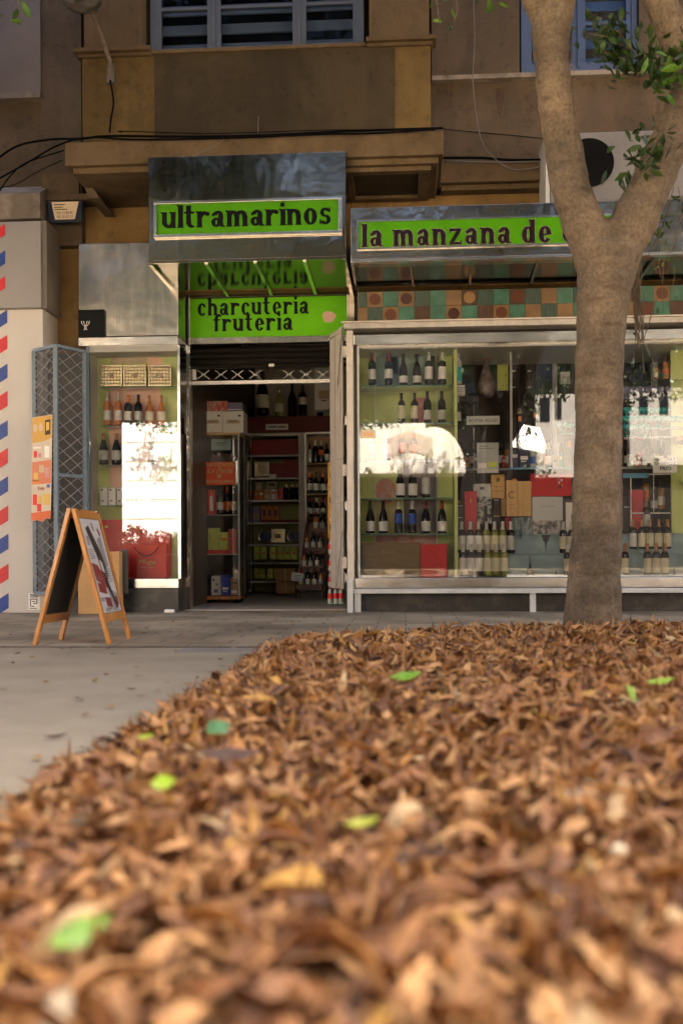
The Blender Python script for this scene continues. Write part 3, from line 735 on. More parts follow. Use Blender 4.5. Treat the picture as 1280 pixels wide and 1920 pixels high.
# right part of the building
RY = 8.99
zl = PZ(150, RY, 900)
MB().box(PX(812, RY), PX(972, RY, 80)-.0, RY-.05, YW+.05, zl+.02, 15).build('right_bay', 'mauve', B)
MB().box(PX(1195, RY, 80), bx1, RY-.05, YW+.05, zl+.02, 15).build('right_bay', 'mauve', B)
MB().box(PX(970, RY), PX(1197, RY), RY-.05, YW+.05, 6.0, 15).build('right_bay', 'mauve', B)
MB().box(PX(812, RY), bx1, RY-.075, YW+.05, zl-.022, zl+.018).build('ledge', 'stone', B)
MB().box(PX(808, RY), bx1, RY, YW+.05, 3.78, zl-.023).build('right_wall', 'mauve', B)
# downward drip stains on the right wall, soft tapering marks of their own
zr = PZ(303, 8.85, 930); zr2 = PZ(340, 8.85, 930)
b = MB(); b.box(PX(826, 8.85), bx1, 8.85, YW, zr2, zr).box(PX(828, 8.9), bx1, 8.90, YW, zr2-.05, zr2-.001)
b.build('string_course', 'tan', B, bevel=.01)
window(PX(975, RY+.02, 60), PX(1192, RY+.02, 60), zl+.02, 5.95, RY-.02, (.5,), 'frame_blue2', 'blind_b')

# stains (real marks on the plaster)
for (q0, q1, r0, r1, Y_, mm) in ((928, 946, 165, 222, RY-.004, 'brown'), (980, 1045, 168, 215, RY-.004, 'brown')):
    pts_ = []
    for k in range(14):
        t = k/13; pts_.append(P(q0+(q1-q0)*(.5-.5*(1-t*.55)*(.25+.75*math.sin(math.pi*min(1, .12+t)))), r0+(r1-r0)*t, Y_))
    for k in range(13, -1, -1):
        t = k/13; pts_.append(P(q0+(q1-q0)*(.5+.5*(1-t*.4)*(.25+.75*math.sin(math.pi*min(1, .15+t)))), r0+(r1-r0)*t, Y_))
    MB().prism(pts_, Y_, Y_+.003).build('stain', M['stain'] if 'stain' in M else M.setdefault('stain', plaster('plaster_stain', (.09, .06, .042), (.07, .045, .03), (.05, .035, .025), 2)), B)

#@@BARBER
# ================================================================== BARBER SHOP FRONT (left)
T = thing('barber_shop_front', 'white panelled barber shop front with red and blue diagonal stripes', 'shop front', (PX(0, 8.6), 8.6, 0))
xr = PX(82, 8.66, 860)
MB().box(bx0, xr, 8.66, YW, 0, PZ(580, 8.66, 40)).build('lower_panel', 'white_wall', T, bevel=.004)
MB().box(bx0, PX(77, 8.6, 500), 8.6, 8.9, PZ(577, 8.6, 40), PZ(415, 8.6, 40)).build('upper_panel', 'grey_panel', T, bevel=.005)
MB().box(PX(77, 8.64, 500), PX(88, 8.64, 500), 8.64, 9.0, PZ(577, 8.6, 40), PZ(412, 8.6, 40)).build('side_return', mat('grey_brown_panel', (.19, .165, .14), .6), T)
sx0 = PX(-45, 8.66); sx1 = PX(15.5, 8.66, 860)
def stripe(pyl, pyh, xr_, Y_, c):              # parallelogram: right edge spans rows pyh..pyl, falls to the left
    zt_, zb_ = PZ(pyh, Y_, 10), PZ(pyl, Y_, 10); dz = (xr_-sx0)*.62
    MB().prism([(xr_, zb_), (xr_, zt_), (sx0, zt_-dz), (sx0, zb_-dz)], Y_-.002, Y_+.001).build('stripe', c, T)
ys = 580; k = 0
cs = ['barber_blue', 'barber_red']
for pyh, pyl, c in ((581, 605, 0), (628, 654, 1), (682, 708, 0), (733, 761, 1), (788, 816, 0), (840, 868, 1), (893, 921, 0), (948, 976, 1), (1001, 1029, 0), (1057, 1085, 1), (1112, 1140, 0)):
    stripe(pyl, pyh, sx1, 8.658, cs[c])
for pyh, pyl, c in ((420, 440, 1), (470, 494, 0), (518, 540, 1)):
    stripe(pyl, pyh, PX(10, 8.598, 470), 8.598, cs[c])
# small sticker with outline symbol on white wall
T = thing('wall_sticker', 'small white sticker with outlined emblem low on the barber wall', 'sticker', (PX(65, 8.65), 8.65, PZ(1143, 8.65, 65)))
MB().pbox(54, 75, 1112, 1143, 8.652, .003).build('backing', 'white', T)
b = MB()
for q in ((56, 72, 1114, 1115.2), (56, 72, 1119, 1120), (57, 58.3, 1123, 1137), (57, 70, 1122.5, 1124), (69, 70.3, 1123, 1131), (63, 70, 1130.5, 1132), (57, 65, 1136, 1137.3), (60, 67, 1127, 1128.2), (56, 70, 1140, 1141.2)):
    b.pbox(*q, 8.649, .002)
b.build('emblem', 'black', T)
txt('BARBER', PX(56, 8.649), PX(72, 8.649), PZ(1118.6, 8.649, 65), PZ(1115.6, 8.649, 65), 8.6495, 'black', T)

# alarm company plate
T = thing('alarm_box', 'navy alarm box with cream sticker on the ochre wall', 'alarm box', (PX(122, 8.85), 8.85, PZ(416, 8.85, 122)))
b = MB(); Yb = 8.78
pts_ = [P(89, 378, Yb), P(155, 377, Yb), P(154, 412, Yb), P(148, 416, Yb), P(100, 417, Yb), P(91, 412, Yb)]
b.prism(pts_, Yb, 8.846).build('housing', 'navy', T, bevel=.006)
b = MB(); b.prism([P(97, 379, Yb), P(148, 378, Yb), P(141, 411, Yb), P(104, 412, Yb)], Yb-.004, Yb+.002).build('cream_sticker', 'cream', T)
b = MB()
for q in ((102, 122, 383, 384.5), (102, 118, 388, 389.2), (102, 126, 392, 393.2)): b.pbox(*q, Yb-.006, .003)
b.build('printed_lines', 'black', T)
for s_, r0, r1 in (('963 13 88 80', 397, 401.5), ('962 05 62 13', 404, 408.5)):
    txt(s_, PX(107, Yb, 400), PX(137, Yb, 400), PZ(r1, Yb, 122), PZ(r0, Yb, 122), Yb-.006, 'black', T)

#@@AC etc
T = thing('air_conditioner', 'white air conditioner box with big black round fan above the canopy', 'air conditioner', (PX(1150, 8.5), 8.5, PZ(382, 8.5, 1150)))
ax0, ax1 = PX(1030, 8.5, 310), PX(1300, 8.5, 310); az0, az1 = PZ(377, 8.5, 1150), PZ(246, 8.5, 1150)
MB().box(ax0, ax1, 8.5, 8.92, az0, az1).build('casing', 'ac_white', T, bevel=.012)
MB().box(ax0-.035, ax0-.004, 8.5, 8.9, az0-.05, az1-.01).build('side_bracket', 'grey_metal', T)
fx, fz = P(1103, 306, 8.5); fr_ = 45/F*8.5
MB().disc((fx, fz), fr_, 8.494, 8.505, 40).build('fan_opening', 'black_matte', T)
b = MB()
for k in range(9):
    rr = fr_*(.2+.8*k/8); n = 40
    b.tube([(fx+rr*math.cos(2*math.pi*i/n), 8.488, fz+rr*math.sin(2*math.pi*i/n)) for i in range(n+1)], .0018, 4)
for k in range(8): b.bar((fx, 8.486, fz), (fx+fr_*math.cos(k*math.pi/4), 8.486, fz+fr_*math.sin(k*math.pi/4)), .003)
b.build('fan_grille', 'black_matte', T)
b = MB(); b.tube([(fx+fr_*1.03*math.cos(2*math.pi*i/40), 8.494, fz+fr_*1.03*math.sin(2*math.pi*i/40)) for i in range(41)], .006, 6)
b.build('fan_rim', 'ac_white', T)

# street lamp on the oriel
LY = 8.0
T = thing('street_lamp', 'old street lamp with dusty bowl on a curved arm from the oriel', 'lamp', (PX(205, OY), OY, PZ(150, OY, 205)))
p0 = P(207, 150, OY-.05); p1 = P(205, 112, OY-.1); p2 = P(192, 70, 8.15); p3 = P(176, 32, 7.95); p4 = P(165, 12, 7.85)
MB().tube([(p0[0], OY-.02, p0[1]), (p1[0], OY-.08, p1[1]), (p2[0], 8.12, p2[1]), (p3[0], 7.95, p3[1]), (p4[0], 7.85, p4[1])], [.016, .018, .017, .016, .016], 10).build('arm', mat('rusty_grey_pipe', (.16, .12, .09), .6, metal=.3, var=.3, vscale=20), T, smooth=True)
MB().box(p0[0]-.03, p0[0]+.03, OY-.05, OY, p0[1]-.02, p0[1]+.14).build('wall_bracket', 'cable_grey', T)
c0 = P(155, 8, 7.75)
b = MB()
pr = []
for k in range(13):
    t = math.pi*k/12; pr.append((.165*math.sin(t)**.8 if 0 < k < 12 else .004, -.085*math.cos(t)))
b.lathe(pr, 22, (c0[0], 7.72, c0[1]+.035)).build('glass_bowl', 'lampglass', T, smooth=True)
b = MB().lathe([(.17, 0), (.175, .03), (.15, .08), (.06, .14), (.004, .15)], 22, (c0[0], 7.72, c0[1]+.05)).build('lamp_hood', 'cable_grey', T, smooth=True)
MB().box(c0[0]+.02, c0[0]+.11, 7.74, 7.86, c0[1]-.02, c0[1]+.04).build('clamp', 'cable_grey', T, bevel=.008)
# cables
def cable(pxs, Y_, r, label, m='cable', n=5):
    pts_ = []
    for i in range(len(pxs)-1):
        for k in range(8 if i < len(pxs)-2 else 9):
            t = k/8; a = np.array(pxs[max(i-1, 0)]); b_ = np.array(pxs[i]); c = np.array(pxs[i+1]); d = np.array(pxs[min(i+2, len(pxs)-1)])
            q = .5*((2*b_)+(-a+c)*t+(2*a-5*b_+4*c-d)*t*t+(-a+3*b_-3*c+d)*t**3)
            yy = q[2] if len(q) > 2 else Y_
            X_, Z_ = P(q[0], q[1], yy); pts_.append((X_, yy, Z_))
    return tag(MB().tube(pts_, r, n).build('cable', m), label, 'cable', 'cables along the facade')
b_ = OY-.03
cable([(207, 150, 8.30), (213, 190, 8.32), (208, 225, 8.32), (206, 248, 8.3)], 8.3, .008, 'black cable hanging from the street lamp bracket down to the slab')
cable([(-20, 310, 8.5), (30, 275, 8.5), (90, 262, 8.4), (150, 260, 8.2), (205, 255, 8.13), (330, 256, 8.13), (480, 254, 8.13), (650, 246, 8.13), (830, 240, 8.13)], 8.13, .010, 'thick black cable running along the whole slab edge')
cable([(-20, 345, 8.5), (40, 312, 8.5), (110, 272, 8.4), (170, 258, 8.2), (260, 262, 8.14), (420, 259, 8.12), (600, 252, 8.12), (700, 250, 8.12), (815, 243, 8.12)], 8.12, .008, 'second black cable drooping at left below the thick slab cable')
cable([(0, 358, 8.5), (20, 330, 8.5), (50, 305, 8.5), (120, 282, 8.45)], 8.5, .006, 'short black cable curling up from the stone capital')
cable([(0, 352, 8.45), (30, 345, 8.45), (75, 320, 8.4), (118, 300, 8.4)], 8.4, .004, 'thin black cable below the curling one at far left')
cable([(230, 248, 8.12), (235, 246, 8.12), (400, 250, 8.11), (600, 244, 8.11), (760, 243, 8.11)], 8.11, .004, 'thin cable lying on top of the slab cables')
cable([(430, 254, 8.13), (400, 275, 8.12), (363, 292, 8.11)], 8.11, .003, 'thin stray wire slanting down from slab to steel canopy', 'cable_grey')
cable([(815, 240, 8.3), (880, 247, 8.9), (960, 254, 8.95), (1040, 262, 8.95)], 8.9, .004, 'thin black wire sagging across the right wall towards the tree')
cable([(826, 296, 8.82), (900, 296, 8.82), (960, 300, 8.82), (1040, 299, 8.82)], 8.82, .012, 'thick black cable on the string course left of the tree')
cable([(828, 300, 8.82), (880, 303, 8.81), (950, 304, 8.81), (1030, 302, 8.81)], 8.81, .006, 'thin grey cable beneath the thick one on the string course', 'cable_grey')
cable([(887, 0, 8.9), (889, 80, 8.9), (886, 150, 8.9), (893, 220, 8.95), (905, 270, 8.9), (930, 300, 8.8), (965, 318, 8.78), (1020, 312, 8.78)], 8.9, .005, 'grey wire falling down the right wall and looping to the tree', 'cable_grey')
cable([(485, 218, 8.32), (484, 232, 8.3), (484, 250, 8.14)], 8.3, .003, 'short wire end standing up from the slab cables', 'cable_grey')

#@@CANOPIES
# ================================================================== CANOPIES AND SIGNS
CY = 8.12
T = thing('steel_canopy', 'tall boxy steel canopy over the shop door with green sign', 'canopy', (PX(463, CY), CY, PZ(487, CY, 463)))
cx0, cx1 = PX(278.5, CY, 390), PX(648, CY, 390); cz0, cz1 = PZ(486, CY, 463), PZ(289.5, CY, 463)
yb_ = 9.18
MB().box(cx0, cx1, CY, yb_, cz0+.004, cz1).build('box_casing', 'steel', T, bevel=.004)
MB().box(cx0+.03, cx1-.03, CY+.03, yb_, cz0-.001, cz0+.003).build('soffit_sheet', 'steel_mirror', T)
b = MB()
b.bar((cx0+.012, CY+.01, cz0-.004), (cx0+.012, yb_, cz0-.004), .03, .05)
b.bar((cx1-.012, CY+.01, cz0-.004), (cx1-.012, yb_, cz0-.004), .03, .05)
b.bar((cx0, CY+.014, cz0-.002), (cx1, CY+.014, cz0-.002), .02, .026)
b.build('edge_rail', 'steel', T)
for q in (.29, .54, .79):
    xx = cx0+(cx1-cx0)*q
    MB().bar((xx, CY+.03, cz0-.014), (xx, yb_-.01, cz0-.014), .028, .026).build('rib', 'steel_shiny', T)
MB().box(PX(332, CY, 390), PX(332, CY, 390)+.004, CY-.0015, CY, cz0, cz1-.28).build('sheet_joint', 'steel_soft', T)
# sign box
S1 = thing('ultramarinos_sign', 'lit-up green sign reading ultramarinos on the tall canopy front', 'sign', (PX(463, CY), CY, PZ(442, CY, 463)))
S1['label'] = 'long green sign reading ultramarinos on the tall canopy front'
sy = CY-.035
fx0, fx1, fz0, fz1 = PX(288, sy, 408), PX(641, sy, 408), PZ(440, sy, 463), PZ(374, sy, 463)
b = MB(); t_ = .025
b.box(fx0, fx1, sy, CY-.001, fz0-.005, fz0+t_-.005).box(fx0, fx1, sy, CY-.001, fz1-t_+.008, fz1+.005).box(fx0, fx0+t_, sy, CY-.001, fz0+t_-.005, fz1-t_+.008).box(fx1-t_*1.2, fx1, sy, CY-.001, fz0+t_-.005, fz1-t_+.008)
b.build('frame', 'steel_shiny', S1, bevel=.003)
MB().box(fx0+t_, fx1-t_*1.2, CY-.012, CY-.002, fz0+t_-.005, fz1-t_+.008).build('green_panel', 'green', S1)
sign_text('ultramarinos', 304, 621, 424, 394, CY-.014, 'black', S1, gap=.13)
# right fascia
RYc = 8.06
T = thing('long_canopy', 'long low steel canopy over the wide display window', 'canopy', (PX(960, RYc), RYc, PZ(493, RYc, 960)))
rx0, rx1 = PX(657, RYc, 440), 5.0; rz0, rz1 = PZ(485, RYc, 960), PZ(382, RYc, 960)
tb = 8.93
b = MB(); b.box(rx0, rx1, RYc, RYc+.25, rz0+.03, rz1).build('fascia_box', 'steel_h', T, bevel=.004)
MB().box(rx0, rx1, RYc+.001, RYc+.06, rz0, rz0+.028).build('lower_lip', 'steel_shiny', T, bevel=.004)
MB().box(rx0+.02, rx1, RYc+.26, tb, rz1-.08, rz1-.02).build('roof_sheet', 'steel_soft', T)
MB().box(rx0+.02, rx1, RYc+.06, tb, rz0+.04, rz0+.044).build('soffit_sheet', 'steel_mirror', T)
MB().box(rx0, rx0+.02, RYc+.06, tb, rz0, rz1-.02).build('end_plate', 'steel_h', T)
for q in (770, 880, 1000, 1210):
    xx = PX(q, 8.5); MB().bar((xx, RYc+.07, rz0+.02), (xx+.03, tb-.01, rz0+.02), .02, .02).build('rib', 'steel', T)
S2 = thing('long_green_sign', 'long green sign with black raised letters partly hidden by the tree', 'sign', (PX(905, RYc), RYc, PZ(462, RYc, 905)))
sy = RYc-.02
fx0, fx1, fz0, fz1 = PX(672, sy, 437), PX(1148, sy, 437), PZ(459, sy, 905), PZ(410, sy, 905)
b = MB(); t_ = .014
b.box(fx0-t_, fx1+t_, sy, RYc-.001, fz0-t_, fz0).box(fx0-t_, fx1+t_, sy, RYc-.001, fz1, fz1+t_).box(fx0-t_, fx0, sy, RYc-.001, fz0, fz1).box(fx1, fx1+t_, sy, RYc-.001, fz0, fz1)
b.build('frame', 'steel_shiny', S2)
MB().box(fx0, fx1, RYc-.012, RYc-.002, fz0, fz1).build('green_panel', 'green', S2)
sign_text('la manzana de oro', 679, 1138, 457.5, 427, RYc-.016, mat('dark_maroon_paint', (.012, .004, .004), .25), S2, gap=.22, space=.55, stroke=M['gold'])
# door frame and charcuteria sign
DY = 9.2
T = thing('door_frame', 'steel frame around the open shop doorway', 'door frame', (PX(500, DY), DY, 0))
zt_ = PZ(545, DY, 500)
b = MB()
b.box(PX(344, DY-.05, 850), PX(357, DY-.05, 850), DY-.05, DY+.06, 0, zt_)
b.build('left_jamb', 'steel_shiny', T, bevel=.004)
MB().box(PX(351, DY-.06, 850), PX(352.5, DY-.06, 850), DY-.056, DY-.05, 0, zt_).build('jamb_seam', 'black', T)
MB().box(PX(650, DY-.05, 600), PX(664, DY-.05, 600), DY-.05, DY+.06, PZ(606, DY, 655), zt_).build('right_jamb', 'steel', T)
MB().box(PX(357, DY), PX(650, DY), DY-.03, DY+.05, PZ(644, DY, 500), PZ(632, DY, 500)).build('lower_rail', 'steel_soft', T, bevel=.003)
MB().box(PX(357, DY), PX(650, DY), DY-.03, DY+.05, PZ(557, DY, 500), PZ(546, DY, 500)).build('upper_rail', 'steel', T, bevel=.003)
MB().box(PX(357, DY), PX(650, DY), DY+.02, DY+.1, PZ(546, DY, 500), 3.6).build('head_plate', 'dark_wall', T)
S3 = thing('charcuteria_sign', 'green sign reading charcuteria fruteria above the open doorway', 'sign', (PX(503, DY), DY, PZ(630, DY, 503)))
MB().pbox(357.5, 650, 557.5, 631.5, DY-.02, .02).build('green_panel', 'green_lightened', S3)
sign_text('charcuteria', 371, 579, 590, 567, DY-.022, 'black', S3, gap=.2)
sign_text('fruteria', 401, 549, 620, 597, DY-.022, 'black', S3, gap=.2)
ac = P(616, 594, DY-.024); b = MB()
b.prism([(ac[0]+(.060+.006*math.sin(3*t+1)+.004*math.sin(5*t))*math.cos(t), ac[1]+(.056+.005*math.sin(2*t+2))*math.sin(t)) for t in [2*math.pi*i/28 for i in range(28)]], DY-.023, DY-.019)
b.build('apple_patch', mat('dusty_pink_paint', (.52, .34, .25), .5), S3)
# rolled shutter and lattice strip
T = thing('roller_shutter', 'dark rolled-up slatted shutter at the top of the doorway', 'shutter', (PX(500, DY+.1), DY+.1, PZ(690, DY+.1, 500)))
b = MB(); z = PZ(690, DY+.1, 500); ztop = PZ(645, DY, 500); n = 4
for k in range(n):
    za = z+(ztop-z)*k/n; zb_ = z+(ztop-z)*(k+1)/n
    b.prismx([(DY+.10, za+.004), (DY+.085, (za+zb_)/2), (DY+.10, zb_-.002), (DY+.125, zb_-.002), (DY+.125, za+.004)], PX(357, DY+.1), PX(652, DY+.1))
b.build('slats', mat('black_brown_shutter', (.018, .014, .010), .35, metal=.4), T)
MB().pbox(504, 514, 682, 687, DY+.08, .02).build('lock_plate', 'cap_wh', T)
T = thing('door_grille', 'narrow white framed lattice strip under the dark rolled shutter', 'grille', (PX(495, DY+.14), DY+.14, PZ(719, DY+.14, 495)))
b = MB(); YL = DY+.14
b.pbox(361, 642, 712.5, 719, YL, .03)
b.pbox(361, 367, 692, 712, YL, .03)
b.build('frame', 'white_metal', T)
for k, cx_ in enumerate((381, 414, 445, 478, 541, 573, 605)):
    b = MB(); a = P(cx_-11, 694, YL); c = P(cx_+11, 710, YL); d = P(cx_-11, 710, YL); e = P(cx_+11, 694, YL); md = P(cx_, 702, YL)
    for q in (a, c, d, e): b.bar((q[0], YL+.012, q[1]), (md[0], YL+.012, md[1]), .012, .006)
    b.bar((md[0]-.02, YL+.01, md[1]), (md[0]+.02, YL+.01, md[1]), .01, .008)
    b.build('lattice_cross', 'grey_metal', T)
# left sheet-steel panel above the left cabinet
LC = 8.75
T = thing('wall_cladding', 'large dented sheet steel panel above the left display case', 'panel', (PX(241, LC), LC, PZ(630, LC, 241)))
MB().pbox(148, 334.5, 455, 630, LC, .28).build('sheet', 'steel_soft', T, bevel=.006)
T = thing('small_black_sign', 'square black sign with white trident mark on the steel panel', 'sign', (PX(172, LC), LC-.02, PZ(632, LC, 172)))
MB().pbox(147, 195.5, 580.5, 632, LC-.03, .026).build('board', 'black', T, bevel=.002)
b = MB(); yy = LC-.033
def pl(pts_, w=.0055):
    for a, c in zip(pts_, pts_[1:]):
        a_ = P(*a, yy); c_ = P(*c, yy); b.bar((a_[0], yy, a_[1]), (c_[0], yy, c_[1]), w, .002)
pl([(153, 602), (154, 607), (157, 610.5), (160, 611)]); pl([(168, 602), (167, 607), (164, 610.5), (161, 611)])
pl([(157, 602), (158, 606), (159.5, 609), (159.5, 618)]); pl([(164, 602), (163, 606), (161.8, 609), (161.8, 618)]); pl([(157, 618), (160, 618)]); pl([(161.3, 618), (164.3, 618)])
b.build('trident_mark', 'white', T)
#@@END1
# ================================================================== BOTTLES
PROF = {
 'bordeaux': [(.028, 0), (.0365, .003), (.0372, .012), (.0372, .188), (.0345, .205), (.022, .222), (.0150, .236), (.0138, .285), (.0155, .287), (.0155, .300)],
 'burgundy': [(.030, 0), (.0405, .004), (.041, .014), (.041, .120), (.0385, .150), (.029, .190), (.0185, .222), (.0145, .245), (.0135, .287), (.0155, .289), (.0155, .300)],
 'champagne': [(.032, 0), (.0435, .004), (.044, .014), (.044, .125), (.041, .155), (.029, .200), (.0185, .235), (.0155, .255), (.0150, .288), (.0175, .290), (.0165, .300)],
 'slim': [(.028, 0), (.0345, .003), (.035, .012), (.035, .16), (.032, .185), (.018, .225), (.0140, .25), (.0135, .3)],
 'spirit': [(.034, 0), (.0385, .003), (.039, .012), (.039, .20), (.035, .222), (.0175, .238), (.0155, .262), (.0175, .264), (.0175, .3)],
}
PROTO = {}
def bottle(kind, glass, lab, cap, px, pyb, Y, hpx, label, group, name='wine_bottle', lz=(.045, .135), extra=None):
    X, Z = P(px, pyb, Y); sc = hpx/F*Y/.30
    key = (kind, glass, lab, cap, lz, name, extra)
    assert 4 <= len(label.split()) <= 16, label
    if key not in PROTO:
        pr = PROF[kind]
        o = MB().lathe(pr, 18, (0, 0, 0)).build(name, glass, None, smooth=True, origin=(0, 0, 0))
        r = max(a for a, _ in pr)+.0009
        if lab: MB().lathe([(r, lz[0]), (r, lz[1])], 14, a0=175, a1=365, cap=False).build('label', lab, o, smooth=True)
        if extra: MB().lathe([(r*.62, .17), (r*.55, .19)], 8, a0=235, a1=305, cap=False).build('price_tag', extra, o, smooth=True)
        ct = [(a+.0012, z) for a, z in pr if z >= .222]
        MB().lathe(ct+[(.004, .3015)], 14).build('capsule', cap, o, smooth=True)
        PROTO[key] = o; o.location = (X, Y, Z); o.scale = (sc,)*3; ORG[o.name] = Vector((X, Y, Z))
        tag(o, label, 'bottle', group)
    else:
        o = dup(PROTO[key], (X, Y, Z), label, (rnd.random()-.5)*.5, sc, group)
    o.rotation_euler = (0, 0, (rnd.random()-.5)*.5)
    return o
def row(specs, Y, where, group, pyb=None):
    """specs: (px, base row, height px, kind, glass, label, capsule, description, extra)"""
    for i, sp in enumerate(specs):
        px, pb, h, kind, g_, l_, c_, d = sp[:8]
        ex = sp[8] if len(sp) > 8 else None
        lz = sp[9] if len(sp) > 9 else (.045, .135)
        bottle(kind, g_, l_, c_, px, pb, Y, h, f"{d}, {ORD[i]} from left {where}", group, extra=ex, lz=lz)

def pbx(name, px0, px1, py0, py1, Y, d, m, label, cat, group=None, bevel=.002):
    o = MB().pbox(px0, px1, py0, py1, Y, d).build(name, m, None, bevel=bevel)
    assert 4 <= len(label.split()) <= 16, label
    return tag(o, label, cat, group)
def deco(o, items, Y):
    """flat printed patches on a box front: (px0,px1,py0,py1,material[,name])"""
    for it in items:
        MB().pbox(*it[:4], Y-.0018, .0016).build(it[5] if len(it) > 5 else 'print', it[4], o)

# ================================================================== LEFT DISPLAY CASE
T = thing('display_case', 'narrow steel framed glass display case left of the doorway', 'display case', (PX(250, LC), LC, 0))
lx0, lx1 = PX(163, LC, 860), PX(334.5, LC, 860)
zs0, zs1 = PZ(1103, LC, 250), PZ(1085, LC, 250); zh0, zh1 = PZ(648, LC, 250), PZ(632, LC, 250)
MB().box(lx0, lx1-.01, LC+.02, 9.15, 0, zs0-.002).build('plinth', 'plinth', T)
MB().box(lx0-.01, lx1, LC-.01, 9.16, zs0, zs1).build('sill', 'steel_shiny', T, bevel=.004)
MB().box(PX(150, LC), lx1+.004, LC-.02, 9.16, zh0, zh1).build('head_rail', 'steel_shiny', T, bevel=.004)
MB().box(lx1-.006, lx1+.018, LC+.002, LC+.03, zs1, zh0).build('corner_post', 'steel_shiny', T)
MB().box(lx1-.005, lx1+.020, 9.12, 9.16, 0, zh0).build('rear_post', 'steel', T)
MB().box(lx0, PX(168, LC, 860), LC, LC+.04, zs1, zh0).build('left_post', 'blue_grey', T)
MB().box(PX(168, LC, 860)+.002, lx1-.008, LC+.006, LC+.011, zs1+.001, zh0-.001).build('front_pane', 'glass', T)
MB().box(lx1+.003, lx1+.007, LC+.032, 9.118, zs1+.001, zh0-.001).build('side_pane', 'glass', T)
BKY = 9.035
MB().box(lx0, lx1-.01, BKY, BKY+.013, zs1, zh0).build('backdrop', 'lime_back', T)
MB().box(lx0-.004, lx0+.01, LC+.05, BKY, zs1, zh0).build('left_side', 'white', T)
MB().box(lx0+.011, lx1-.01, LC+.02, BKY-.001, zh0-.05, zh0-.002).build('case_ceiling', 'white', T)
for q in ((208, 276, 652, 682, 'cream'), (278, 304, 652, 690, 'salmon'), (206, 300, 732, 945, 'salmon')):
    MB().pbox(q[0], q[1], q[2], q[3], BKY-.004, .003).build('coloured_panel', q[4], T)
for k, q in enumerate((725.5, 798.5, 872.5, 947.5)):
    z = PZ(q, 8.86, 250)
    s = MB().box(lx0+.10, lx1-.03, 8.86, BKY-.006, z-.006, z).build('shelf', 'shelf_glass', T)
    MB().box(lx0+.10, lx1-.03, 8.856, 8.8595, z-.006, z).build('shelf_edge', 'glass_edge', s)
# gold boxes: faceted lids
for k, (q0, q1) in enumerate(((186, 229), (231, 274), (278, 321))):
    o = pbx('gold_box', q0, q1, 684, 724, 8.93, .06, 'gold', 'gold diamond-quilted sweets box, %s of three on top shelf of narrow case' % ('leftmost', 'middle', 'rightmost')[k], 'box', 'gold boxes in the narrow case')
    b = MB(); n1, n2 = 7, 6
    for i in range(n1):
        for j in range(n2):
            a = P(q0+1.5+(q1-q0-3)*(i+.5)/n1, 686+36*(j+.5)/n2, 8.93); r = (q1-q0)/F*8.93/n1*.5
            c = len(b.v); b.v += [(a[0]-r, 8.9295, a[1]), (a[0], 8.9295, a[1]-r*.95), (a[0]+r, 8.9295, a[1]), (a[0], 8.9295, a[1]+r*.95), (a[0], 8.915, a[1])]
            b.f += [(c, c+1, c+4), (c+1, c+2, c+4), (c+2, c+3, c+4), (c+3, c, c+4)]
    b.build('facets', 'gold', o)
    a = P((q0+q1)/2, 704, 8.914); MB().disc(a, .022, 8.912, 8.917, 16).build('medallion', 'cream', o)
wc = 'in narrow case upper row'
row([(202, 797.5, 62, 'slim', 'bottle_ro', 'lab_wh', 'cap_wh', 'rosy orange bottle with white label'),
     (222, 797.5, 62, 'slim', 'bottle_ro', 'lab_wh', 'cap_wh', 'rosy orange bottle with square label'),
     (241, 797.5, 58, 'bordeaux', 'bottle_dk', 'lab_wh', 'orange', 'dark bottle with orange capsule'),
     (260, 797.5, 58, 'bordeaux', 'bottle_dk', 'lab_gr', 'cap_bk', 'dark bottle with black capsule'),
     (281, 797.5, 57, 'burgundy', 'bottle_ro', 'lab_cr', 'cap_cu', 'pink wine bottle with copper top'),
     (303, 797.5, 57, 'burgundy', 'bottle_ro', 'lab_cr', 'cap_cu', 'pink wine bottle with copper top')], 8.96, wc, 'bottles in the narrow display case')
row([(195, 871.5, 60, 'champagne', 'bottle_dk', 'lab_gr', 'cap_cu', 'dark sparkling wine bottle with pink foil'),
     (219, 871.5, 60, 'champagne', 'bottle_dk', 'lab_gr', 'cap_cu', 'dark sparkling wine bottle with pink foil'),
     (244, 871.5, 60, 'champagne', 'bottle_dk', 'lab_gr', 'cap_cu', 'dark sparkling wine bottle with pink foil'),
     (286, 871.5, 60, 'bordeaux', 'bottle_dk', 'lab_wh', 'cap_red', 'dark wine bottle with red capsule')], 8.96, 'in narrow case middle row', 'bottles in the narrow display case')
for k, (q0, q1) in enumerate(((188, 202), (204, 217.5), (219.5, 233), (250, 264), (266, 280))):
    o = pbx('white_box', q0, q1, 914, 946.5, 8.93, .07, 'white', 'tall white carton, %s from left on lowest glass shelf of narrow case' % ORD[k], 'box', 'white cartons in the narrow case')
    deco(o, [(q0+2, q0+5, 917, 920, 'black', 'stamp'), (q0+3, q0+7, 938, 940, 'black', 'stamp')], 8.93)
o = pbx('red_box', 190, 320, 974, 1082, 8.985, .04, 'red', 'large plain red carton standing behind the gold lettered bag in narrow case', 'box')
deco(o, [(197, 203, 985, 990, 'gold_text', 'print')], 8.98)
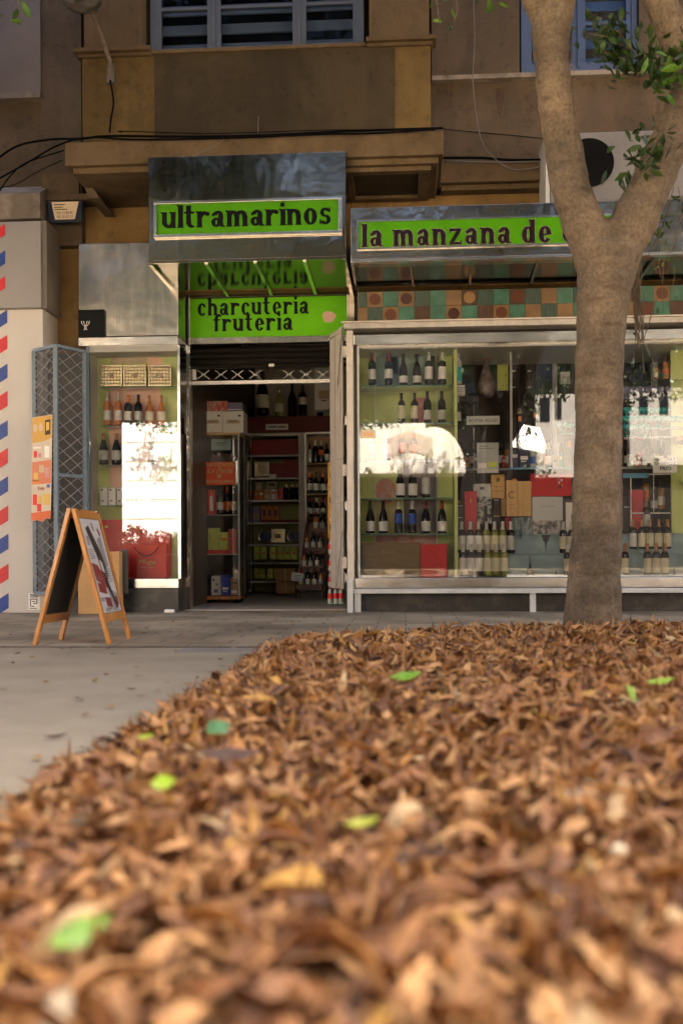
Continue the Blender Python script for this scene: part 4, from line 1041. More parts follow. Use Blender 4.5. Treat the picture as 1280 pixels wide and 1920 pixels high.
# red carrier bag with gold writing
bx_ = 8.88
o = pbx('gift_bag', 232, 312, 1021, 1084, bx_, .10, 'red_bag', 'orange-red carrier bag with gold writing and rope handle in narrow case', 'bag')
txt('Muga', PX(259, bx_), PX(290, bx_), PZ(1061, bx_, 272), PZ(1049, bx_, 272), bx_-.002, 'gold_text', o, shear=.25)
MB().pbox(262, 288, 1063.5, 1064.3, bx_-.002, .0015).build('underline', 'gold_text', o)
hp = []
for k in range(13):
    t = k/12; a = P(251+46*t, 1025+17*math.sin(math.pi*t)**.8, bx_-.012); hp.append((a[0], bx_-.012, a[1]))
MB().tube(hp, .004, 6).build('rope_handle', 'dkbrown', o)
# things on the pavement below the case
o = pbx('cardboard_box', 147, 196, 1040, 1151, 8.45, .12, 'cardboard', 'tall brown cardboard box leaning behind the sign board, left one', 'box')
MB().pbox(149, 193, 1043, 1046, 8.447, .002).build('tape', 'orange_wood', o)
o = pbx('cardboard_box', 198, 224, 1034, 1150, 8.5, .12, 'cardboard', 'tall brown cardboard box behind the sign board, right narrower one', 'box')
MB().pbox(209, 211, 1036, 1148, 8.497, .002).build('tape', 'orange_wood', o)
o = pbx('reflection_panel', 226, 240, 1030, 1113, 8.6, .02, 'greybox', 'narrow charcoal panel standing in for a dark reflection on the narrow case', 'board')  # dark panel standing in for a reflection at the case
x, y = G(318, 1149); tag(MB().box(x-.045, x+.045, y-.02, y+.03, 0, .03).build('white_wedge', 'white', bevel=.01), 'small white plastic wedge lying at the foot of narrow case', 'wedge')

# ================================================================== FOLDED LATTICE GATE (left)
def lattice_bars(b, p0, p1, z0, z1, nx_, nz, w=.007, off=(0, 0)):
    p0 = np.array(p0); p1 = np.array(p1)
    for i in range(nx_):
        for j in range(nz):
            a = p0+(p1-p0)*i/nx_; c = p0+(p1-p0)*(i+1)/nx_
            za = z0+(z1-z0)*j/nz; zb2 = z0+(z1-z0)*(j+1)/nz
            md = (a+c)/2; zm = (za+zb2)/2
            b.bar((a[0]+off[0], a[1]+off[1], zm), (md[0]+off[0], md[1]+off[1], za), w, .005); b.bar((md[0]+off[0], md[1]+off[1], za), (c[0]+off[0], c[1]+off[1], zm), w, .005)
            b.bar((a[0]+off[0], a[1]+off[1], zm), (md[0]+off[0], md[1]+off[1], zb2), w, .005); b.bar((md[0]+off[0], md[1]+off[1], zb2), (c[0]+off[0], c[1]+off[1], zm), w, .005)
T = thing('folding_gate', 'blue-grey lattice security gate folded open beside the barber wall', 'gate', (PX(106, 8.4), 8.4, 0))
gA = (PX(66, 8.62, 880), 8.62); gB = (PX(106, 8.42, 880), 8.42); gC = (PX(160, 8.70, 880), 8.70)
gz0, gz1 = PZ(1113, 8.42, 106), PZ(648, 8.42, 106)
for nm, a, c, nx_ in (('left_leaf', gA, gB, 2), ('right_leaf', gB, gC, 2)):
    b = MB(); w = .036
    for q in ((a, c) if nm == 'left_leaf' else (c,)): b.bar((q[0], q[1], gz0), (q[0], q[1], gz1), w, w)
    for z in (gz0, gz1, gz0+(gz1-gz0)*.48): b.bar((a[0], a[1], z), (c[0], c[1], z), w*.8, w*.8)
    fr = b.build(nm, 'blue_grey', T)
    b = MB(); lattice_bars(b, a, c, gz0+.02, gz1-.02, nx_, 19 if nm == 'right_leaf' else 22, off=(0, -.012)); b.build('lattice', 'mesh_grey', fr)
    # fine wire mesh behind
    b = MB(); n = 26; p0 = np.array(a); p1 = np.array(c)
    for i in range(1, n): q = p0+(p1-p0)*i/n; b.bar((q[0], q[1]+.006, gz0), (q[0], q[1]+.006, gz1), .0022, .0022)
    nz = 150
    for j in range(nz): z = gz0+(gz1-gz0)*j/nz; b.bar((a[0], a[1]+.008, z), (c[0], c[1]+.008, z), .0022, .0022)
    b.build('wire_mesh', 'dark_mesh', fr)
MB().box(gA[0], gC[0], 8.78, 8.8, 0, gz1).build('back_plate', mat('grey_back_sheet', (.10, .095, .09), .7), T)
# offers leaflet hung on the gate
T = thing('offers_poster', 'long torn offers leaflet in orange and cream taped on the gate', 'poster', (PX(80, 8.40), 8.40, PZ(978, 8.4, 80)))
Yp = 8.395
edge = [P(61, 783, Yp), P(99, 777, Yp), P(97, 900, Yp), P(95.5, 973, Yp), P(88, 972, Yp), P(79, 978, Yp), P(70, 975, Yp), P(59, 978, Yp), P(60, 880, Yp)]
MB().prism(edge, Yp, Yp+.003).build('sheet', mat('cream_paper', (.62, .52, .40), .6), T)
def pp_(pts_, m, k=1, nm='print'): MB().prism([P(a, c, Yp) for a, c in pts_], Yp-.0006*k, Yp+.001).build(nm, m, T)
pp_([(61.3, 784), (98.5, 778), (98, 821), (80, 828), (61, 831)], mat('ochre_print', (.60, .34, .06), .5))
for cx_, cyy in ((67, 803), (77, 801)): pp_([(cx_+4*math.cos(t*.7), cyy+8*math.sin(t*.7)) for t in range(9)], 'cream', 2)
pp_([(85, 788), (95, 786), (95, 814), (85, 816)], 'dkbrown', 2); pp_([(87, 792), (93, 791), (93, 806), (87, 808)], 'gold_text', 3)
pp_([(61, 867), (96.5, 862), (96, 906), (60.5, 909)], mat('coral_print', (.62, .20, .10), .5))
for q in ((64, 886, 8, 16, 'gold_text'), (74, 872, 9, 14, 'cream'), (84, 876, 9, 20, 'pink'), (64, 900, 12, 6, 'orange')): pp_([(q[0], q[1]), (q[0]+q[2], q[1]), (q[0]+q[2], q[1]+q[3]), (q[0], q[1]+q[3])], q[4], 2)
for q in ((63, 838, 14, 3, 'white'), (64, 846, 6, 12, 'red'), (72, 850, 6, 8, 'pink'), (84, 836, 9, 22, 'white'), (62, 927, 8, 20, 'red'), (72, 930, 8, 14, 'gold_text'), (82, 925, 12, 22, 'gold_text'), (70, 945, 8, 14, 'red'), (88, 908, 6, 6, 'blue')):
    pp_([(q[0], q[1]), (q[0]+q[2], q[1]), (q[0]+q[2], q[1]+q[3]), (q[0], q[1]+q[3])], q[4], 2)
txt('Kiele', PX(71, Yp), PX(83, Yp), PZ(919, Yp, 78), PZ(912, Yp, 78), Yp-.0013, 'deep_red', T, bold=.01)
pp_([(59.2, 962), (95.8, 957), (95.5, 972.5), (88, 971.5), (79, 977.5), (70, 974.5), (59.2, 977.5)], 'bag_or' if 'bag_or' in M else M.setdefault('bag_or', mat('orange_red_print', (.66, .13, .04), .5)), 2)

# ================================================================== A-BOARD
NL = Vector((*G(66, 1210), 0)); NR = Vector((*G(206, 1208), 0)); FL = Vector((*G(115, 1199), 0)); FR = Vector((*G(243, 1197), 0))
TN = (NL+NR)/2; TF = (FL+FR)/2
def zfor(p, py):
    d = p.x*fw.x+p.y*fw.y; return H+(YH-py)/F*d
TN.z = zfor(TN, 952); TF.z = TN.z
AB = thing('sandwich_board', 'wooden sandwich board with chalk panel and wine poster on the pavement', 'sign board', ((NL+FR)/2).to_tuple())
def side(nf, ff, tn, tf, nm, inner, poster):
    out = ((nf+ff)/2-(TN+TF)/2); out.z = 0
    u = (ff-nf).normalized()
    tn = tn.copy(); tf = tf.copy()
    nrm = (tn-nf).cross(u).normalized()
    if nrm.dot(out) < 0: nrm = -nrm
    tn += nrm*.012; tf += nrm*.012
    for p, q in ((nf, tn), (ff, tf)):
        MB().bar(p, q, .034, .022, upv=nrm).build('leg', 'orange_wood', AB, bevel=.002)
    def at(s, t, o=0): return (nf.lerp(ff, s)).lerp(tn.lerp(tf, s), t)+nrm*o
    for t in (.19, .965):
        MB().bar(at(.0, t)+u*.017, at(1, t)-u*.017, .050, .018, upv=(tn-nf).normalized().cross(u)).build('cross_rail', 'orange_wood', AB)
    def patch(pts_, o0, o1):
        b = MB(); n = len(pts_)
        b.v += [tuple(at(s, t, o0)) for s, t in pts_]+[tuple(at(s, t, o1)) for s, t in pts_]
        b.f.append(tuple(range(n))); b.f.append(tuple(range(2*n-1, n-1, -1)))
        for i in range(n): j = (i+1) % n; b.f.append((i, n+i, n+j, j))
        return b
    patch([(.05, .215), (.95, .215), (.95, .94), (.05, .94)], -.004, .003).build('chalk_panel' if not poster else 'backing_panel', 'chalk', AB)
    if poster:
        pn = patch([(.07, .225), (.93, .225), (.93, .93), (.07, .93)], .0032, .005).build('poster', mat('pale_poster_paper', (.55, .53, .50), .35, coat=.2), AB)
        cmar = mat('claret_print', (.20, .02, .02), .4); cgrey = mat('grey_print', (.25, .24, .24), .5); cdk = mat('black_brown_print', (.02, .012, .012), .4)
        def pr(pts_, m, k=1): patch(pts_, .0052, .0052+.0006*k).build('print', m, pn)
        # tilted wine bottle, shaded blocks and lettering of the poster
        pr([(.22, .86), (.38, .88), (.62, .70), (.70, .62), (.74, .50), (.58, .44), (.47, .50), (.42, .66)], cdk, 1)
        pr([(.40, .55), (.60, .47), (.66, .42), (.50, .40), (.36, .47)], cmar, 2)
        pr([(.10, .60), (.36, .58), (.44, .50), (.46, .42), (.12, .47)], cmar, 1)
        pr([(.18, .52), (.50, .40), (.64, .24), (.90, .27), (.92, .36), (.60, .40)], cgrey, 1)
        pr([(.16, .80), (.26, .80), (.26, .73), (.16, .73)], cgrey, 2)
        pr([(.62, .78), (.82, .80), (.84, .58), (.70, .55)], cgrey, 1)
        pr([(.30, .34), (.55, .33), (.56, .26), (.32, .27)], cmar, 3)
        pr([(.66, .33), (.86, .34), (.90, .28), (.70, .27)], cmar, 3)
        pr([(.14, .45), (.46, .43), (.46, .36), (.14, .38)], cmar, 2)
        pr([(.50, .47), (.58, .50), (.80, .26), (.74, .245)], cdk, 4)
        for k in range(5): pr([(.14, .70-.016*k), (.34-.03*(k % 3), .70-.016*k), (.34-.03*(k % 3), .694-.016*k), (.14, .694-.016*k)], cgrey, 6)
        pr([(.50, .90), (.56, .90), (.60, .84), (.54, .84)], cgrey, 5); pr([(.72, .86), (.76, .86), (.82, .82), (.78, .80)], cmar, 5)
        pr([(.46, .62), (.56, .60), (.58, .52), (.50, .53)], mat('cream_print', (.55, .50, .42), .5), 6)
        pr([(.10, .34), (.26, .34), (.26, .31), (.10, .31)], cgrey, 5)
        for k in range(6): pr([(.62, .545-.018*k), (.86, .555-.018*k), (.86, .547-.018*k), (.62, .537-.018*k)], cgrey, 5)
        # word along the foot of the poster
        O_ = at(0, 0, .0066); ex = (at(1, 0)-at(0, 0)); ey = (at(0, 1)-at(0, 0))
        m4 = Matrix(((ex.x, nrm.x, ey.x, O_.x), (ex.y, nrm.y, ey.y, O_.y), (ex.z, nrm.z, ey.z, O_.z), (0, 0, 0, 1)))
        txt('INIMITABLES', .22, .84, .232, .262, 0, 'black', pn, mtx=m4, spacing=1.2)
        txt('La', .60, .80, .82, .88, 0, 'black', pn, mtx=m4, shear=.3)
        txt('RIOJA', .20, .46, .635, .66, 0, 'black', pn, mtx=m4) if False else None
side(NL, FL, TN, TF, 'left', True, False)
side(NR, FR, TN, TF, 'right', True, True)
b = MB()
for q in (.1, .9):
    c = TN.lerp(TF, q); b.bar(c-Vector((.03, 0, .002)), c+Vector((.03, 0, -.002)), .03, .01)
b.build('hinge', 'steel', AB)

# ================================================================== DOORWAY: CREAM GATE, POST
PY = 8.66
T = thing('cream_gate', 'cream painted folding gate leaf standing open right of the doorway', 'gate', (PX(640, 8.8), 8.8, 0))
g0 = (PX(619, 9.05, 860), 9.05); g1 = (PX(643, 8.72, 860), 8.72)
z0_, z1_ = PZ(1104, 8.72, 643), PZ(611, 8.72, 643)
b = MB(); n = 5
for k in range(n):
    a = Vector((g0[0]+(g1[0]-g0[0])*k/n, g0[1]+(g1[1]-g0[1])*k/n, 0)); c = Vector((g0[0]+(g1[0]-g0[0])*(k+1)/n, g0[1]+(g1[1]-g0[1])*(k+1)/n, 0))
    off = .010 if k % 2 else 0
    b.hexa([(a.x, a.y, z0_), (c.x, c.y-off, z0_), (c.x+.008, c.y+.02-off, z0_), (a.x+.008, a.y+.02, z0_), (a.x, a.y, z1_), (c.x, c.y-off, z1_), (c.x+.008, c.y+.02-off, z1_), (a.x+.008, a.y+.02, z1_)])
b.build('leaf_panels', 'cream_metal', T)
for q in (0.02, .33, .5, .98): z = z0_+(z1_-z0_)*q; MB().bar((g0[0], g0[1]-.012, z), (g1[0], g1[1]-.012, z), .02, .006).build('band', 'cream_metal', T)
for q in (.1, .45, .9): z = z0_+(z1_-z0_)*q; MB().box(g1[0]-.005, g1[0]+.03, g1[1]-.03, g1[1]-.012, z-.05, z+.05).build('hinge', 'cream_metal', T)
b = MB(); b.bar((g1[0], g1[1]-.02, z1_-.02), (g1[0]-.05, g1[1]+.1, z1_-.5), .008, .004); b.bar((g1[0]-.01, g1[1]-.02, z0_+.5), (g1[0]-.07, g1[1]+.1, z0_+.02), .006, .004); b.build('stay_rod', 'cable_grey', T)
T = thing('gate_post', 'cream painted steel post between the doorway and the wide window', 'post', (PX(656, PY), PY, 0))
MB().pbox(650, 662.5, 605, 1108, PY, .05).build('post', 'cream_metal', T, bevel=.003)
for q in (650, 780, 940, 1075): MB().pbox(646, 651, q, q+16, PY-.004, .02).build('hinge', 'cream_metal', T)
MB().pbox(645.5, 649, q, q+9, PY-.01, .01).build('catch', 'mesh_grey', T)

# ================================================================== SHOP INTERIOR
# glass cabinet on castors
KY = 10.35
T = thing('glass_cabinet', 'tall glass cabinet on castors just inside the open doorway', 'cabinet', (PX(414, KY), KY, 0))
kx0, kx1 = PX(379, KY, 960), PX(449, KY, 960); kz0, kz1 = PZ(1124, KY, 414), PZ(812, KY, 414); kd = .36
MB().box(kx0-.006, kx1+.006, KY-.01, KY+kd+.01, kz0, kz0+.035).build('base_board', 'orange_wood', T, bevel=.003)
MB().box(kx0-.004, kx1+.004, KY-.006, KY+kd, kz1-.02, kz1).build('top_board', 'wood', T)
b = MB()
for xx in (kx0+.006, kx1-.006):
    for yy in (KY+.004, KY+kd-.008): b.box(xx-.008, xx+.008, yy-.006, yy+.006, kz0+.036, kz1-.021)
b.build('corner_strips', 'grey_metal', T)
b = MB()
b.box(kx0+.016, kx1-.016, KY-.001, KY+.003, kz0+.037, kz1-.022)
b.build('front_pane', 'clear', T)
MB().box(kx1-.004, kx1-.001, KY+.012, KY+kd-.016, kz0+.037, kz1-.022).build('side_pane', 'clear', T)
for q in (965, 1039):
    z = PZ(q, KY+.02, 414); MB().box(kx0+.016, kx1-.016, KY+.014, KY+kd-.018, z-.007, z).build('shelf', 'shelf_glass', T)
    MB().box(kx0+.016, kx1-.016, KY+.0095, KY+.0135, z-.008, z+.001).build('shelf_edge', 'grey_metal', T)
for xx, yy in ((kx0+.05, KY+.04), (kx1-.04, KY+.05), (kx1-.04, KY+kd-.04), (kx0+.05, KY+kd-.04)):
    MB().tube([(xx-.015, yy, .032), (xx+.015, yy, .032)], .03, 12).build('castor', 'black_matte', T)
o = pbx('sweets_sign', 382, 441, 866, 909, KY-.02, .008, mat('orange_red_card', (.72, .09, .03), .45), 'orange red card reading Mantecados on the glass cabinet front', 'sign')
yq = KY-.0225
txt('MANTECADOS', PX(385, yq), PX(438, yq), PZ(874.5, yq, 411), PZ(868, yq, 411), yq, 'yellow_p', o, bold=.02)
txt('La Perla', PX(388, yq), PX(435, yq), PZ(887, yq, 411), PZ(877, yq, 411), yq, 'yellow_p', o, shear=.35, bold=.01)
txt('ANTEQUERA', PX(384, yq), PX(438, yq), PZ(906, yq, 411), PZ(900, yq, 411), yq, 'yellow_p', o, bold=.02)
a = P(411, 893, yq); MB().prism([(a[0]+.022*math.cos(R(t))*(1 if t < 200 or t > 340 else .6), a[1]+.022*math.sin(R(t))) for t in range(0, 360, 20)], yq-.001, yq+.001).build('shell_mark', 'yellow_p', o)
o = pbx('price_card', 396, 433, 823, 844, KY+.02, .004, mat('pale_teal_card', (.40, .52, .52), .5), 'pale teal card at the top inside the glass cabinet', 'card')
deco(o, [(404, 424, 830, 831.5, 'greybox'), (407, 421, 834, 835, 'greybox')], KY+.02)
# wrapped sweets heap (uncountable)
pp = []
for k in range(260):
    t = rnd.random(); a = P(396+46*t, 866-17*rnd.random()*(1-.5*abs(t-.5)), KY+.05); pp.append((a[0], KY+.03+.2*rnd.random(), a[1]))
pp = np.array(pp); n = len(pp)
lv = leaves_mesh('wrapped_sweets', pp, rotmats(rng.random(n)*6.28, rng.normal(0, .6, n), rng.normal(0, .6, n)), rng.uniform(.03, .05, n), rng.uniform(.02, .03, n), rng.normal(0, .3, n), rng.normal(0, .5, n), np.array([(.62, .55, .52), (.55, .28, .26), (.35, .30, .30)])[rng.integers(0, 3, n)], M['green_leaf'])
lv['kind'] = 'stuff'
z = PZ(866, KY+.03, 414); s = MB().box(kx0+.016, kx1-.016, KY+.014, KY+kd-.018, z-.007, z).build('shelf', 'shelf_glass', T)
o = pbx('boxed_bottle', 389.5, 402.5, 918, 964, KY+.05, .06, 'red_bag', 'narrow red carton with bottle print in the glass cabinet', 'box')
deco(o, [(393, 399, 930, 958, 'white'), (394, 398, 922, 930, 'orange')], KY+.05)
row([(412.5, 964, 50, 'bordeaux', 'bottle_dk', 'lab_wh', 'cap_bk', 'black bottle with broad white label'),
     (425.5, 964, 52, 'slim', 'bottle_dk', 'lab_or', 'orange', 'dark bottle with orange label'),
     (438, 964, 52, 'bordeaux', 'bottle_dk', 'lab_cr', 'cap_bk', 'dark bottle with cream label')], KY+.12, 'in the glass cabinet', 'bottles in the glass cabinet')
o = pbx('green_tin', 388, 410.5, 990, 1031, KY+.06, .1, 'green_tin', 'tall olive print green tin, larger one in the glass cabinet', 'tin')
o = pbx('green_tin', 412, 427, 998, 1031, KY+.06, .1, 'green_tin', 'olive print green tin beside red cartons in the glass cabinet', 'tin')
deco(o, [(414, 425, 1009, 1013, 'orange')], KY+.06)
o = pbx('flat_red_box', 383, 427, 1031.5, 1038.5, KY+.03, .2, 'red_bag', 'flat red box lying under the green tins in glass cabinet', 'box')
for k in range(3):
    o = pbx('red_carton', 428+5.4*k, 432.8+5.4*k, 992, 1038.5, KY+.05, .2, mat('coral_card', (.62, .12, .09), .5), 'thin upright coral red carton, %s of three in glass cabinet' % ('leftmost', 'middle', 'rightmost')[k], 'box', 'upright red cartons')
o = pbx('white_box', 396, 413, 1080, 1116, KY+.05, .2, 'white', 'white spotted box on the glass cabinet floor, left', 'box')
deco(o, [(399, 402, 1086, 1089, 'black'), (405, 408, 1094, 1097, 'black'), (401, 409, 1105, 1111, 'lilac')], KY+.05)
o = pbx('blue_box', 414.5, 431, 1078, 1116, KY+.05, .2, 'blue', 'blue box in the middle of the glass cabinet floor', 'box')
deco(o, [(417, 428, 1101, 1106, 'white'), (418, 426, 1108, 1110, 'white')], KY+.05)
o = pbx('brown_box', 432.5, 446, 1084, 1116, KY+.05, .2, 'cardboard', 'light brown box on the glass cabinet floor, right', 'box')
deco(o, [(434, 444, 1107, 1112, 'white'), (434, 444, 1092, 1094, 'dkbrown')], KY+.05)
z = kz1+.002
for k, (q0, q1) in enumerate(((379.5, 417.5), (418.5, 456.5))):
    o = pbx('white_box', q0, q1, 771, 811, KY+.03, .26, 'white', 'cream white carton on top of the glass cabinet, %s' % ('left', 'right')[k], 'box')
    deco(o, [(q0+28, q0+33, 778, 781, 'black', 'handle_hole'), (q0+6, q0+31, 787, 794, 'cream', 'print'), (q0+12, q0+24, 789, 791, 'greybox', 'print')], KY+.03)
o = pbx('red_white_box', 388, 426, 752, 770.5, KY+.05, .18, mat('orange_white_box', (.60, .10, .05), .5, c2=(.6, .5, .42), vscale=30, lo=.45, hi=.5, stretch=(3, 1, .4)), 'red and white striped box on the left white carton', 'box')
o = pbx('lilac_box', 427, 454, 755, 770.5, KY+.05, .18, 'lilac', 'lilac blue box on the right white carton', 'box')
deco(o, [(427, 454, 767, 768.5, 'white')], KY+.05)

# back shelving
BY = 13.15
T = thing('shelf_unit', 'white metal shelf unit with sweets and tins at the shop back', 'shelf', (PX(518, BY), BY, 0))
b = MB(); b.pbox(466, 471, 812, 1110, BY, .05).pbox(560, 570, 812, 1110, BY, .05).pbox(471, 560, 812, 817, BY, .4)
b.build('frame', 'white_metal', T)
MB().pbox(471, 560, 818, 1108, BY+.42, .02).build('back_panel', mat('olive_back_panel', (.36, .36, .12), .6), T)
LVL = [854.5, 897, 939, 981, 1022, 1056, 1091]
for q in LVL:
    s = MB().pbox(471.2, 559.8, q-1.5, q+1.5, BY-.005, .02).build('shelf_lip', 'white_metal', T)
    zz = PZ(q-1.5, BY, 515); MB().box(PX(471.5, BY), PX(559.5, BY), BY+.016, BY+.41, zz-.02, zz).build('shelf_board', 'maroon', T)
def sb(name, q0, q1, r0, r1, m, label, cat='box', d=.12, yo=.03, items=(), group='goods on the back shelves'):
    o = pbx(name, q0, q1, r0, r1, BY+yo, d, m, label, cat, group)
    deco(o, items, BY+yo); return o
sb('red_box', 473, 559, 824, 853, 'deep_red', 'wide dark red box filling the back unit top shelf')
o = sb('gold_box', 477, 505, 866, 893, 'gold', 'gold diamond sweets box on the second back shelf', items=[(485, 497, 876, 884, 'cream')])
sb('red_box', 507, 530, 869, 895, 'deep_red', 'smaller dark red box beside gold box on back shelf')
sb('red_box', 531, 559, 862, 895, 'deep_red', 'larger dark red box at right end of second back shelf')
sb('price_card', 505, 518, 889, 896, 'white', 'small white price card on the second back shelf lip', 'card', .004, -.012)
k_ = [('orange', 'orange'), ('cream', 'cream'), ('white', 'white'), ('orange', 'orange'), ('red', 'red')]
sb('red_carton', 476, 484, 920, 936, 'orange', 'small orange carton at left end of third back shelf', items=[(477, 483, 925, 930, 'cream')])
sb('cream_carton', 480, 491, 904, 919, 'cream', 'cream carton stacked at left on third back shelf')
sb('orange_carton', 485, 494, 920, 936, 'orange', 'orange carton second along the third back shelf', items=[(486, 493, 924, 928, 'white')])
sb('white_carton', 500, 519, 903, 914, 'cream', 'cream printed packet stacked on third back shelf middle', items=[(503, 516, 905, 912, 'dkbrown')])
sb('white_carton', 496, 507, 917, 936, 'cream', 'cream striped carton in the middle of third back shelf', items=[(497, 506, 922, 926, 'orange')])
sb('white_carton', 508, 519, 917, 936, 'white', 'white striped carton in the middle of third back shelf', items=[(509, 518, 922, 926, 'orange')])
sb('red_carton', 521, 531, 915, 936, 'red', 'bright red carton right of middle on third back shelf')
for k, q in enumerate((537, 549, 559.5)):
    a = P(q-1, 937.5, BY+.1); r = 4.6/F*BY
    o = MB().lathe([(r, 0), (r, .14), (r*.8, .16), (r*.8, .19)], 12, (a[0], BY+.1, a[1])).build('jar', 'bottle_dk', smooth=True)
    tag(o, 'dark glass jar, %s of three at right on third back shelf' % ('left', 'middle', 'right')[k], 'jar', 'dark jars on the back shelf')
    MB().lathe([(r*.85, .17), (r*.85, .21)], 12, (a[0], BY+.1, a[1])).build('lid', 'gold', o)
sb('blue_packet', 474, 488, 950, 978, 'lilac', 'violet blue packet at left end of fourth back shelf', items=[(476, 479, 962, 974, 'gold_text'), (482, 485, 962, 974, 'gold_text')])
for k in range(3):
    sb('orange_box', 490+11*k, 500.3+11*k, 949, 974, 'orange', 'orange box with dark diamond, %s of three on fourth back shelf' % ('left', 'middle', 'right')[k], group='orange boxes', items=[(493+11*k, 497.5+11*k, 955, 968, 'blue_dk', 'diamond')])
sb('dark_tray', 490, 559, 974.5, 979.5, 'maroon', 'low dark red tray along the fourth back shelf', 'tray', .1, .01)
for k, q in enumerate((496.5, 550)):
    a = P(q, 1006, BY+.05); o = MB().disc(a, 11.5/F*BY, BY+.05, BY+.09, 28).build('round_tin', 'blue_dk'); tag(o, 'round dark blue tin, %s one of two on fifth back shelf' % ('left', 'right')[k], 'tin', 'round blue tins')
    MB().tube([(a[0]+11.5/F*BY*math.cos(t*.3), BY+.048, a[1]+11.5/F*BY*math.sin(t*.3)) for t in range(21)], .004, 5).build('rim', 'steel', o); MB().disc(a, .03, BY+.046, BY+.05, 14).build('print', 'blue', o)
sb('gold_box', 508, 534, 992, 1017, 'gold', 'gold sweets box between the round blue tins', items=[(516, 526, 1001, 1009, 'cream')])
for k, q in enumerate((476, 488.5, 506, 519, 532, 545)):
    sb('green_tin', q, q+11.5, 1025, 1049, 'green_tin', 'yellow-green tin, %s from left on sixth back shelf' % ORD[k], 'tin', group='green tins on the back shelves', items=[(q+2.5, q+9, 1035, 1039, 'orange')])
for k, q in enumerate((476, 487, 502, 513)):
    sb('green_tin', q, q+9.5, 1066, 1084, 'green_tin', 'yellow-green tin, %s from left on lowest back shelf' % ORD[k], 'tin', group='green tins on the back shelves', items=[(q+2.5, q+7, 1074, 1077, 'orange')])
# cupboard above with big bottles
HY = 13.0
T = thing('high_shelf', 'deep maroon high shelf board carrying big bottles at the back', 'shelf', (PX(530, HY), HY, PZ(812, HY, 530)))
MB().pbox(372, 640, 781, 811, HY, .03).build('front_board', 'maroon', T)
zz = PZ(781, HY, 530); MB().box(PX(372, HY), PX(640, HY), HY+.001, 13.79, zz-.03, zz+.0).build('board', 'maroon', T)
o = pbx('shelf_notice', 498, 540, 795, 806, HY-.012, .006, 'white', 'small white notice strip on the maroon high shelf', 'sign')
deco(o, [(501, 505, 799, 801, 'greybox'), (506, 519, 799, 801.5, 'greybox'), (521, 536, 799, 801.5, 'greybox')], HY-.012)
bigs = [(420, 781, 38, 'bordeaux', 'bottle_dk', 'lab_gr', 'cap_bk', 'dark bottle with grey label'), (440, 781, 46, 'champagne', 'bottle_dk', 'lab_cr', 'cap_bk', 'stout bottle with beige label'), (463, 781, 44, 'champagne', 'bottle_dk', None, 'cap_bk', 'unlabelled black bottle'),
        (492, 778, 82, 'champagne', 'bottle_dk', 'lab_ye', 'cap_bk', 'giant bottle with cream label'), (523.5, 781, 54, 'champagne', 'bottle_ol', 'lab_cr', 'gold', 'gold topped olive bottle'),
        (548, 781, 62, 'burgundy', 'bottle_dk', None, 'cap_bk', 'tall plain black bottle'), (568, 781, 60, 'bordeaux', 'bottle_dk', 'lab_cr', 'cap_bk', 'large bottle with high cream label', None, (.11, .18)), (600, 781, 50, 'bordeaux', 'bottle_dk', 'lab_gr', 'cap_red', 'dark bottle behind white case')]
row(bigs, HY+.22, 'on the maroon high shelf', 'big bottles on the high shelf')
o = pbx('white_case', 590, 624, 690, 768, HY+.05, .1, 'white', 'white wooden wine case standing at right of the high shelf', 'case')
deco(o, [(597, 617, 732, 748, 'cream'), (602, 612, 750, 752, 'greybox')], HY+.05)
# rack between glass cabinet and shelf unit
T = thing('bottle_rack', 'narrow dark rack of bottles squeezed left of the shelf unit', 'rack', (PX(456, 12.9), 12.9, 0))
b = MB(); b.pbox(446, 448, 815, 1105, 12.9, .3).pbox(462.5, 465, 815, 1105, 12.9, .3)
b.build('side', 'steel', T)
for q in (868, 922, 975, 1041, 1090): MB().pbox(448, 462.5, q-1, q+1, 12.9, .3).build('shelf', 'rack_wood', T)
for i, q in enumerate((868, 922, 975, 1041, 1090)):
    bottle('bordeaux', 'bottle_dk', 'lab_wh' if i % 2 else 'lab_gr', 'cap_bk', 455.5, q-1, 13.0, 42, f"dark wine bottle on the narrow rack, {ORD[i]} level from top", 'bottles on the narrow rack')
# right side wine shelves
WY = 12.3
T = thing('wine_shelf', 'dark wine shelving at the right inside the doorway', 'shelf', (PX(600, WY), WY, PZ(1100, WY)))
b = MB(); b.pbox(571, 574, 813, 1000, WY, .3).pbox(574, 640, 810, 813, WY, .3)
b.build('frame', 'white_metal', T)
MB().pbox(574.2, 640, 813.5, 985, WY+.31, .02).build('back_board', mat('brown_back_board', (.30, .18, .08), .6), T)
for q in (868.5, 926, 970): MB().pbox(574.2, 640, q-1, q+2, WY, .3).build('shelf', 'crate_wood', T)
row([(580, 867.5, 34, 'bordeaux', 'bottle_cl', 'lab_gr', 'cap_bk', 'pale squat bottle'), (591, 867.5, 42, 'slim', 'bottle_dk', None, 'cap_wh', 'slim black bottle with white top'), (602, 867.5, 42, 'slim', 'bottle_dk', 'lab_or', 'cap_wh', 'slim bottle with orange tag', None, (.1, .17)), (612.5, 867.5, 36, 'bordeaux', 'bottle_dk', 'lab_wh', 'cap_bk', 'dark bottle with white label'), (623, 867.5, 36, 'bordeaux', 'bottle_dk', 'lab_wh', 'cap_red', 'dark bottle partly behind gate')], WY+.12, 'on upper right wine shelf', 'bottles on the right wine shelves')
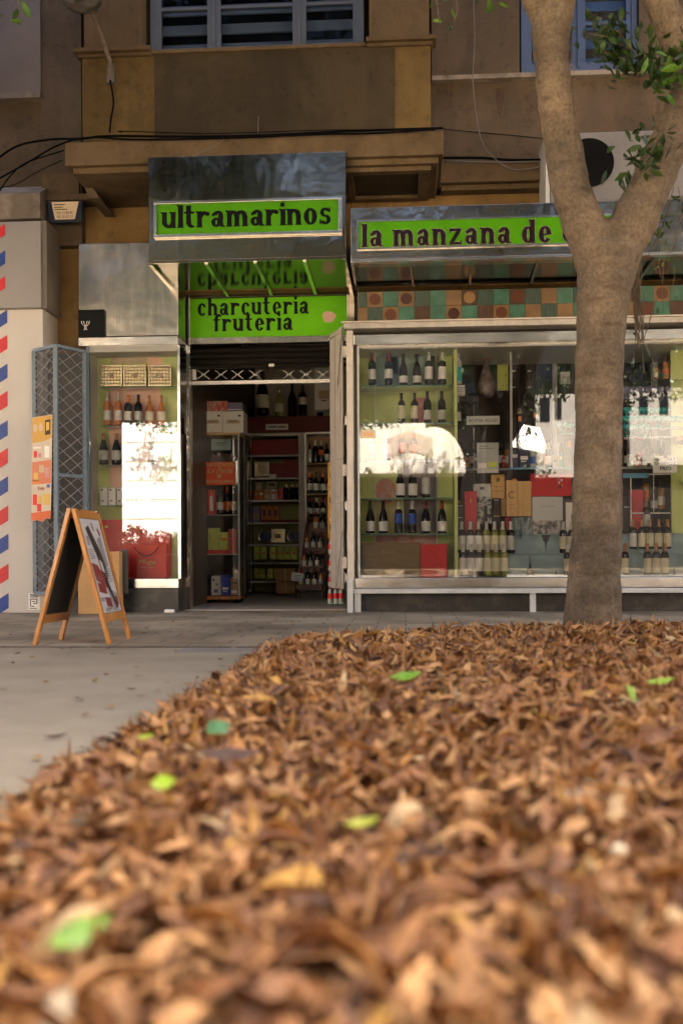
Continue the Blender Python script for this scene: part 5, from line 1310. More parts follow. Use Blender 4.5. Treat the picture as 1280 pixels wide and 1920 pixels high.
row([(580.5, 925, 40, 'bordeaux', 'bottle_dk', 'lab_wh', 'orange', 'dark bottle with orange top'), (592, 925, 40, 'burgundy', 'bottle_dk', 'lab_wh', 'cap_bk', 'dark bottle with deep white label'), (605, 925, 39, 'champagne', 'bottle_dk', 'lab_wh', 'cap_cu', 'sparkling wine bottle with white label'), (617, 925, 39, 'bordeaux', 'bottle_dk', 'lab_gr', 'cap_bk', 'dark bottle half behind orange box')], WY+.12, 'on middle right wine shelf', 'bottles on the right wine shelves')
row([(580.5, 969, 37, 'burgundy', 'bottle_dk', 'lab_gr', 'cap_red', 'dark bottle with red top'), (593, 969, 36, 'burgundy', 'bottle_dk', 'lab_gr', 'cap_wh', 'dark bottle with pale top'), (605.5, 969, 36, 'burgundy', 'bottle_dk', 'lab_gr', 'cap_red', 'dark bottle with small label')], WY+.12, 'on lowest right wine shelf', 'bottles on the right wine shelves')
TY = 11.6
T = thing('tiered_rack', 'dark red wooden tiered rack of leaning wine bottles in the doorway', 'rack', (PX(585, TY), TY, 0))
for k, (q0, q1, r, yo) in enumerate(((576, 612, 998, .36), (571, 609, 1034, .24), (564, 606, 1069, .12), (556, 604, 1103, 0))):
    z = PZ(r, TY+yo, 585)
    b = MB(); xa, xb = PX(q0, TY+yo, r), PX(q1, TY+yo, r)
    b.box(xa, xb, TY+yo, TY+yo+.014, z-.02, z+.045).box(xa, xb, TY+yo+.015, TY+yo+.12, z-.02, z-.006).box(xa, xb, TY+yo+.121, TY+yo+.133, z-.02, z+.12)
    b.build('tray', 'rack_wood', T)
b = MB(); b.bar((PX(556, TY), TY+.02, .0), (PX(576, TY+.4), TY+.5, PZ(960, TY+.4)), .03, .02); b.bar((PX(605, TY), TY+.02, .0), (PX(615, TY+.4), TY+.5, PZ(960, TY+.4)), .03, .02)
b.build('side_rail', 'rack_wood', T)
for r, yo, xs_, where in ((997, .36, (592, 604), 'top tier'), (1033, .24, (575, 587, 600), 'second tier'), (1068, .12, (570, 582, 595), 'third tier'), (1102, 0, (564, 577, 589, 601), 'bottom tier')):
    for i, q in enumerate(xs_):
        bottle('bordeaux', 'bottle_dk' if (i+int(yo*100)) % 3 else 'bottle_ro', 'lab_wh' if i % 2 else 'lab_cr', 'cap_bk' if i % 2 else 'cap_red', q, r-1, TY+yo+.062, 36, f"wine bottle with pale label, {ORD[i]} from left on {where} of rack", 'bottles on the tiered rack')
o = pbx('cardboard_box', 518, 553, 1090, 1113, 12.3, .25, 'cardboard', 'brown carton on the shop floor, lower of two', 'box')
MB().pbox(534, 537, 1090, 1113, 12.297, .002).build('tape', 'wood', o)
o = pbx('cardboard_box', 517, 552, 1066, 1089.5, 12.31, .24, 'cardboard', 'brown carton stacked on another at the shop back', 'box')
MB().pbox(533, 536, 1066, 1089, 12.307, .002).build('tape', 'wood', o)
o = pbx('paper_note', 545, 567, 1074, 1090, 11.55, .004, 'white', 'white handwritten price note on the tiered rack corner', 'note'); o.rotation_euler = (0, R(9), 0)
deco(o, [(549, 563, 1078, 1079, 'greybox'), (549, 561, 1081.5, 1082.5, 'greybox'), (550, 562, 1085, 1086, 'greybox')], 11.55)
for k, (r0, r1) in enumerate(((866.5, 912), (913, 962), (963, 1010))):
    o = pbx('orange_crate', 614.5, 640, r0, r1, 10.0, .3, mat('orange_carton', (.72, .33, .02), .5), 'orange yellow carton behind the cream gate, %s of three stacked' % ('top', 'middle', 'bottom')[k], 'box', 'stacked orange cartons')
    deco(o, [(618, 621, r0+8, r0+14, 'white'), (618, 621, r0+20, r0+30, 'black'), (622, 624, r0+8, r0+32, 'white')], 10.0)
def pack(q0, q1, r0, r1, Y, label, nb):
    T = thing('drink_pack', label, 'drinks', (PX((q0+q1)/2, Y), Y, PZ(r1, Y)), 'shrink wrapped drink packs')
    w = (PX(q1, Y)-PX(q0, Y))/nb; h = PZ(r0, Y)-PZ(r1, Y); z0 = PZ(r1, Y)
    for k in range(nb):
        c = (PX(q0, Y)+w*(k+.5), Y+w*.5, z0)
        o = MB().lathe([(w*.46, 0), (w*.47, h*.12), (w*.44, h*.3), (w*.47, h*.6), (w*.3, h*.85), (w*.16, h*.92), (w*.16, h)], 12, c).build('bottle', 'bottle_cl', T, smooth=True)
        MB().lathe([(w*.475, h*.35), (w*.48, h*.66)], 12, c, cap=False).build('label', 'red', o); MB().lathe([(w*.19, h*.9), (w*.19, h)], 10, c).build('cap', 'red', o)
pack(613, 637, 1010, 1040, 9.62, 'clear bottles with red labels, top pack behind the gate', 2)
pack(613, 637, 1041, 1071, 9.62, 'clear bottles with red labels, middle pack behind the gate', 2)
pack(613, 637, 1072, 1101, 9.62, 'clear bottles with red labels, third pack down behind gate', 2)
pack(612, 642, 1102, 1133, 9.55, 'clear bottles with red labels, lowest pack below the gate', 3)

#@@WIDE WINDOW
# ================================================================== WIDE DISPLAY WINDOW
DW = thing('display_window', 'wide steel framed shop window full of wine bottles and gift boxes', 'shop window', (PX(960, 8.7), 8.7, 0))
RX = 5.2; WFY = 8.68
def wz(py): return PZ(py, WFY, 960)
rxl = PX(664, WFY, 860)
MB().box(rxl, RX, WFY, 9.6, wz(1103)+.004, wz(1083)).build('sill', 'steel_shiny', DW, bevel=.004)
MB().box(PX(652, WFY-.02), RX, WFY-.03, WFY+.2, wz(1112), wz(1103)).build('bottom_beam', 'grey_metal', DW, bevel=.003)
for q0, q1, r0 in ((650.5, 661.5, 1083), (664, 676, 1112), (993, 1004, 1112)):
    yy = WFY-.06 if q0 < 660 else WFY-.025
    MB().box(PX(q0, yy, 1110), PX(q1, yy, 1110), yy, yy+.045, 0, wz(r0)-.001).build('leg', 'grey_metal', DW, bevel=.003)
MB().box(rxl+.02, RX, 8.80, 9.55, 0, wz(1112)+.004).build('plinth', 'plinth', DW)
MB().box(rxl, RX, 8.66, 8.9, PZ(641, 8.66, 960), PZ(622, 8.66, 960)).build('head_rail', 'steel_shiny', DW, bevel=.004)
MB().box(rxl-.02, RX, 8.74, 8.92, PZ(621, 8.74, 960), PZ(611, 8.74, 960)).build('shadow_gap', 'dark_wall', DW)
MB().box(PX(645, 8.58), RX, 8.58, 8.9, PZ(610, 8.58, 960), PZ(599.5, 8.58, 960)).build('shutter_guide', M.setdefault('dull_white', mat('dull_white_paint', (.40, .37, .33), .5, var=.2, vscale=12)), DW, bevel=.003)
MB().box(PX(640, 8.56), RX, 8.56, 8.6, PZ(599.4, 8.58, 960), PZ(597, 8.58, 960)).build('guide_lip', 'cream_metal', DW)
MB().pbox(710, 752, 603, 606, 8.572, .02).build('guide_clip', 'cream_metal', DW)
MB().box(rxl, PX(673, WFY, 860), WFY+.02, WFY+.09, wz(1083)+.001, PZ(641, 8.66, 960)-.002).build('left_frame', 'dkbrown', DW)
MB().box(PX(670, WFY, 860), PX(673.5, WFY, 860), WFY+.012, WFY+.03, wz(1083)+.001, PZ(641, 8.66, 960)-.002).build('left_trim', 'grey_metal', DW)
MB().box(PX(673.5, YG, 860), RX, YG, YG+.006, wz(1082), PZ(643, 8.7, 960)).build('pane', 'glass', DW)
MB().box(PX(887, YG-.004, 860), PX(889, YG-.004, 860), YG-.005, YG-.001, wz(1082), PZ(643, 8.7, 960)).build('pane_joint', 'clear', DW)
MB().box(rxl+.02, RX, 8.78, 9.6, PZ(655, 8.9, 960), PZ(640, 8.9, 960)).build('display_ceiling', 'white', DW)
MB().box(rxl-.03, rxl+.015, 8.80, 9.6, wz(1083)+.001, PZ(655, 8.9, 960)).build('display_side', 'lime_back', DW)
BK = 9.14
x8 = PX(848, BK, 860)
MB().box(rxl+.016, x8, BK, BK+.03, wz(1083)+.001, PZ(656, BK, 760)).build('lime_backdrop', 'lime_back', DW)
for q in ((703, 822, 655, 723, 'teal_back'), (722, 746, 662, 702, 'cream'), (806, 822, 658, 720, 'salmon'), (756, 820, 860, 1000, 'grey_back'), (704, 746, 868, 889, 'yellow_p'), (704, 818, 1002, 1020, 'pink'), (778, 800, 746, 792, 'pink'), (704, 750, 800, 860, 'yellow_p'), (704, 744, 940, 1000, 'yellow_p')):
    MB().pbox(*q[:4], BK-.005, .004).build('backdrop_poster', q[4], DW)
pts_ = [(742+(-20+20*math.cos(t)), 921+24*math.sin(t)) for t in [k*.35 for k in range(18)]]
MB().prism([P(a, c, BK-.008) for a, c in pts_], BK-.009, BK-.0055).build('flower_poster', mat('pink_flower_print', (.62, .20, .14), .5, c2=(.55, .38, .28), vscale=22, lo=.42, hi=.55), DW)
for cx_ in (727, 757, 787):
    MB().prism([P(cx_+12*math.cos(t), 1012+6*math.sin(t), BK-.008) for t in [k*.4 for k in range(16)]], BK-.009, BK-.0055).build('bowl_print', mat('pale_pink_print', (.62, .38, .36), .5), DW)
# lime panel right part (door edge) and right end backdrop
MB().box(x8+.002, x8+.03, 8.86, BK+.03, wz(1083)+.001, PZ(656, BK, 760)).build('divider', 'lime_back', DW)
xr2 = PX(1262, 9.0, 860)
MB().box(xr2, RX-.02, 9.08, 9.11, wz(1083)+.001, PZ(652, 9.0, 1260)).build('right_backdrop', 'lime_back', DW)
for k, (q, m_) in enumerate(((722.5, 'glass_edge'), (793.5, 'glass_edge'), (864.5, 'glass_edge_b'), (934, 'glass_edge'), (1001, 'glass_edge'))):
    z = PZ(q, 8.84, 760); s = MB().box(PX(675, 8.84), x8-.01, 8.84, BK-.012, z-.008, z).build('glass_shelf', 'shelf_glass', DW)
    MB().box(PX(675, 8.84), x8-.01, 8.835, 8.8395, z-.009, z+.001).build('shelf_edge', m_, s)
    b = MB()
    for xx in (705, 818): b.pbox(xx-1, xx+1, q-1, q+3, 8.9, .2)
    b.build('shelf_bracket', 'grey_metal', s)
for xx in (703.5, 818):
    MB().pbox(xx-.8, xx+.8, 658, 1080, BK-.012, .006).build('shelf_upright', 'white_metal', DW)
BYW = 8.95; gp = 'bottles in the wide shop window'
D = 'bottle_dk'
tagl = (.10, .17)
row([(697.5, 722, 60, 'bordeaux', D, 'lab_wh', 'cap_red', 'dark bottle, red top', None, (.05, .145)), (728.5, 722, 60, 'bordeaux', D, 'lab_wh', 'cap_red', 'dark bottle, red top, orange spot', None, (.06, .145)),
     (756, 722, 58, 'burgundy', D, 'lab_wh', 'cap_bk', 'burgundy bottle, low slanted label', None, (.02, .085)), (781.5, 722, 58, 'burgundy', D, 'lab_wh', 'cap_bk', 'burgundy bottle, low striped label', None, (.02, .085)),
     (803.5, 722, 61, 'bordeaux', D, 'lab_wh', 'cap_wh', 'dark bottle, silver top', None, (.05, .165)), (828.5, 722, 61, 'bordeaux', D, 'lab_wh', 'cap_wh', 'dark bottle, silver top', None, (.05, .165))], BYW, 'on top shelf, wide window', gp)
row([(752.5, 793, 56, 'bordeaux', D, 'lab_cr', 'cap_bk', 'dark bottle, tall pale label', None, (.04, .17)), (777, 793, 56, 'bordeaux', D, 'lab_cr', 'cap_bk', 'dark bottle, tall pale label', None, (.04, .17)),
     (801, 793, 59, 'bordeaux', D, 'lab_gr', 'cap_bk', 'dark bottle, grey label', None, (.03, .12)), (828, 793, 59, 'bordeaux', D, 'lab_gr', 'cap_bk', 'dark bottle, grey label', None, (.03, .12))], BYW, 'on second shelf, wide window', gp)
row([(697, 864, 58, 'bordeaux', 'bottle_bl', 'lab_wh', 'cap_wh', 'blue bottle, white label', None, (.07, .16)), (725, 864, 58, 'bordeaux', 'bottle_bl', 'lab_wh', 'cap_wh', 'blue bottle, white label', None, (.07, .16)),
     (754, 864, 58, 'bordeaux', D, 'lab_or', 'orange', 'dark bottle, orange label', None, (.07, .16)), (775, 864, 58, 'bordeaux', D, 'lab_or', 'orange', 'dark bottle, orange label', None, (.07, .16)),
     (827, 864, 56, 'spirit', 'bottle_cl', 'lab_gr', 'cap_wh', 'clear bottle, grey label')], BYW, 'on middle shelf, wide window', gp)
row([(750, 933, 60, 'burgundy', D, 'lab_wh', 'cap_wh', 'dark bottle, white foil', None, (.02, .13)), (773.5, 933, 60, 'burgundy', D, 'lab_wh', 'cap_wh', 'dark bottle, orange price dot', 'orange', (.02, .13)),
     (798.5, 933, 62, 'bordeaux', D, 'lab_gr', 'cap_bk', 'dark bottle, tall grey label', None, (.03, .18))], BYW, 'on fourth shelf, wide window', gp)
row([(694, 1000, 61, 'burgundy', D, 'lab_wh', 'cap_bk', 'dark burgundy bottle', None, (.02, .11)), (718.5, 1000, 61, 'burgundy', D, 'lab_wh', 'cap_bk', 'dark burgundy bottle, orange dot', 'orange', (.02, .11)),
     (747, 1000, 61, 'bordeaux', D, 'lab_bl', 'cap_wh', 'blue labelled bottle', None, (.09, .18)), (772.5, 1000, 61, 'bordeaux', D, 'lab_bl', 'cap_wh', 'blue bottle with pale tag', None, (.09, .18)),
     (798, 1000, 61, 'burgundy', D, 'lab_wh', 'cap_red', 'red topped dark bottle', None, (.02, .11)), (828.5, 1000, 61, 'burgundy', D, 'lab_wh', 'cap_red', 'red topped bottle, orange dot', 'orange', (.02, .11))], BYW, 'on lowest shelf, wide window', gp)
o = pbx('wooden_crate', 679.5, 786.5, 1017, 1083, 8.88, .2, 'crate_wood', 'long flat olive brown wooden wine crate at wide window foot', 'crate')
b = MB()
for k in range(5): b.pbox(717+5*k, 719.5+5*k, 1030+2*(k % 2), 1038, 8.877, .002)
b.pbox(716, 748, 1044, 1045, 8.877, .002).pbox(722, 744, 1050, 1051.5, 8.877, .002).build('branded_mark', mat('faint_gold_print', (.30, .20, .08), .6), o)
o = pbx('red_gift_bag', 788, 838, 1020, 1082, 8.87, .12, 'red', 'red gift bag with raised motif beside the olive wooden crate', 'bag')
hp = [(PX(793, 8.86)+.09*t/6, 8.862, PZ(1021, 8.86, 797)+.03*math.sin(math.pi*t/6)) for t in range(7)]
MB().tube(hp, .004, 6).build('handle', 'grey_metal', o)
b = MB()
for k in range(16):
    t = k*1.3; b.pbox(815+8*math.cos(t)-1.2, 815+8*math.cos(t)+1.2, 1036+9*math.sin(t*.7)-1, 1036+9*math.sin(t*.7)+1.2, 8.868, .002)
b.build('motif', 'red_bag', o)
o = pbx('visa_sticker', 675, 704, 806, 822, YG-.003, .002, mat('yellow_white_sticker', (.66, .55, .35), .5), 'small card payment sticker on the wide window glass', 'sticker')
txt('VISA', PX(680, YG-.004), PX(699, YG-.004), PZ(818, YG, 690), PZ(811, YG, 690), YG-.0035, 'orange', o, bold=.02)

# middle section ---------------------------------------------------
# stepped, cloth covered display
FZ = wz(1083)+.002
T = thing('cloth_step', 'stepped display draped in blue-grey cloth printed with towers', 'display cloth', (PX(1040, 8.9), 8.9, FZ))
xa, xb = PX(850, 8.93, 1060), RX-.1
zst1 = PZ(1040, 8.93, 1000); zst2 = PZ(1002, 9.05, 1000)
b = MB(); n = 90
rowsz = [(8.925, FZ), (8.932, FZ+(zst1-FZ)*.5), (8.925, zst1-.004), (8.935, zst1), (9.042, zst1+.002), (9.048, zst1+.01), (9.054, (zst1+zst2)/2), (9.048, zst2-.004), (9.06, zst2), (9.2, zst2+.002)]
for i in range(n+1):
    x = xa+(xb-xa)*i/n
    for j, (yy, zz) in enumerate(rowsz):
        b.v.append((x, yy+(.006*math.sin(i*.9+j)+.004*math.sin(i*2.3)) * (1 if j not in (0,) else .6), zz))
k = len(rowsz)
for i in range(n):
    for j in range(k-1): b.f.append((i*k+j, (i+1)*k+j, (i+1)*k+j+1, i*k+j+1))
b.build('cloth', 'cloth', T, smooth=True)
def tower(cx_, r0, r1, Y, hw, upside=False):
    n = 14; L_, R_ = [], []
    for i in range(n):
        t = i/(n-1); w = hw*(.06+.94*(1-t)**2.6)+(hw*.25 if abs(t-.28) < .04 else 0)
        py = (r1-(r1-r0)*t) if not upside else (r0+(r1-r0)*t)
        L_.append(P(cx_-w, py, Y)); R_.append(P(cx_+w, py, Y))
    MB().prism(L_+R_[::-1], Y-.001, Y+.003).build('tower_print', 'cloth_print', T)
tower(993, 1043, 1078, 8.914, 8); tower(1022.5, 1003, 1034, 9.034, 9, True); tower(1041.5, 1066, 1077, 8.914, 2); tower(975, 1003, 1010, 9.034, 3, True)
tower(1263, 1062, 1078, 8.914, 4)
y1_, y2_ = 8.985, 8.865
up_ = [(865, 'bordeaux', D, 'lab_wh', 'cap_wh', 'black bottle, white label'), (881.5, 'bordeaux', D, 'lab_wh', 'cap_wh', 'black bottle, orange dot', 'orange'), (896.5, 'bordeaux', D, 'lab_wh', 'cap_wh', 'blue-black bottle'),
       (911.5, 'bordeaux', 'bottle_ol', 'lab_cr', 'cap_wh', 'olive bottle'), (926.5, 'bordeaux', 'bottle_ol', 'lab_cr', 'cap_wh', 'olive bottle, orange dot', 'orange'), (942, 'bordeaux', 'bottle_ol', 'lab_cr', 'cap_wh', 'olive bottle, cream label'), (957, 'bordeaux', D, 'lab_gr', 'cap_wh', 'black bottle, sketch label')]
for i, u_ in enumerate(up_):
    bottle(u_[1], u_[2], u_[3], u_[4], u_[0], 1037, y1_, 59, f"{u_[5]}, {ORD[i]} from left in rear row behind front bottles", gp, extra=u_[6] if len(u_) > 6 else None, lz=(.03, .165))
lo_ = [(868, D, 'lab_wh', 'cap_wh'), (883.3, D, 'lab_wh', 'cap_wh'), (898.3, D, 'lab_wh', 'cap_wh'), (914, 'bottle_ol', 'lab_cr', 'cap_wh'), (929, 'bottle_ol', 'lab_cr', 'cap_wh'), (944.5, 'bottle_ol', 'lab_cr', 'cap_wh')]
for i, u_ in enumerate(lo_):
    bottle('bordeaux', u_[1], u_[2], u_[3], u_[0], 1080, y2_, 60, f"{'black' if i < 3 else 'olive'} bottle, {ORD[i]} from left in front row at window foot", gp, lz=(.045, .17))
for i, (q, r, h, lb) in enumerate(((1055.5, 1037, 58, 'dark bottle with yellow splash label left of trunk, rear'), (1071, 1037, 58, 'dark bottle with yellow label half hidden by trunk, rear'), (1063.5, 1079, 58, 'dark bottle with yellow label left of trunk, front row'))):
    bottle('bordeaux', D, 'lab_ye', 'cap_wh', q, r, y1_ if r < 1050 else y2_, h, lb, gp, lz=(.04, .16))
for i, q in enumerate((1186, 1202.5, 1218, 1234, 1250.5)):
    bottle('bordeaux', D, 'lab_cr' if i else 'lab_wh', 'cap_cu', q, 1029, y1_, 54, f"dark bottle with square white label, {ORD[i]} of rear row right of trunk", gp, lz=(.02, .16), extra='orange' if i == 0 else None)
for i, q in enumerate((1171, 1213, 1229.5, 1245.5)):
    bottle('bordeaux', D, 'lab_cr', 'cap_cu', q, 1078, y2_, 58, f"dark bottle with copper top, {ORD[i]} of front row right of trunk", gp, lz=(.02, .16))
bottle('bordeaux', D, 'lab_gr', 'cap_cu', 1211, 993, 9.12, 56, 'dark bottle standing behind the rear row beside red box', gp, lz=(.03, .15))
# gift boxes on the back step
GY = 9.22
MB().box(PX(848, 9.2, 1000), RX-.1, 9.16, 9.58, wz(1083)+.002, PZ(1003, 9.22, 1000)).build('rear_step', 'greybox', DW)
def gb(name, q0, q1, r0, r1, Y, m, label, items=(), cat='box', d=.09):
    o = pbx(name, q0, q1, r0, r1, Y, d, m, label, cat); deco(o, items, Y); return o
gb('grey_carton', 853.5, 869, 940, 1003, 9.17, 'greybox', 'narrow charcoal bottle carton at far left of gift boxes', [(856, 867, 948, 949, 'white'), (856, 862, 938.6, 941.5, 'orange'), (857, 867, 970, 971, 'white')])
o = gb('red_carton', 870.5, 893, 921, 1003, 9.13, 'red', 'tall plain red bottle box with orange hang tag', [(880, 884, 935, 943, 'orange', 'hang_tag'), (881.7, 882.3, 922, 935, 'orange', 'string')])
gb('tree_box', 894, 922, 931, 982, 9.18, 'treeprint', 'grey box with bare tree picture beside the tall red box', [(906, 913, 948, 981, 'cloth_print', 'tree_trunk')])
gb('white_lid_box', 887, 920, 907, 931, 9.24, 'lab_gr', 'pale grey box with small crest above the tree picture box', [(899, 907, 913, 918, 'greybox', 'crest')])
gb('wood_box', 920.5, 945.5, 890, 934, 9.24, 'wood', 'tall pale wooden wine box, upper part, with crest', [(930, 936, 896, 903, 'crate_wood', 'crest'), (925, 941, 912, 913, 'crate_wood', 'print'), (924, 942, 920, 921, 'crate_wood', 'print')], d=.08)
gb('brown_carton', 923, 938, 934, 1003, 9.16, 'dkbrown', 'narrow dark brown bottle carton with tiny print', [(926, 935, 937, 938, 'white'), (925, 936, 967, 968.5, 'cream')])
gb('wood_box', 939, 947, 934.5, 968, 9.25, 'wood', 'narrow pale wooden box right of dark brown carton', d=.07)
o = gb('wood_box', 949, 969.5, 900, 968, 9.2, 'wood', 'pale wooden wine box with large dark C mark', [(954, 964, 946, 947, 'crate_wood'), (955, 963, 953, 954, 'crate_wood'), (960, 968, 897.5, 901, 'orange', 'price_dot')])
a = P(959, 928, 9.198); b = MB()
for poly in _ring(0, 0, .032, .032, .007, .007, 50, 310, 16): b.prism([(a[0]+u, a[1]+v) for u, v in poly], 9.1975, 9.1985)
b.build('letter_mark', 'dkbrown', o)
gb('wood_box', 970, 995.5, 902, 968, 9.2, 'wood', 'plain pale wooden wine box without marks, beside the C box')
gb('picture_book', 959, 996, 970, 1002, 9.19, mat('city_print', (.30, .36, .36), .5, c2=(.06, .12, .12), vscale=30, lo=.45, hi=.55, stretch=(1, 1, .4)), 'grey-green book with building photo under the wooden boxes', [(940, 955, 972, 990, 'deep_red')] if False else (), 'book')
gb('red_wide_box', 993.5, 1070, 888, 930, 9.24, 'red', 'wide red gift box with floral motif left of the trunk', [(1045, 1048, 896, 900, 'pink', 'flower'), (1050, 1054, 898, 902, 'white', 'flower'), (1046, 1049, 902, 907, 'white', 'flower'), (1048, 1051, 909, 915, 'dkbrown', 'flower'), (1052, 1055, 907, 912, 'orange', 'flower'), (1045, 1047, 911, 917, 'dkbrown', 'flower')])
o = gb('white_gift_box', 997.5, 1054.5, 931, 1002, 9.17, mat('pearl_card', (.55, .56, .53), .4), 'large square white gift box with landscape print at bottom', [(997.8, 1054.2, 976, 1001.5, 'skyprint', 'landscape_print')])
txt('LA RIOJA', PX(1013, 9.168), PX(1038, 9.168), PZ(951, 9.17, 1025), PZ(947.5, 9.17, 1025), 9.168, 'greybox', o, spacing=1.3)
gb('purple_box', 1056, 1080, 937, 1003, 9.2, mat('plum_card', (.12, .05, .07), .5), 'plum edged white box half hidden behind the trunk', [(1060, 1079, 942, 1001, 'white', 'white_face')])
gb('dark_red_case', 947.5, 958, 968.5, 1002, 9.24, 'deep_red', 'small dark red case between brown carton and building book')
gb('red_carton', 1182, 1205, 918, 995, 9.13, 'red', 'tall plain red bottle box right of the trunk')
gb('grey_carton', 1167, 1181, 930, 1003, 9.2, 'greybox', 'narrow charcoal carton beside the red box right of trunk', [(1169, 1179, 950, 951.5, 'white')])
gb('grey_carton', 1206, 1222, 900, 1003, 9.27, 'greybox', 'dark carton behind the dark bottle right of trunk', [(1208, 1213, 925, 940, 'orange')])
# acrylic display with spirits
T = thing('acrylic_display', 'clear acrylic bottle display box right of the tree trunk', 'display box', (PX(1230, 9.15), 9.15, PZ(1002, 9.15, 1230)))
b = MB(); YA = 9.1
for q in ((1181, 1183, 890, 1000), (1258, 1260, 886, 1000), (1183, 1258, 888, 890), (1224, 1225.2, 890, 960), (1183, 1258, 961, 963)): b.pbox(*q, YA, .004)
b.build('edges', 'white_metal', T)
MB().pbox(1183.5, 1257.5, 890.5, 1000, YA+.001, .002).build('front_sheet', 'clear', T)
MB().pbox(1167, 1215, 887, 896, YA-.02, .01).build('blue_strip', 'glass_edge_b', T)
bottle('spirit', D, 'lab_gr', 'cap_bk', 1225, 961, 9.2, 50, 'dark spirit bottle with grey label inside the acrylic display', gp, name='spirit_bottle')
bottle('spirit', 'bottle_am', 'lab_cr', 'cap_bk', 1239, 955, 9.22, 52, 'slim amber bottle inside the acrylic display', gp, name='spirit_bottle')
bottle('spirit', 'bottle_am', 'lab_or', 'cap_bk', 1210, 940, 9.24, 44, 'amber bottle at the left inside the acrylic display', gp, name='spirit_bottle')
o = pbx('cava_notice', 1223, 1268, 855, 886.5, 8.9, .003, 'white', 'white notice reading hay cava y champagne frio', 'sign')
for s_, q0, q1, r0, r1 in (('HAY CAVA Y', 1228, 1265, 859, 864.5), ('CHAMPAGNE', 1226.5, 1266, 866, 871.5), ('FRIO', 1236, 1257, 875, 882)):
    txt(s_, PX(q0, 8.898), PX(q1, 8.898), PZ(r1, 8.9, 1245), PZ(r0, 8.9, 1245), 8.898, 'black', o, bold=.03)
# upper middle: hanging things
bottle('spirit', 'bottle_cl', 'lab_te', 'cap_wh', 858, 721, 8.93, 58, 'clear gin bottle with turquoise label beside the top shelf', gp, name='spirit_bottle', lz=(.03, .16))
o = pbx('small_bottle_stand', 849, 871, 722, 741, 8.9, .08, 'cap_wh', 'ribbed pale plinth carrying the turquoise labelled bottle', 'stand')
for k in range(4): MB().pbox(849-k*.0+k, 871-k, 726+4*k, 727.2+4*k, 8.897, .003).build('rib', 'greybox', o)
bottle('slim', 'bottle_dk', 'lab_wh', 'cap_wh', 858, 793, 8.95, 50, 'dark bottle with violet label under the turquoise one', gp, lz=(.02, .12))
# wrapped ham hanging
T = thing('hanging_ham', 'cured ham in clear plastic hanging by a cord in window', 'ham', (PX(911, 9.3), 9.3, PZ(675, 9.3, 911)))
a = P(911, 748, 9.3); s_ = 1/F*9.3
MB().lathe([(.004, 0), (12*s_, 3*s_), (18*s_, 14*s_), (15*s_, 32*s_), (8*s_, 52*s_), (3*s_, 66*s_), (2*s_, 72*s_)], 18, (a[0], 9.3, a[1])).build('plastic_wrap', 'plastic_film', T, smooth=True)
MB().lathe([(.004, 0), (2.5*s_, 2*s_), (3*s_, 5*s_), (1*s_, 8*s_)], 10, (a[0], 9.3, a[1]+72*s_)).build('knot', 'red_bag', T)
MB().bar((a[0], 9.3, a[1]+78*s_), (a[0], 9.3, a[1]+110*s_), .004).build('cord', 'cap_wh', T)
o = pbx('english_notice', 874, 936, 780, 796, 9.02, .004, 'lab_gr', 'grey notice strip reading we speak english in the window', 'sign')
txt('WE SPEAK ENGLISH', PX(878, 9.018), PX(932, 9.018), PZ(791.5, 9.02, 905), PZ(785, 9.02, 905), 9.018, 'greybox', o)
o = pbx('window_poster', 893.5, 934.5, 830, 887, 9.04, .004, mat('grey_food_poster', (.42, .44, .42), .4), 'grey poster with oysters and lime at its foot', 'poster')
for q, m_ in (((896, 912, 868, 878), 'white'), ((914, 931, 866, 876), 'green_tin'), ((896, 932, 880, 886), 'lab_gr'), ((899, 915, 836, 837), 'greybox'), ((899, 925, 840, 841), 'greybox')): MB().pbox(*q, 9.0375, .002).build('print', m_, o)
# long glass shelf in the middle with small bottles and cartons
T = thing('glass_shelf', 'long glass shelf with blue edge left of the trunk', 'shelf', (PX(1010, 8.98), 8.98, PZ(880, 8.98, 1010)))
z = PZ(877, 8.98, 1010)
MB().box(PX(953, 8.98), PX(1100, 8.98), 8.98, 9.25, z-.008, z).build('plate', 'shelf_glass', T)
MB().box(PX(953, 8.98), PX(1100, 8.98), 8.975, 8.9795, z-.014, z+.004).build('edge', 'glass_edge_b', T)
MB().box(PX(956, 9.0), PX(960, 9.0), 9.0, 9.02, z-.01, PZ(655, 9.0, 957)).build('hanging_rod', 'grey_metal', T)
MB().box(PX(1044, 9.0), PX(1047, 9.0), 9.0, 9.02, z-.01, PZ(830, 9.0, 1045)).build('hanging_rod', 'grey_metal', T)
gb('blue_carton', 954, 972, 845, 876.5, 9.03, 'blue_dk', 'navy carton at left on the long glass shelf', [(956, 970, 852, 858, 'lab_gr')])
gb('blue_carton', 973, 990, 838, 876.5, 9.06, 'blue_dk', 'taller navy carton with white print on long glass shelf', [(975, 989, 855, 862, 'white'), (976, 986, 864, 866, 'white')])
bottle('spirit', 'bottle_cl', 'lab_bl', 'cap_wh', 998, 876.5, 9.06, 44, 'clear bottle with blue label on the long glass shelf', gp, name='spirit_bottle')
bottle('spirit', 'bottle_cl', 'lab_wh', 'cap_bk', 1012, 876.5, 9.06, 44, 'clear bottle with white label on the long glass shelf', gp, name='spirit_bottle')
bottle('spirit', 'bottle_bl', 'lab_wh', 'cap_wh', 1027, 876.5, 9.06, 46, 'blue glass bottle near the right of long glass shelf', gp, name='spirit_bottle')
gb('grey_carton', 1056, 1070, 826, 876.5, 9.08, 'greybox', 'grey carton with orange mark left of trunk on glass shelf', [(1064, 1070, 826, 838, 'orange')])
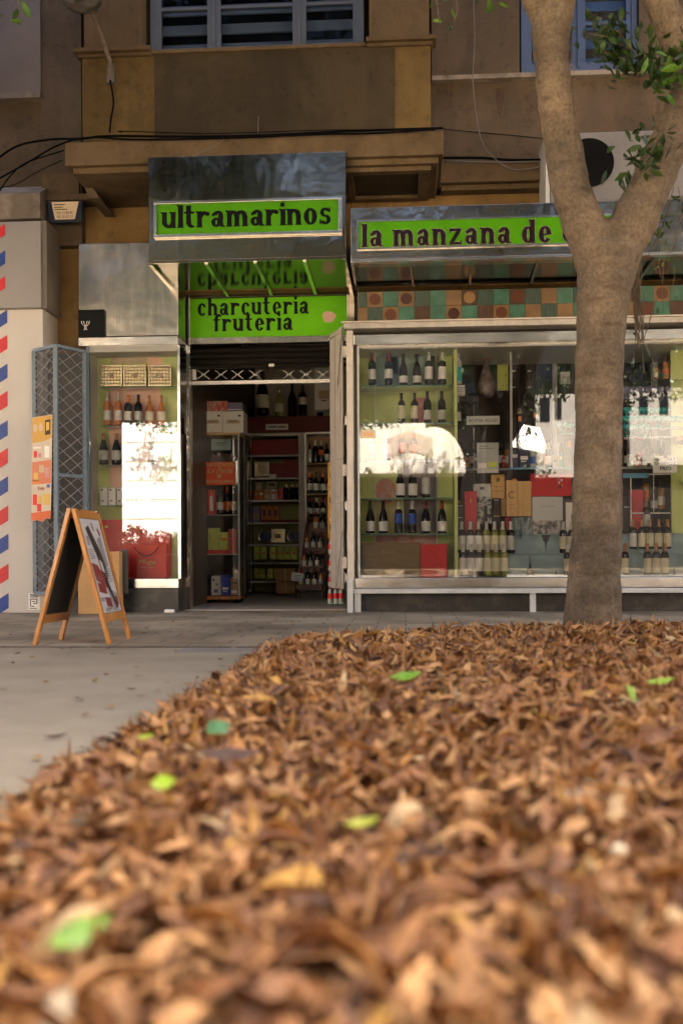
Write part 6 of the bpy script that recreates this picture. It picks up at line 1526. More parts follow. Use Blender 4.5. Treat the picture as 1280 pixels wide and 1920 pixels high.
# small hanging bell and tags
T = thing('brass_bell', 'small brass bell hanging from a dark pole in window', 'bell', (PX(973, 9.1), 9.1, PZ(776, 9.1)))
a = P(973, 776, 9.1); MB().lathe([(.034, 0), (.026, .01), (.020, .035), (.012, .05), (.002, .055)], 14, (a[0], 9.1, a[1])).build('bell', 'gold', T, smooth=True)
MB().bar((a[0], 9.1, a[1]+.05), (a[0], 9.1, a[1]+.60), .003).build('cord', 'cable_grey', T)
o = MB().bar((PX(968, 9.12), 9.12, PZ(785, 9.12)), (PX(985, 9.12), 9.12, PZ(835, 9.12)), .03, .02).build('umbrella_rod', 'black'); tag(o, 'slanting black rod with fabric hanging under the brass bell', 'rod')
for k, (q, r) in enumerate(((974, 785), (1003, 778))):
    pbx('price_tag', q-3, q+3, r-5, r+5, 9.08, .002, 'orange', 'orange price tag hanging, %s one of two' % ('left', 'right')[k], 'tag', 'orange price tags')
# interior partition with pale frames seen through the glass
IY = 10.2
T = thing('glazed_partition', 'pale framed glazed partition deep inside the shop', 'partition', (PX(1000, IY), IY, 0))
b = MB(); b.pbox(846, 1300, 662, 676, IY, .06)
for q0, q1 in ((1036, 1044), (1222, 1232)): b.pbox(q0, q1, 676.5, 900, IY+.002, .05)
b.build('frame', 'grey_metal', T)
for q0, q1, r0, r1, m_ in ((955, 970, 660, 730, 'dkbrown'), (984, 1000, 660, 730, 'dkbrown'), (932, 952, 677, 732, 'green_tin'), (1005, 1020, 677, 740, 'cap_bk'), (1050, 1068, 697, 720, 'lab_gr')):
    o = pbx('hanging_notice', q0, q1, r0, r1, IY-.1, .02, m_, {955: 'dark panel with silver clips, left of a pair', 984: 'dark panel with silver clips, right of a pair', 932: 'dim olive poster behind the hanging ham', 1005: 'black panel beside the pale partition post', 1050: 'grey paper notice taped on the partition by trunk'}[q0], 'panel')
    if q0 in (955, 984): deco(o, [(q0+4, q0+11, 664, 665.5, 'cap_wh', 'clip'), (q0+4, q0+11, 694, 697, 'cap_wh', 'clip'), (q0+4, q0+11, 725, 727, 'cap_wh', 'clip')], IY-.1)
MB().pbox(846, 1300, 677, 1010, IY+.5, .02).build('unlit_depth_sheet', 'dark_wall', T)  # dark sheet standing in for the unlit depth of the shop
# counter with assorted dark goods behind the boxes
T = thing('shop_counter', 'dark shop counter behind the gift boxes', 'counter', (PX(1000, 10.0), 10.0, 0))
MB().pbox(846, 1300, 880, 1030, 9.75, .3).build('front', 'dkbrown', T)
MB().pbox(846, 1300, 876, 880, 9.73, .34).build('top', 'grey_metal', T)
for i, (q, m_, l_, h) in enumerate(((868, D, 'lab_gr', 46), (884, D, 'lab_cr', 44), (938, D, 'lab_wh', 46), (950, 'bottle_am', 'lab_cr', 44), (1000, D, 'lab_gr', 50), (1014, 'bottle_ol', 'lab_wh', 48), (1030, D, 'lab_wh', 48), (1175, D, 'lab_gr', 46), (1190, D, 'lab_cr', 44), (1205, 'bottle_am', 'lab_gr', 46), (1218, D, 'lab_wh', 46), (1242, D, 'lab_gr', 48))):
    bottle('bordeaux', m_, l_, 'cap_bk', q, 875.5, 9.88, h, f"bottle in the shade on the counter, {ORD[i]} from left", 'bottles on the counter')
for i, (q, w_, h_, m_, nm_) in enumerate(((855, 8, 22, 'white', 'white'), (876, 7, 18, 'orange', 'orange'), (892, 9, 26, 'lilac', 'lilac'), (905, 8, 16, 'green_tin', 'green'), (944, 6, 20, 'red', 'red'), (963, 10, 24, 'gold', 'gold'), (978, 8, 30, 'white', 'white'), (990, 7, 18, 'blue', 'blue'), (1022, 7, 26, 'orange', 'orange'), (1040, 9, 20, 'cream', 'cream'), (1052, 8, 28, 'teal_label', 'turquoise'), (1182, 8, 24, 'white', 'white'), (1197, 8, 28, 'red', 'red'), (1230, 9, 26, 'gold', 'gold'), (1254, 8, 22, 'white', 'white'), (1266, 8, 26, 'orange', 'orange'))):
    o = pbx('small_packet', q-w_/2, q+w_/2, 875.5-h_, 875.5, 9.79, .06, m_, f"{nm_} packet on the shop counter, {'sixteenth thirteenth'.split()[0] if i == 15 else (ORD+['thirteenth', 'fourteenth', 'fifteenth'])[i]} packet from left", 'packet', 'packets on the counter')
    deco(o, [(q-w_/2+1.5, q+w_/2-1.5, 875.5-h_*.7, 875.5-h_*.45, 'greybox' if i % 2 else 'white')], 9.79)
# upper right: whisky bottles, clear glasses, teal goblets
T = thing('tiered_glass_stand', 'stepped clear stand for glasses at the window right', 'stand', (PX(1225, 8.98), 8.98, PZ(820, 8.98)))
for r in (711.5, 748, 786, 802, 818):
    MB().pbox(1167, 1300, r, r+2.2, 8.97+(.03 if r > 790 else .08), .14).build('tier', 'clear', T)
row([(1247, 711, 42, 'spirit', 'bottle_am', 'lab_or', 'cap_red', 'dark whisky bottle'), (1262, 711, 36, 'spirit', D, 'lab_or', 'cap_bk', 'squat black whisky bottle'), (1229, 711, 28, 'spirit', 'bottle_am', 'lab_cr', 'cap_bk', 'small amber bottle')], 9.12, 'above clear glasses right', gp)
GLP = {}
def goblet(px, pyb, Y, hpx, m, label, group):
    X, Z = P(px, pyb, Y); sc = hpx/F*Y/.1
    if m not in GLP:
        o = MB().lathe([(.024, 0), (.026, .004), (.008, .010), (.006, .035), (.022, .05), (.032, .07), (.033, .085), (.027, .1), (.025, .1), (.031, .083), (.02, .054), (.003, .045)], 14, cap=False).build('goblet' if m == 'teal' else 'drinking_glass', m, None, smooth=True, origin=(0, 0, 0))
        GLP[m] = o; tag(o, label, 'glass', group); o.location = (X, Y, Z); o.scale = (sc,)*3
    else: dup(GLP[m], (X, Y, Z), label, rnd.random(), sc, group)
k = 0
for r, Y, xs_, where in ((817.5, 9.05, range(1172, 1222, 10), 'lowest'), (801.5, 9.09, range(1170, 1280, 10), 'middle'), (785.5, 9.14, range(1174, 1290, 10), 'upper')):
    for i, q in enumerate(xs_):
        goblet(q, r, Y, 21, 'teal', f"turquoise glass goblet, {ORD[i]} from left in the {where} teal row", 'turquoise goblets')
for r, Y, nm in ((747.5, 9.12, 'lower'),):
    for i, q in enumerate((1172, 1184, 1196, 1213, 1225, 1237, 1253, 1265, 1277)):
        goblet(q, r, Y, 22, 'lilac', f"pale cut glass tumbler, {ORD[i]} from left above the teal goblets", 'cut glass tumblers')
for i, q in enumerate((1050, 1060, 1070)):
    goblet(q, 812, 9.15, 20, 'teal', f"turquoise goblet left of the trunk, {ORD[i]} of three", 'turquoise goblets left of trunk')
o = MB().pbox(1048, 1078, 812.5, 814.5, 9.1, .12).build('small_glass_plate', 'clear'); tag(o, 'small clear plate carrying three turquoise goblets by trunk', 'plate')
gb('orange_carton', 1268, 1282, 818, 832, 8.95, 'orange', 'orange and black carton at the far right window edge', [(1268, 1282, 826, 832, 'black')])
T = thing('green_bow_wrap', 'glossy pale green ribbon bow at the right window edge', 'bow', (PX(1275, 9.0), 9.0, PZ(920, 9.0, 1275)))
b = MB()
for k in range(5):
    a = P(1274, 906, 9.0); t = -.4+k*.45
    b.tube([(a[0], 9.0, a[1]), (a[0]+.06*math.cos(t), 8.97, a[1]+.05*math.sin(t)+.02), (a[0]+.10*math.cos(t), 8.99, a[1]+.07*math.sin(t)-.02), (a[0]+.03, 9.0, a[1]-.02)], [.006, .016, .014, .004], 8)
b.build('loops', 'lime_back', T, smooth=True)

# tile band over the window
T = thing('tile_band', 'band of retro green, brown and tan tiles above the wide window', 'tiles', (PX(970, 8.9), 8.9, PZ(600, 8.9, 970)))
TYy = 8.93
xt0 = PX(672, TYy, 570); tw = 29.3/F*TYy; zt0 = PZ(600, TYy, 970); hh = PZ(541, TYy, 970)-zt0
tc_ = {'g': mat('sea_green_tile', (.055, .15, .105), .25, var=.25, vscale=9, c2=None), 'd': mat('dark_green_streaked_tile', (.03, .055, .04), .3, c2=(.06, .095, .07), vscale=12, stretch=(6, 1, .6)), 'b': mat('brown_streaked_tile', (.095, .05, .027), .3, c2=(.05, .026, .015), vscale=12, stretch=(6, 1, .6)), 't': mat('tan_tile', (.20, .12, .055), .3, var=.2, vscale=7), 'o': None}
circ = {'r': mat('rust_tile_dot', (.10, .03, .011), .3), 'm': mat('maroon_tile_dot', (.05, .013, .009), .3), 'y': mat('honey_tile_dot', (.26, .15, .06), .3)}
r_top = 'dR gM d g t yD g m d B d g D g t g d R g d t g d'
rows_ = [['d', 't:r', 'g', 't:m', 'd', 'g', 't', 'b:y', 'd', 'g', 'b:r', 'd', 't', 'g', 'd', 't:m', 'g', 'b', 'g', 't:r', 'g', 'd', 'b:y', 'g', 'd', 't', 'g', 'b', 'd', 'g'],
         ['t', 'd', 't:r', 'g', 'b', 'g', 't:m', 'g', 'b', 't:r', 'g', 't', 'd', 't', 'g', 'b', 'd', 't', 'b:r', 'g', 'b', 't', 'g', 'd', 't', 'g', 'b:r', 'd', 'g', 't']]
MB().box(xt0-.01, RX-.3, TYy+.012, 9.02, zt0, zt0+hh).build('bedding', 'stone', T)
for j in range(2):
    for i in range(30):
        c = rows_[j][i]; x = xt0+(i-.45)*tw; z = zt0+hh*(.5-.5*j)
        if i == 0: xa_ = xt0
        else: xa_ = x
        o = MB().box(xa_+.0015, x+tw-.0015, TYy, TYy+.011, z+.0015, z+hh/2-.0015).build('tile', tc_[c[0]], T)
        if ':' in c: MB().disc((x+tw/2, z+hh/4), tw*.37, TYy-.003, TYy+.001, 24).build('dot', circ[c[2]], o)

#@@TREE
# ================================================================== TREE
M['bark'] = None
def bark():
    m, nt, b = new_mat('grey_tan_bark'); b.inputs['Roughness'].default_value = .9; b.inputs['Specular IOR Level'].default_value = .2
    tc = nt.nodes.new('ShaderNodeTexCoord')
    n = nt.nodes.new('ShaderNodeTexNoise'); n.inputs['Scale'].default_value = 5; n.inputs['Detail'].default_value = 10; n.inputs['Roughness'].default_value = .7
    nt.links.new(tc.outputs['Object'], n.inputs[0])
    cr = nt.nodes.new('ShaderNodeValToRGB'); e = cr.color_ramp.elements
    e[0].position = .32; e[0].color = (.11, .085, .06, 1); e[1].position = .62; e[1].color = (.20, .155, .107, 1)
    el = e.new(.5); el.color = (.155, .12, .083, 1)
    nt.links.new(n.outputs[0], cr.inputs[0])
    n4 = nt.nodes.new('ShaderNodeTexNoise'); n4.inputs['Scale'].default_value = 55; n4.inputs['Detail'].default_value = 6; n4.inputs['Roughness'].default_value = .75
    nt.links.new(tc.outputs['Object'], n4.inputs[0])
    c4 = nt.nodes.new('ShaderNodeValToRGB'); e = c4.color_ramp.elements; e[0].position = .36; e[0].color = (.66, .62, .58, 1); e[1].position = .56; e[1].color = (1.08, 1.08, 1.08, 1)
    nt.links.new(n4.outputs[0], c4.inputs[0])
    mx = nt.nodes.new('ShaderNodeMix'); mx.data_type = 'RGBA'; mx.blend_type = 'MULTIPLY'; mx.inputs[0].default_value = 1
    nt.links.new(cr.outputs[0], mx.inputs[6]); nt.links.new(c4.outputs[0], mx.inputs[7])
    # horizontal lenticel scars and larger dark plates
    m6 = nt.nodes.new('ShaderNodeMapping'); m6.inputs['Scale'].default_value = (5, 5, 17); nt.links.new(tc.outputs['Object'], m6.inputs[0])
    n6 = nt.nodes.new('ShaderNodeTexNoise'); n6.inputs['Scale'].default_value = 1.3; n6.inputs['Detail'].default_value = 5; nt.links.new(m6.outputs[0], n6.inputs[0])
    c6 = nt.nodes.new('ShaderNodeValToRGB'); e = c6.color_ramp.elements; e[0].position = .30; e[0].color = (.72, .69, .66, 1); e[1].position = .46; e[1].color = (1, 1, 1, 1); nt.links.new(n6.outputs[0], c6.inputs[0])
    x6 = nt.nodes.new('ShaderNodeMix'); x6.data_type = 'RGBA'; x6.blend_type = 'MULTIPLY'; x6.inputs[0].default_value = 1
    nt.links.new(mx.outputs[2], x6.inputs[6]); nt.links.new(c6.outputs[0], x6.inputs[7])
    n7 = nt.nodes.new('ShaderNodeTexNoise'); n7.inputs['Scale'].default_value = 2.6; n7.inputs['Detail'].default_value = 4; nt.links.new(tc.outputs['Object'], n7.inputs[0])
    c7 = nt.nodes.new('ShaderNodeValToRGB'); e = c7.color_ramp.elements; e[0].position = .4; e[0].color = (.84, .85, .83, 1); e[1].position = .6; e[1].color = (1.25, 1.2, 1.1, 1); nt.links.new(n7.outputs[0], c7.inputs[0])
    x7 = nt.nodes.new('ShaderNodeMix'); x7.data_type = 'RGBA'; x7.blend_type = 'MULTIPLY'; x7.inputs[0].default_value = 1
    nt.links.new(x6.outputs[2], x7.inputs[6]); nt.links.new(c7.outputs[0], x7.inputs[7]); nt.links.new(x7.outputs[2], b.inputs['Base Color'])
    n2 = nt.nodes.new('ShaderNodeTexNoise'); n2.inputs['Scale'].default_value = 22; n2.inputs['Detail'].default_value = 9; n2.inputs['Roughness'].default_value = .72
    mp = nt.nodes.new('ShaderNodeMapping'); mp.inputs['Scale'].default_value = (1.6, 1.6, .55); nt.links.new(tc.outputs['Object'], mp.inputs[0]); nt.links.new(mp.outputs[0], n2.inputs[0])
    bp = nt.nodes.new('ShaderNodeBump'); bp.inputs['Strength'].default_value = .9; bp.inputs['Distance'].default_value = .02
    nt.links.new(n2.outputs[0], bp.inputs['Height']); nt.links.new(bp.outputs[0], b.inputs['Normal'])
    return m
M['bark'] = bark(); M['bark_dark'] = mat('dark_bark', (.02, .015, .012), .9)  # dark copy of the bark, so sunlit limbs reflect as silhouettes
TYt = 5.6
tb_ = P(1112, 1190, TYt)
TREE = thing('street_tree', 'forked street tree with mottled grey-brown bark in the leaf bed', 'tree', (tb_[0], TYt, 0))
def tp(px, py, dy=0): a = P(px, py, TYt+dy); return (a[0], TYt+dy, a[1])
s_ = TYt/F
def limb(lst):
    pts_ = [tp(q[0], q[1], q[3] if len(q) > 3 else 0) for q in lst]; rs = [q[2]*s_ for q in lst]
    # resample smoothly
    P2, R2 = [], []
    for i in range(len(pts_)-1):
        a = np.array(pts_[max(i-1, 0)]); b_ = np.array(pts_[i]); c = np.array(pts_[i+1]); d = np.array(pts_[min(i+2, len(pts_)-1)])
        for k in range(6):
            t = k/6; P2.append(tuple(.5*((2*b_)+(-a+c)*t+(2*a-5*b_+4*c-d)*t*t+(-a+3*b_-3*c+d)*t**3))); R2.append(rs[i]+(rs[i+1]-rs[i])*t)
    P2.append(pts_[-1]); R2.append(rs[-1]); return P2, R2
b = MB()
for lst in ([(1110, 1225, 64), (1110, 1180, 53), (1113, 1110, 51), (1118, 1000, 49.5), (1119, 900, 47.5), (1122, 760, 46), (1124, 640, 47.5), (1130, 560, 51), (1134, 510, 56), (1138, 465, 56)],
            [(1134, 540, 44), (1115, 470, 46), (1092, 415, 40), (1068, 350, 39), (1056, 280, 37), (1042, 200, 35), (1034, 120, 34), (1032, 60, 38), (1040, 10, 40), (1055, -60, 36), (1075, -160, 30, .1)],
            [(1030, 60, 28), (1008, 20, 22), (985, -25, 18), (950, -90, 15), (900, -170, 12, -.2)],
            [(1142, 530, 44), (1165, 460, 46), (1192, 405, 46), (1222, 340, 42), (1252, 270, 39), (1282, 200, 38), (1312, 120, 34), (1350, 20, 30), (1380, -80, 26)],
            [(1300, 170, 33), (1280, 110, 32), (1258, 50, 31), (1235, 0, 30), (1205, -70, 26), (1190, -160, 22, .2)]):
    P2, R2 = limb(lst); R2 = [r*.93*(1+.03*math.sin(i*1.7)+.02*math.sin(i*.6+1)) for i, r in enumerate(R2)]
    b.tube(P2, R2, 20)
# buttress flutes on the trunk
for ang, wdt in ((-2.3, .5), (-1.2, .4), (-.4, .5), (3.0, .5)):
    P2, R2 = limb([(1110+36*math.cos(ang), 1215, 26, .08*math.sin(ang)), (1112+32*math.cos(ang), 1120, 20, .07*math.sin(ang)), (1118+26*math.cos(ang), 1000, 22, .06*math.sin(ang)), (1122+22*math.cos(ang), 840, 22, .05*math.sin(ang)), (1126+22*math.cos(ang), 640, 24, .05*math.sin(ang)), (1136+30*math.cos(ang), 500, 24, .05*math.sin(ang))])
    b.tube(P2, R2, 12)
o = b.build('trunk', 'bark', TREE, smooth=True)
rm = o.modifiers.new('remesh', 'REMESH'); rm.mode = 'VOXEL'; rm.voxel_size = .011; rm.use_smooth_shade = True
sm = o.modifiers.new('smooth', 'SMOOTH'); sm.iterations = 8; sm.factor = .6
tx = bpy.data.textures.new('bark_lumps', 'CLOUDS'); tx.noise_scale = .09; tx.noise_depth = 3
dm = o.modifiers.new('displace', 'DISPLACE'); dm.texture = tx; dm.strength = .014; dm.mid_level = .5
# aerial roots and thin vines hanging from the fork
for k in range(14):
    q = 1186+rnd.random()*14; pts_ = []; n = 10; r1 = 600+rnd.random()*55
    for i in range(n): t = i/(n-1); pts_.append(tp(q+3*math.sin(i*.9+k)+4*t, 480+(r1-480)*t, .12))
    MB().tube(pts_, .0035*(1-.3*rnd.random()), 4).build('aerial_root', 'bark', TREE)
for q, r0, r1 in ((1242, 460, 585), (1236, 450, 520), (1205, 540, 700), (1262, 500, 560), (1068, 60, 260), (1075, 120, 320)):
    MB().tube([tp(q+2*math.sin(i*.8), r0+(r1-r0)*i/9, .05 if q > 1100 else -.22) for i in range(10)], .0018, 4).build('aerial_root', 'bark', TREE)
b = MB(); b.tube([tp(1247, 160, -.12), tp(1228, 190, -.2), tp(1222, 215, -.2), tp(1230, 240, -.1), tp(1240, 262, 0)], .006, 6)
b.build('vine', 'bark', TREE)
# foliage
def foliage(centres, per, spread, L0, L1, cols, name, parent=None, droop=.5, aspect=.45, m='green_leaf'):
    pts_ = []
    for c in centres:
        sp = c[3] if len(c) > 3 else spread
        for _ in range(per):
            v = np.array([rnd.gauss(0, 1), rnd.gauss(0, 1), rnd.gauss(0, 1)]); v /= max(1e-6, np.linalg.norm(v)); v *= sp*rnd.random()**.6
            pts_.append((c[0]+v[0], c[1]+v[1], c[2]+v[2]*.8))
    pts_ = np.array(pts_); n = len(pts_); L = rng.uniform(L0, L1, n)
    cl = np.array(cols)[rng.integers(0, len(cols), n)]*rng.uniform(.7, 1.25, (n, 1))
    if parent is not None: pts_ = pts_-np.array(ORG[parent.name])
    o = leaves_mesh(name, pts_, rotmats(rng.random(n)*6.28, rng.normal(droop, .5, n), rng.normal(0, .6, n)), L, L*aspect, rng.normal(.05, .1, n), rng.normal(.2, .15, n), cl, M[m])
    if parent is not None: o.parent = parent
    return o
GC = [(.05, .11, .02), (.035, .085, .018), (.08, .16, .03)]
def sprig(stem, n, L, cols, spread=.05, r=.003, nm='twig'):
    """a leafy twig: stem points in pixels with depth, leaves alternate along it"""
    pts_ = [tp(*q) for q in stem]
    MB().tube(pts_, r, 5).build(nm, 'bark', TREE)
    seg = []; 
    for i in range(n):
        t = (i+.5)/n*(len(pts_)-1); j = int(t); f_ = t-j; a = Vector(pts_[j]).lerp(Vector(pts_[min(j+1, len(pts_)-1)]), f_)
        seg.append((a.x+rnd.gauss(0, spread), a.y+rnd.gauss(0, spread), a.z+rnd.gauss(0, spread)-.015))
    seg = np.array(seg)-np.array(ORG[TREE.name]); k = len(seg)
    Ls = rng.uniform(L*.75, L*1.15, k)
    o = leaves_mesh('leaves', seg, rotmats(rng.random(k)*6.28, rng.normal(.75, .4, k), rng.normal(.3, .6, k)), Ls, Ls*.42, rng.normal(.08, .08, k), rng.normal(.2, .15, k), np.array(cols)[rng.integers(0, len(cols), k)], M['green_leaf'])
    o.parent = TREE
DK = [(.022, .045, .010), (.034, .065, .014), (.018, .035, .009)]; BR = [(.045, .11, .012), (.075, .16, .018), (.035, .08, .012)]
sprig([(1250, 150, -.1), (1215, 118, -.25), (1180, 92, -.3), (1140, 70, -.3), (1100, 62, -.3)], 95, .075, DK)
sprig([(1215, 118, -.25), (1190, 100, -.3), (1165, 110, -.3), (1130, 98, -.3)], 55, .07, DK)
sprig([(1180, 92, -.3), (1160, 60, -.3), (1125, 42, -.3)], 40, .07, DK)
sprig([(1290, 80, -.4), (1262, 100, -.4), (1236, 130, -.4), (1246, 165, -.4)], 60, .085, DK+DK+BR)
sprig([(1290, 150, -.45), (1262, 128, -.45), (1240, 118, -.45)], 26, .09, DK+BR)
sprig([(1240, 262, -.1), (1222, 285, -.2), (1200, 300, -.25), (1172, 312, -.25)], 48, .075, DK)
sprig([(1222, 285, -.2), (1205, 262, -.25), (1190, 252, -.25)], 26, .07, DK)
sprig([(1222, 470, .1), (1236, 440, .1), (1250, 400, .1), (1262, 350, .1)], 12, .05, [(.10, .17, .04)])
sprig([(1215, 480, .1), (1228, 420, .1), (1246, 415, .1)], 8, .045, [(.10, .17, .04)])
sprig([(1256, 470, .1), (1280, 400, .1), (1270, 350, .1)], 10, .05, DK)
sprig([(830, -60, .3), (850, -20, .3), (858, 20, .3), (850, 42, .3)], 10, .075, BR)
sprig([(800, -60, .3), (818, 0, .3), (824, 45, .3)], 8, .07, [(.06, .12, .02), (.12, .25, .03)])
sprig([(930, -60, .1), (938, -5, .1), (940, 5, .1)], 6, .07, BR)
sprig([(0, -60, -.3), (25, -20, -.3), (38, 15, -.3), (46, 30, -.3)], 9, .085, BR)
sprig([(-20, -40, -.3), (5, -12, -.3), (30, 0, -.3)], 7, .08, DK)
sprig([(1230, 560, .14), (1205, 640, .14), (1235, 700, .14)], 6, .04, DK)
# crown, all of it above the picture
cent = []
while len(cent) < 300:
    x = tb_[0]-.6+rnd.uniform(-4.6, 4.2); y = TYt+.5+rnd.uniform(-2.2, 2.3); z = rnd.uniform(3.0, 7.0)
    if z < H+.60*y+.62 or z < 3.1: continue
    d = ((x-tb_[0]+.6)/4.8)**2+((y-TYt-.5)/2.5)**2+((z-5.0)/2.3)**2
    if d < 1: cent.append((x, y, z))
foliage(cent, 55, .5, .10, .16, GC, 'crown', TREE, aspect=.5)
b = MB()
top = tp(1075, -160, .1)
for k in range(9):
    c = cent[k*31]; src = (tp(1075, -160, .1), tp(1190, -160, .2), tp(900, -170, -.2))[k % 3]
    md = tuple((np.array(src)+np.array(c))/2+np.array((0, 0, .25))); b.tube([src, md, c], [.07, .05, .02], 8)
b.build('upper_branches', 'bark', TREE, smooth=True)

def side_tree(x, y, h, rx, ry, rz, n, per, label, zmin=2.6, seed=1, trunk_r=.16, cols=GC, L0=.12, L1=.2, bk='bark'):
    T = thing('street_tree', label, 'tree', (x, y, 0))
    MB().tube([(x, y, -.02), (x+.05, y, h*.3), (x-.05, y+.05, h*.55), (x, y, h*.8)], [trunk_r*1.2, trunk_r, trunk_r*.8, trunk_r*.4], 14).build('trunk', bk, T, smooth=True)
    b = MB()
    for k in range(6):
        a = k*1.05+seed; b.tube([(x, y, h*.42), (x+rx*.35*math.cos(a), y+ry*.35*math.sin(a), h*.6), (x+rx*.7*math.cos(a), y+ry*.7*math.sin(a), h*.78)], [trunk_r*.6, trunk_r*.4, .02], 8)
    b.build('limb', bk, T, smooth=True)
    cs_ = []
    while len(cs_) < n:
        v = (rnd.uniform(-1, 1), rnd.uniform(-1, 1), rnd.uniform(-1, 1))
        if sum(q*q for q in v) > 1: continue
        c = (x+rx*v[0], y+ry*v[1], h-rz*.6+rz*v[2])
        if c[2] < zmin or (c[1] > 0 and c[2] < H+.60*c[1]+.62 and abs(c[0]) < .36*c[1]+1.0): continue
        cs_.append(c)
    foliage(cs_, per, .45, L0, L1, cols, 'crown', T, aspect=.5)
side_tree(-4.6, 6.2, 6.2, 3.4, 2.2, 2.0, 170, 55, 'unseen leafy street tree added left of the view to shade the facade', 3.1, 2)  # added out of view for its shade only
#@@ACROSS
# ================================================================== ACROSS THE STREET (seen only in the glass and the steel)
M['sun_white'] = mat('white_sunlit_render', (.80, .79, .76), .7, var=.03)
M['dark_front'] = mat('dark_brown_shopfront', (.008, .0065, .006), .8, var=.3, vscale=1.5, spec=.1)  # near black so its sunlit face casts no veil on the glass
AY = -14.0
T = thing('building_across', 'building across the street, brown with white first-floor awnings', 'building', (0, AY, 0))
MB().box(-11.5, 14, AY-8, AY, 0, 11).build('wall', 'dark_front', T)
for nm_, xx0, xx1, lb_ in (('left', -34, -11.6, 'unseen cream building added across the street beyond the truck to bounce sunlight'), ('right', 14.1, 36, 'unseen cream building added across the street at far right to bounce sunlight')):
    Tc = thing('building_across', lb_, 'building', ((xx0+xx1)/2, AY, 0))  # added out of view to reflect sun onto the shop front
    MB().box(xx0, xx1, AY-8, AY, 0, 12).build('wall', mat('warm_cream_render', (.62, .52, .38), .8, var=.1), Tc)
    for k in range(8):
        for z in (1.0, 4.4, 7.8): MB().box(xx0+.9+2.7*k, xx0+2.1+2.7*k, AY+.002, AY+.05, z, z+1.9).build('window', 'pane_dark', Tc)

def Rf(px, py, Y): return PR(px, py, Y)
b = MB()
# white rendered balcony front right of the awning, cut by tree silhouettes
x0, z0 = Rf(1004, 895, AY+.4); x1, z1 = Rf(1120, 738, AY+.4)
b.box(x0, x1, AY+.003, AY+.4, z0, z1)
x0, z0 = Rf(1180, 872, AY+.4); x1, z1 = Rf(1420, 725, AY+.4)
b.box(x0, x1, AY+.003, AY+.4, z0, z1)
b.build('white_balcony', mat('cream_sunlit_render', (.36, .345, .32), .8, c2=(.22, .21, .19), vscale=.8), T)
for q0, q1, r0, r1 in ((1012, 1030, 745, 790), (1040, 1052, 745, 785), (1198, 1214, 742, 775), (1236, 1252, 742, 775)):
    u0_, w0_ = Rf(q0, r1, AY+.45); u1_, w1_ = Rf(q1, r0, AY+.45); MB().box(u0_, u1_, AY+.405, AY+.43, w0_, w1_).build('window', 'pane_dark', T)
xr0, zr0 = Rf(960, 838, AY+2); xr1, zr1 = Rf(1024, 796, AY+2)
MB().hexa([(xr0, AY+2, zr0), (xr1, AY+2, zr0-.2), (xr1, AY+.5, zr1), (xr0+.5, AY+.5, zr1+.1), (xr0, AY+2, zr0+.12), (xr1, AY+2, zr0), (xr1, AY+.5, zr1+.1), (xr0+.5, AY+.5, zr1+.2)]).build('small_awning', 'sun_white', T)
# big rounded awning with hanging valance
x0, z0 = Rf(668, 888, AY+1.4); x1, z1 = Rf(872, 792, AY+1.4)
b = MB(); b.box(x0, x1-1.2, AY+.002, AY+1.4, z0, z1)
b.build('awning', M.setdefault('awn', mat('cream_awning_cloth', (.60, .57, .52), .8, var=.2, vscale=.9)), T)
cx_, cz_ = Rf(812, 850, AY+1.4); rr = 60/F*(2*YG-AY-1.4)
b = MB(); b.prism([(cx_+rr*math.cos(R(t)), cz_-.6+rr*1.45*math.sin(R(t))) for t in range(0, 181, 12)], AY+.001, AY+1.397); b.build('round_awning', 'awn', T)
b = MB()
xa_, za_ = Rf(726, 862, AY+1.43); xb_, zb_ = Rf(812, 822, AY+1.43)
n = 12
for k in range(n):
    xx = xa_+(xb_-xa_)*k/n; b.box(xx, xx+(xb_-xa_)/n-.02, AY+1.405, AY+1.43, za_+.25*math.sin(math.pi*(k+.5)/n), zb_+.2*math.sin(math.pi*(k+.5)/n))
b.build('valance', mat('dusty_pink_valance', (.42, .34, .31), .8), T)
for k in range(9):
    xx = -9+2.6*k; MB().box(xx, xx+1.1, AY+.004, AY+.05, 5.6, 7.4).build('window', 'pane_dark', T)
# delivery truck parked with its roller door towards the shop
TKY = -7.2
x0, z0 = PR(228, 1008, TKY); x1, z1 = PR(400, 790, TKY)
T = thing('delivery_truck', 'white box truck with ribbed rear door parked across the street', 'truck', (x0, TKY-2, -.02))
MB().box(x0, x1, TKY-4.2, TKY, z0-.15, z1).build('cargo_box', 'sun_white', T, bevel=.02)
b = MB(); n = 6
for k in range(1, n): z = z0+(z1-z0)*k/n; b.box(x0+.06, x1-.06, TKY, TKY+.012, z-.012, z+.012)
b.build('door_ribs', 'grey_metal', T)
MB().box(x0+.02, x1-.02, TKY-4.2, TKY-.05, z0-.4, z0-.16).build('chassis', 'black_matte', T)
MB().box(x0+.05, x1-.05, TKY-6.0, TKY-4.25, .35, 2.3).build('cab', 'sun_white', T, bevel=.12)
for yy in (TKY-.9, TKY-5.0):
    for xx in (x0+.12, x1-.12): MB().tube([(xx-.1, yy, .38), (xx+.1, yy, .38)], .4, 20).build('wheel', 'black_matte', T)
MB().box(x0+.1, x0+.3, TKY-.05, TKY+.01, .42, .55).build('tail_light', 'red', T); MB().box(x1-.3, x1-.1, TKY-.05, TKY+.01, .42, .55).build('tail_light', 'red', T)
DKC = [(.012, .022, .006), (.018, .03, .008)]  # leaf colour darkened so the sunlit crowns reflect as silhouettes
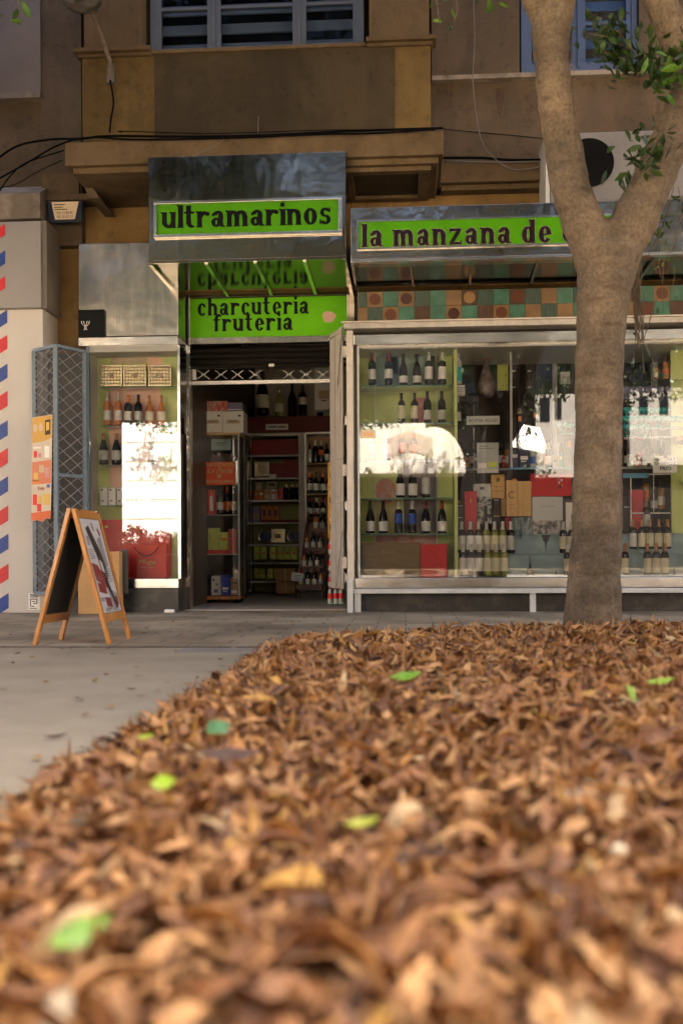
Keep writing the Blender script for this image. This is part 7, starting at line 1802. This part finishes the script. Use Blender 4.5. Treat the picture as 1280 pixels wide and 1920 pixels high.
# trees over there: their crowns close off the sky in the reflections
side_tree(-6.2, -10.8, 12.0, 3.0, 1.8, 4.6, 170, 50, 'dark leafy tree added behind the truck to darken the canopy reflection', 4.9, 9, cols=DKC, bk='bark_dark')  # added to fill a bright sky gap mirrored in the steel canopy
side_tree(-2.6, -6.6, 10.5, 2.7, 1.8, 4.6, 170, 50, 'dark leafy tree across the street opposite the shop doorway', 4.3, 3, cols=DKC, bk='bark_dark')
side_tree(1.9, -6.6, 10.5, 2.7, 1.8, 4.6, 170, 50, 'dark leafy tree across the street right of the round awning', 4.0, 5, cols=DKC, bk='bark_dark')
side_tree(6.9, -6.6, 10.5, 2.9, 1.8, 4.6, 170, 50, 'dark leafy tree across the street, second from the right', 4.2, 6, cols=DKC, bk='bark_dark')
side_tree(12.4, -6.6, 10.5, 2.9, 1.8, 4.6, 150, 50, 'dark leafy tree across the street, rightmost', 4.2, 7, cols=DKC, bk='bark_dark')
side_tree(-11.5, -6.6, 10.5, 2.9, 1.8, 4.6, 150, 50, 'dark leafy tree across the street left of the truck', 4.2, 8, cols=DKC, bk='bark_dark')

# drooping leaf sprays under those crowns and a planter shrub before the truck
def spray(T, cs_, per, spread, L0, L1):
    foliage(cs_, per, spread, L0, L1, DKC, 'hanging_spray', T, aspect=.5)
TT = [o for o in scene.objects if o.name.startswith('street_tree') and o.parent is None and o.location.y < 0]
TT.sort(key=lambda o: o.location.x)
def near(px, py, Y):
    x, z = PR(px, py, Y); return (x, Y+rnd.uniform(-.2, .2), z)
spray(TT[3], [near(q, r, -6.4) for q, r in ((690, 786), (700, 776), (720, 792), (745, 770), (780, 760), (812, 762), (836, 768), (858, 778), (880, 790), (905, 800), (676, 800))], 30, .30, .10, .17)
spray(TT[3], [near(q, r, -6.3) for q, r in ((684, 800), (712, 798), (738, 790), (764, 786), (798, 772), (870, 800), (864, 860), (690, 884), (740, 888), (830, 886))], 16, .2, .09, .14)
spray(TT[3], [near(q, r, -6.4) for q, r in ((962, 735), (985, 740), (1002, 750), (1000, 780), (990, 810), (1012, 732), (1030, 738), (1050, 726), (1003, 868), (1020, 890))], 24, .30, .10, .17)
spray(TT[4], [near(q, r, -6.4) for q, r in ((1170, 735), (1185, 742), (1205, 728), (1222, 738), (1240, 730), (1262, 742), (1275, 735), (1180, 760), (1200, 868), (1240, 872))], 24, .30, .10, .17)
spray(TT[1], [near(q, r, -6.7) for q, r in ((262, 792), (282, 786), (296, 796), (306, 806), (318, 800), (270, 782))], 26, .26, .09, .15)
pc = near(275, 1040, -6.6)
T = thing('planter_shrub', 'dark leafy shrub in a planter before the white truck across the street', 'planter', (pc[0], -6.6, -.02))
MB().box(pc[0]-.9, pc[0]+.9, -6.8, -6.4, -.02, .55).build('planter_box', 'dark_front', T, bevel=.02)
foliage([near(q, r, -6.6) for q, r in ((236, 1004), (250, 996), (262, 1000), (272, 1010), (288, 1012), (302, 1006), (316, 1012), (240, 1018), (262, 1020), (285, 1024), (308, 1022), (326, 1010))], 70, .22, .08, .14, DKC, 'foliage', T, aspect=.5)
